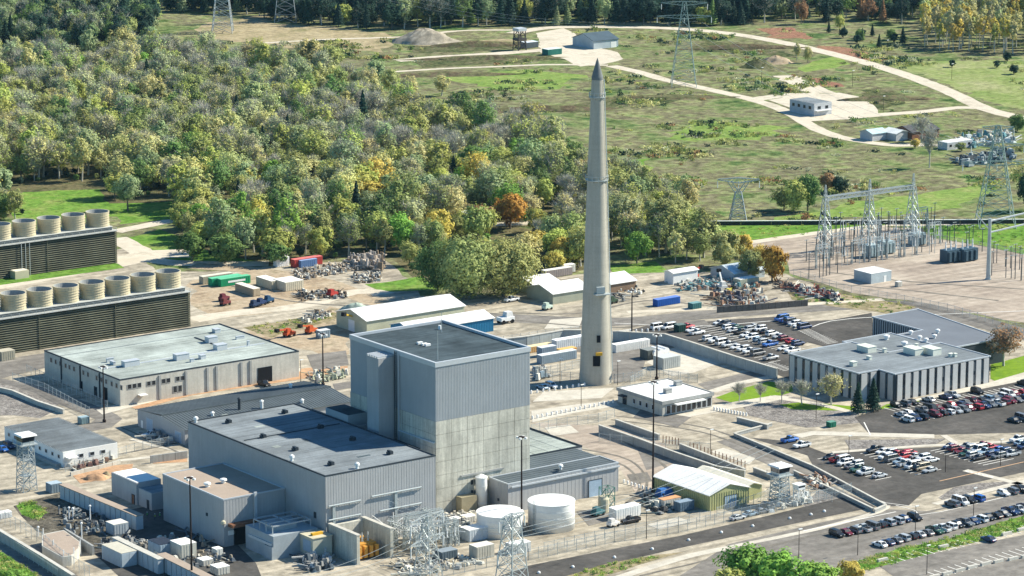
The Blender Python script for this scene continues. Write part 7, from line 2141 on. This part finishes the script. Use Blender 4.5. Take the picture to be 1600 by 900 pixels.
# named single trees : x, y(base), kind, colour, height, width, label
SP = [(728, 468, 'round', 'olive', 23, 24, 'huge round olive-green tree, left one of the big pair behind the white-roofed sheds'), (786, 464, 'round', 'olive', 21, 24, 'huge round olive tree, right one of the big pair beside the store sheds'),
      (684, 455, 'round', 'green', 18, 16, 'dark green tree at the left shoulder of the big round pair'), (822, 420, 'leafy', 'khaki', 14, 12, 'khaki tree just behind the big round pair'),
      (756, 440, 'leafy', 'yellow-green', 17, 14, 'yellow-green crown between and behind the big round pair'),
      (797, 358, 'dense', 'orange', 14, 15, 'orange-topped round tree in the wood left of the chimney'), (690, 418, 'dense', 'golden', 8, 8, 'golden bush on the wood edge left of the huge green tree'), (845, 372, 'leafy', 'golden', 11, 9, 'golden tree up-left of the yellow-green bush by the chimney'), (760, 372, 'leafy', 'yellow-green', 12, 11, 'yellow-green tree below the orange-topped round tree'), (830, 350, 'sparse', 'khaki', 12, 11, 'khaki thin tree right of the orange-topped round tree'), (880, 418, 'dense', 'golden', 7, 8, 'golden bush at the wood edge touching the chimney'), (1062, 392, 'leafy', 'yellow-green', 14, 12, 'yellow-green tree second right of the bright green round tree'), (1188, 420, 'dense', 'golden', 9, 8, 'golden bush between the yellow-topped and orange trees'),
      (872, 408, 'dense', 'yellow-green', 12, 14, 'yellow-green bush tree directly left of the chimney'),
      (838, 402, 'dense', 'golden', 10, 12, 'golden bush tree second to the left of the chimney'), (995, 412, 'dense', 'bright green', 12, 11, 'bright green round tree right of the chimney'),
      (1162, 402, 'dense', 'golden', 9, 8, 'yellow-topped tree behind the orange tree by the patchy-roofed shed'), (1206, 441, 'dense', 'orange', 14, 11, 'orange autumn tree by the patchy-roofed shed'),
      (1135, 418, 'dense', 'olive', 14, 13, 'olive tree behind the patchy-roofed shed'), (1172, 436, 'dense', 'olive', 11, 10, 'dark olive tree left of the orange tree'), (1100, 402, 'leafy', 'khaki', 16, 13, 'khaki tree behind the white shed under the trees'),
      (1240, 333, 'dense', 'yellow-green', 14, 9, 'yellow-green tree of the clump standing in the brushy field, left one'), (1262, 330, 'dense', 'green', 15, 11, 'green tree of the clump in the brushy field, middle one'), (1225, 328, 'dense', 'olive', 10, 9, 'olive tree at the left foot of the field clump'),
      (1312, 302, 'dense', 'dark green', 7, 9, 'low dark bush right of the field clump'), (1292, 300, 'dense', 'rusty', 8, 8, 'rusty bush right of the field clump'),
      (1604, 330, 'dense', 'dark green', 16, 10, 'dark tree on the right edge beside the tall pylon'), (1568, 572, 'sparse', 'rusty', 14, 13, 'brown sparse tree by the right end of the office block'),
      (1299, 633, 'sparse', 'khaki', 10, 10.5, 'round brown tree in front of the office block'), (1340, 646, 'conifer', 'dark green', 9.5, 5.5, 'left spruce of two at the office corner'), (1364, 642, 'conifer', 'dark green', 10, 5.5, 'right spruce of two at the office corner'),
      (1155, 628, 'bare', 'grey', 6, 5, 'small bare tree on the lawn, leftmost of four'), (1188, 628, 'bare', 'grey', 6, 5, 'small bare tree on the lawn, second from left'), (1222, 630, 'bare', 'grey', 7.5, 6, 'small bare tree on the lawn, third from left'), (1253, 632, 'bare', 'grey', 8, 7, 'bare tree on the lawn beside the round brown tree'),
      (722, 170, 'dense', 'dark green', 9, 7, 'lone dark bush tree in the clearing above the wood'), (480, 128, 'tall', 'khaki', 22, 16, 'tall khaki tree rising above the upper wood edge'), (516, 132, 'tall', 'olive', 20, 14, 'tall olive tree right of the tallest khaki one'),
      (585, 150, 'tall', 'grey-green', 18, 12, 'tall sparse tree with visible trunks in the upper clearing'), (440, 134, 'sparse', 'grey', 16, 12, 'greyish tree left of the tall khaki tree'), (610, 158, 'tall', 'khaki', 16, 10, 'khaki tree right of the tall sparse tree with visible trunks'), (300, 178, 'tall', 'olive', 19, 15, 'tall olive tree standing out in the upper left wood'), (100, 230, 'tall', 'green', 18, 15, 'tall green tree in the left wood above the far cooling tower'), (400, 190, 'tall', 'grey-olive', 19, 15, 'tall grey-olive tree in the middle of the upper wood'), (640, 245, 'tall', 'yellow-green', 18, 15, 'tall yellow-green tree in the middle wood'), (740, 290, 'tall', 'green', 17, 16, 'broad green tree over the little white hut'), (560, 330, 'tall', 'yellow-green', 17, 15, 'broad yellow-green tree above the red container'), (460, 300, 'tall', 'olive', 17, 14, 'broad olive tree behind the little white cabin'), (868, 290, 'tall', 'khaki', 19, 13, 'tall khaki tree left of the chimney at mid height'), (1040, 395, 'tall', 'olive', 21, 17, 'tall olive tree right of the chimney over the white shed'), (975, 385, 'tall', 'grey-olive', 20, 15, 'tall grey-olive tree directly right of the chimney'), (200, 330, 'tall', 'grey-green', 15, 12, 'grey-green tree by the lane beyond the far cooling tower'), (640, 165, 'leafy', 'khaki', 15, 10, 'yellowish tree at the edge of the upper clearing'), (690, 150, 'leafy', 'khaki', 11, 9, 'khaki tree above the lone dark bush tree'),
      (1452, 262, 'bare', 'grey', 17, 9, 'tall bare tree in front of the dark barn'), (1440, 222, 'bare', 'grey', 11, 10, 'bare tree touching the dark barn'), (1430, 232, 'dense', 'golden', 4.5, 5, 'little yellow bush before the dark barn'),
      (1502, 236, 'dense', 'olive', 4, 5, 'olive bush before the trailer home'), (1590, 205, 'dense', 'green', 8, 9, 'green tree on the right edge by the farmyard'),
      (1488, 105, 'dense', 'dark green', 4, 4, 'round dark bush beneath the poplar stand'), (1574, 96, 'dense', 'dark green', 5, 5, 'dark bush right on the pale meadow, upper one'), (1584, 116, 'dense', 'dark green', 5, 5.5, 'dark bush right on the pale meadow, lower one'), (1558, 106, 'dense', 'dark green', 4, 4, 'small dark bush between two others on the meadow'),
      (1184, 140, 'dense', 'grey-green', 5, 4, 'small bush by the far pylon foot'), (1245, 96, 'leafy', 'khaki', 10, 5, 'thin yellowish tree by the outer gravel track'), (1262, 98, 'leafy', 'khaki', 9, 5, 'second thin yellowish tree by the outer gravel track'),
      (1308, 20, 'leafy', 'khaki', 14, 9, 'pale khaki tree before the dark far wood'), (1252, 38, 'leafy', 'rusty', 14, 9, 'brownish tree at the far wood edge near the red brush'), (1312, 46, 'dense', 'yellow-green', 8, 6, 'small yellow-green tree by the row of dark meadow bushes'),
      (1165, 935, 'dense', 'bright green', 14, 14, 'bright green foreground tree, left part of the clump at the bottom edge'), (1220, 940, 'dense', 'bright green', 13.5, 14, 'bright green foreground tree in the middle of the bottom clump'), (1135, 950, 'dense', 'yellow-green', 10.5, 10, 'smaller foreground tree on the left side of the bottom clump'),
      (1272, 942, 'dense', 'bright green', 11, 12, 'bright green foreground tree, right part of the bottom clump'), (1326, 925, 'dense', 'golden', 8.5, 8, 'yellow-orange foreground tree at the right end of the bottom clump'), (20, 925, 'dense', 'bright green', 6, 9, 'green bush at the bottom left corner'), (300, 408, 'dense', 'green', 11, 12, 'green tree at the left end of the wood by the dirt track'), (352, 412, 'dense', 'green', 12, 13, 'green tree second from the left along the wood edge'), (430, 416, 'dense', 'green', 9, 11, 'green bush tree overhanging the white box container'), (283, 352, 'conifer', 'dark green', 5, 5, 'small dark conifer by the lane at the wood corner')]
r = random.Random(33)
KNAME = {'leafy': 'broadleaf_tree', 'sparse': 'thin_tree', 'bare': 'bare_tree', 'dense': 'bushy_tree', 'conifer': 'conifer_tree', 'poplar': 'poplar_tree', 'tall': 'broadleaf_tree', 'round': 'broadleaf_tree'}
def make_tree(d, label, group=None):
    v = VAR[d['vi']]
    t = bpy.data.objects.new(KNAME[d['kind']], None)
    COL.objects.link(t)
    t.location = d['p']; t.rotation_euler = (0, 0, d['r']); t.scale = d['s']
    tag(t, label, 'tree', group)
    c = bpy.data.objects.new('crown', v[3]); COL.objects.link(c); c.parent = t
    c['tint'] = [*d['c'], 1.0]
    k = bpy.data.objects.new('trunk', v[4]); COL.objects.link(k); k.parent = t
    return t
for (x, y, k, cn, h, wd, lab) in SP:
    save = len(TREES)
    plant(G2(x, y), k, cn, r=r, h=h, sw=wd)
    d = TREES.pop()
    make_tree(d, lab)
# individuals: the trees that show largest, per kind; the rest of each kind as one mass
LM = {'white box container': (433, 418), 'red container': (480, 415), 'small conifer by the lane': (283, 352), 'far cooling tower corner': (181, 405), 'huge green tree': (735, 466), 'chimney': (931, 480), 'orange-topped tree': (797, 352), 'bright green round tree': (995, 412),
      'white cabin in the wood': (492, 344), 'white hut in the wood': (724, 348), 'tall khaki tree': (480, 128), 'lone dark bush tree': (722, 170), 'grey-brown scrap heap': (570, 415), 'left edge of the lane': (265, 345), 'white shed under the trees': (1070, 440), 'big earth mound': (664, 66), 'left top pylon': (348, 50),
      'poplar stand bush': (1488, 105), 'forked pylon': (1153, 345), 'far barn': (945, 70)}
LMW = {k: Vector((*G2(*v), 0)) for k, v in LM.items()}
def dist(d): return (d['p'] - CAM).length
rest = []
CNT = {}
for kind in KNAME:
    L = sorted([d for d in TREES if d['kind'] == kind and d['zone'] != 'under'], key=lambda d: dist(d) / d['s'][2])
    vis = [d for d in L if -40 < PX(d['p'])[0] < 1640 and PX(d['p'] + Vector((0, 0, 8)))[1] > -5]
    cap = {'leafy': 240, 'sparse': 240, 'bare': 190, 'dense': 150, 'conifer': 90, 'poplar': 70, 'tall': 60, 'round': 9}[kind]
    ind = vis[:cap]
    ids = set(id(d) for d in ind)
    rest += [d for d in L if id(d) not in ids]
    for d in ind:
        px = PX(d['p'])
        k = min(LMW, key=lambda q: (LMW[q] - d['p']).length)
        CNT.setdefault((kind, d['cn'], k), []).append(d)
rest += [d for d in TREES if d['zone'] == 'under']
ADJ = {'leafy': 'leafy tree', 'sparse': 'thinly leaved tree', 'bare': 'bare-branched tree', 'dense': 'bushy tree', 'conifer': 'conifer', 'poplar': 'tall slim tree', 'tall': 'broad tall tree', 'round': 'round tree'}
for (kind, cn, k), L in CNT.items():
    L.sort(key=lambda d: (LMW[k] - d['p']).length)
    for i, d in enumerate(L):
        sz = 'tall ' if d['s'][2] > 1.08 and kind != 'poplar' else ''
        o_ = ORD[i] + ' ' if i < len(ORD) and i else ''
        if i == 0: lab = '%s%s %s nearest the %s' % (sz, cn, ADJ[kind], k)
        else: lab = '%s%s %s, %snearest such to the %s' % (sz, cn, ADJ[kind], o_ if i < len(ORD) else str(i + 1) + 'th ', k)
        make_tree(d, lab, 'trees of the wood')
def stuff_scatter(name, label, pts, protos):
    """pts: list of (pos, rotz, scale3, tint, proto index)"""
    col = bpy.data.collections.new(name + ' kinds')
    for i, me in enumerate(protos):
        o = bpy.data.objects.new('%s_%02d' % (name, i), me); col.objects.link(o)
    me = bpy.data.meshes.new(name)
    me.from_pydata([tuple(p[0]) for p in pts], [], [])
    a = me.attributes.new('rot', 'FLOAT_VECTOR', 'POINT'); a.data.foreach_set('vector', [c for p in pts for c in (0, 0, p[1])])
    a = me.attributes.new('scl', 'FLOAT_VECTOR', 'POINT'); a.data.foreach_set('vector', [c for p in pts for c in p[2]])
    a = me.attributes.new('tint', 'FLOAT_COLOR', 'POINT'); a.data.foreach_set('color', [c for p in pts for c in (*p[3], 1)])
    a = me.attributes.new('idx', 'INT', 'POINT'); a.data.foreach_set('value', [p[4] for p in pts])
    ob = bpy.data.objects.new(name, me); COL.objects.link(ob)
    ng = bpy.data.node_groups.new(name, 'GeometryNodeTree')
    ng.interface.new_socket('Geometry', in_out='INPUT', socket_type='NodeSocketGeometry')
    ng.interface.new_socket('Geometry', in_out='OUTPUT', socket_type='NodeSocketGeometry')
    N, L = ng.nodes, ng.links
    gi, go = N.new('NodeGroupInput'), N.new('NodeGroupOutput')
    ci = N.new('GeometryNodeCollectionInfo'); ci.inputs['Collection'].default_value = col; ci.inputs['Separate Children'].default_value = True
    ip = N.new('GeometryNodeInstanceOnPoints'); ip.inputs['Pick Instance'].default_value = True
    def attr(n_, ty):
        q = N.new('GeometryNodeInputNamedAttribute'); q.data_type = ty; q.inputs['Name'].default_value = n_; return q.outputs[0]
    L.new(gi.outputs[0], ip.inputs['Points']); L.new(ci.outputs[0], ip.inputs['Instance'])
    L.new(attr('idx', 'INT'), ip.inputs['Instance Index'])
    L.new(attr('rot', 'FLOAT_VECTOR'), ip.inputs['Rotation']); L.new(attr('scl', 'FLOAT_VECTOR'), ip.inputs['Scale'])
    L.new(ip.outputs[0], go.inputs[0])
    md = ob.modifiers.new('scatter', 'NODES'); md.node_group = ng
    tag(ob, label, None, None, 'stuff')
    return ob
def join_var(v):
    me = bpy.data.meshes.new('tree')
    bm = bmesh.new(); bm.from_mesh(v[3])
    k = len(bm.faces); bm.from_mesh(v[4]); bm.faces.ensure_lookup_table()
    for f in bm.faces[k:]: f.material_index = 1
    bm.to_mesh(me); bm.free()
    me.materials.append(v[3].materials[0]); me.materials.append(v[4].materials[0])
    return me
JV = [join_var(v) for v in VAR]
stuff_scatter('distant_woods', 'dense mixed wood behind and between the nearer trees', [(d['p'], d['r'], d['s'], d['c'], d['vi']) for d in rest], JV)
# brush tufts over the fields
def tuft(seed, n, w_, h, size):
    q = nrg(seed)
    P = np.stack([q.randn(n) * w_ * .4, q.randn(n) * w_ * .4, q.rand(n) * h], 1)
    nn = q.randn(n, 3); nn[:, 2] = abs(nn[:, 2]) * .6; nn /= np.linalg.norm(nn, axis=1)[:, None]
    u = np.cross(nn, q.randn(n, 3)); u /= np.linalg.norm(u, axis=1)[:, None]; v = np.cross(nn, u)
    s = (size * q.uniform(.5, 1.4, n))[:, None]
    V = np.stack([P - u * s - v * s, P + u * s - v * s * .6, P + u * s * .6 + v * s, P - u * s * .8 + v * s], 1).reshape(-1, 3)
    V[:, 2] = np.maximum(V[:, 2], -.05)
    return mesh_from('tuft', V, n, LEAF)
TF = [tuft(1, 40, 1.6, .9, .22), tuft(2, 50, 2.6, .8, .24), tuft(3, 60, 1.4, 1.5, .22), tuft(4, 45, 3.6, .6, .26)]
r = random.Random(77)
pts = []
FIELDZ = [(300, 60), (600, 60), (900, 40), (1200, 45), (1700, 80), (1700, 345), (1100, 350), (930, 250), (870, 190), (700, 180), (500, 110)]
RDS = [[(955, 103), (1040, 125), (1100, 138), (1180, 157), (1230, 175), (1280, 203), (1330, 218), (1400, 227), (1500, 232)], [(800, 52), (850, 44), (960, 42), (1120, 50), (1200, 62), (1300, 84), (1400, 112), (1480, 142), (1540, 170), (1620, 190)], [(1350, 182), (1440, 175), (1545, 170)], [(620, 95), (850, 78)], [(600, 113), (780, 104), (950, 102)], [(1160, 381), (1370, 353), (1600, 346)], [(400, 68), (560, 60), (720, 48), (840, 47)]]
RW = [[Vector(G2(*p)) for p in q] for q in RDS]
LOTS = [poly_world(q) for q in ([(838, 52), (880, 44), (900, 52), (925, 72), (965, 82), (972, 92), (945, 100), (905, 104), (880, 92), (845, 82)], [(1200, 152), (1250, 145), (1310, 143), (1345, 149), (1378, 172), (1372, 184), (1330, 188), (1285, 192), (1240, 180)])]
def road_d(p):
    v = Vector(p); m_ = 1e9
    for q in RW:
        for a, b in zip(q[:-1], q[1:]):
            d_ = b - a; t_ = max(0, min(1, (v - a).dot(d_) / d_.length_squared)); m_ = min(m_, (v - a - d_ * t_).length)
    return m_
from mathutils import noise as mn
for p in scatter(FIELDZ, 3.4, 44, .8):
    q = mn.fractal(Vector((p[0] * .02, p[1] * .02, 0)), 1, 2, 4)
    q2 = mn.noise(Vector((p[0] * .07, p[1] * .07, 5)))
    if q + q2 * .6 < .36 + r.uniform(-.25, .25): continue
    if road_d(p) < 6.5 or any(inside(p, l_) for l_ in LOTS): continue
    cn = pick(r, [('dark green', 3), ('olive', 4), ('green', 3), ('khaki', 4), ('rusty', .8), ('grey', 1.5), ('yellow-green', 1)])
    s = r.uniform(.45, 1.2) * (1 + max(0, q) * .8)
    c = COLS[cn]; j = r.uniform(.7, 1.2)
    pts.append((Vector((p[0], p[1], .0)), r.uniform(0, 6.3), (s, s, s * r.uniform(.7, 1.2)), tuple(x * j for x in c), r.randrange(4)))
# weeds on the dirt edges and verges
for reg_, sp_ in (([(1335, 880), (1400, 858), (1480, 842), (1600, 806), (1680, 785), (1680, 812), (1600, 828), (1480, 858), (1350, 892)], 1.3), ([(28, 790), (50, 782), (75, 800), (60, 812), (35, 806)], 1.2), ([(-30, 862), (0, 862), (30, 880), (60, 900), (40, 940), (-30, 940)], 1.2),
                  ([(1110, 350), (1600, 346), (1600, 397), (1530, 383), (1460, 371), (1380, 356), (1165, 376)], 4.5), ([(380, 512), (520, 488), (540, 494), (420, 528)], 3), ([(1230, 452), (1330, 462), (1430, 480), (1400, 492), (1240, 468)], 3), ([(860, 908), (940, 884), (1030, 866), (1000, 882), (930, 905)], 1.6)):
    for p in scatter(reg_, sp_, 45, .8):
        s = r.uniform(.25, .6)
        cn = pick(r, [('bright green', 4), ('green', 2), ('yellow-green', 3), ('khaki', 2)])
        pts.append((Vector((p[0], p[1], .05)), r.uniform(0, 6.3), (s, s, s), COLS[cn], r.randrange(4)))
stuff_scatter('field_brush', 'low brush and weeds over the open fields and verges', pts, TF)
hz = MB().box(-900, 2600, -1100, 2600, -1.5, 253.0).build('haze', None, None)
hz.data.materials.clear()
hm = bpy.data.materials.new('thin blue haze'); hm.use_nodes = True
hn, hl = hm.node_tree.nodes, hm.node_tree.links
hn.clear()
ho = hn.new('ShaderNodeOutputMaterial'); pv = hn.new('ShaderNodeVolumePrincipled')
pv.inputs['Color'].default_value = (.42, .76, 1.0, 1); pv.inputs['Density'].default_value = .000013; pv.inputs['Anisotropy'].default_value = .2
hl.new(pv.outputs[0], ho.inputs['Volume'])
hz.data.materials.append(hm); hz['kind'] = 'stuff'
print('TREES', len(TREES), 'rest', len(rest), 'brush', len(pts), 'objects', len(bpy.data.objects))
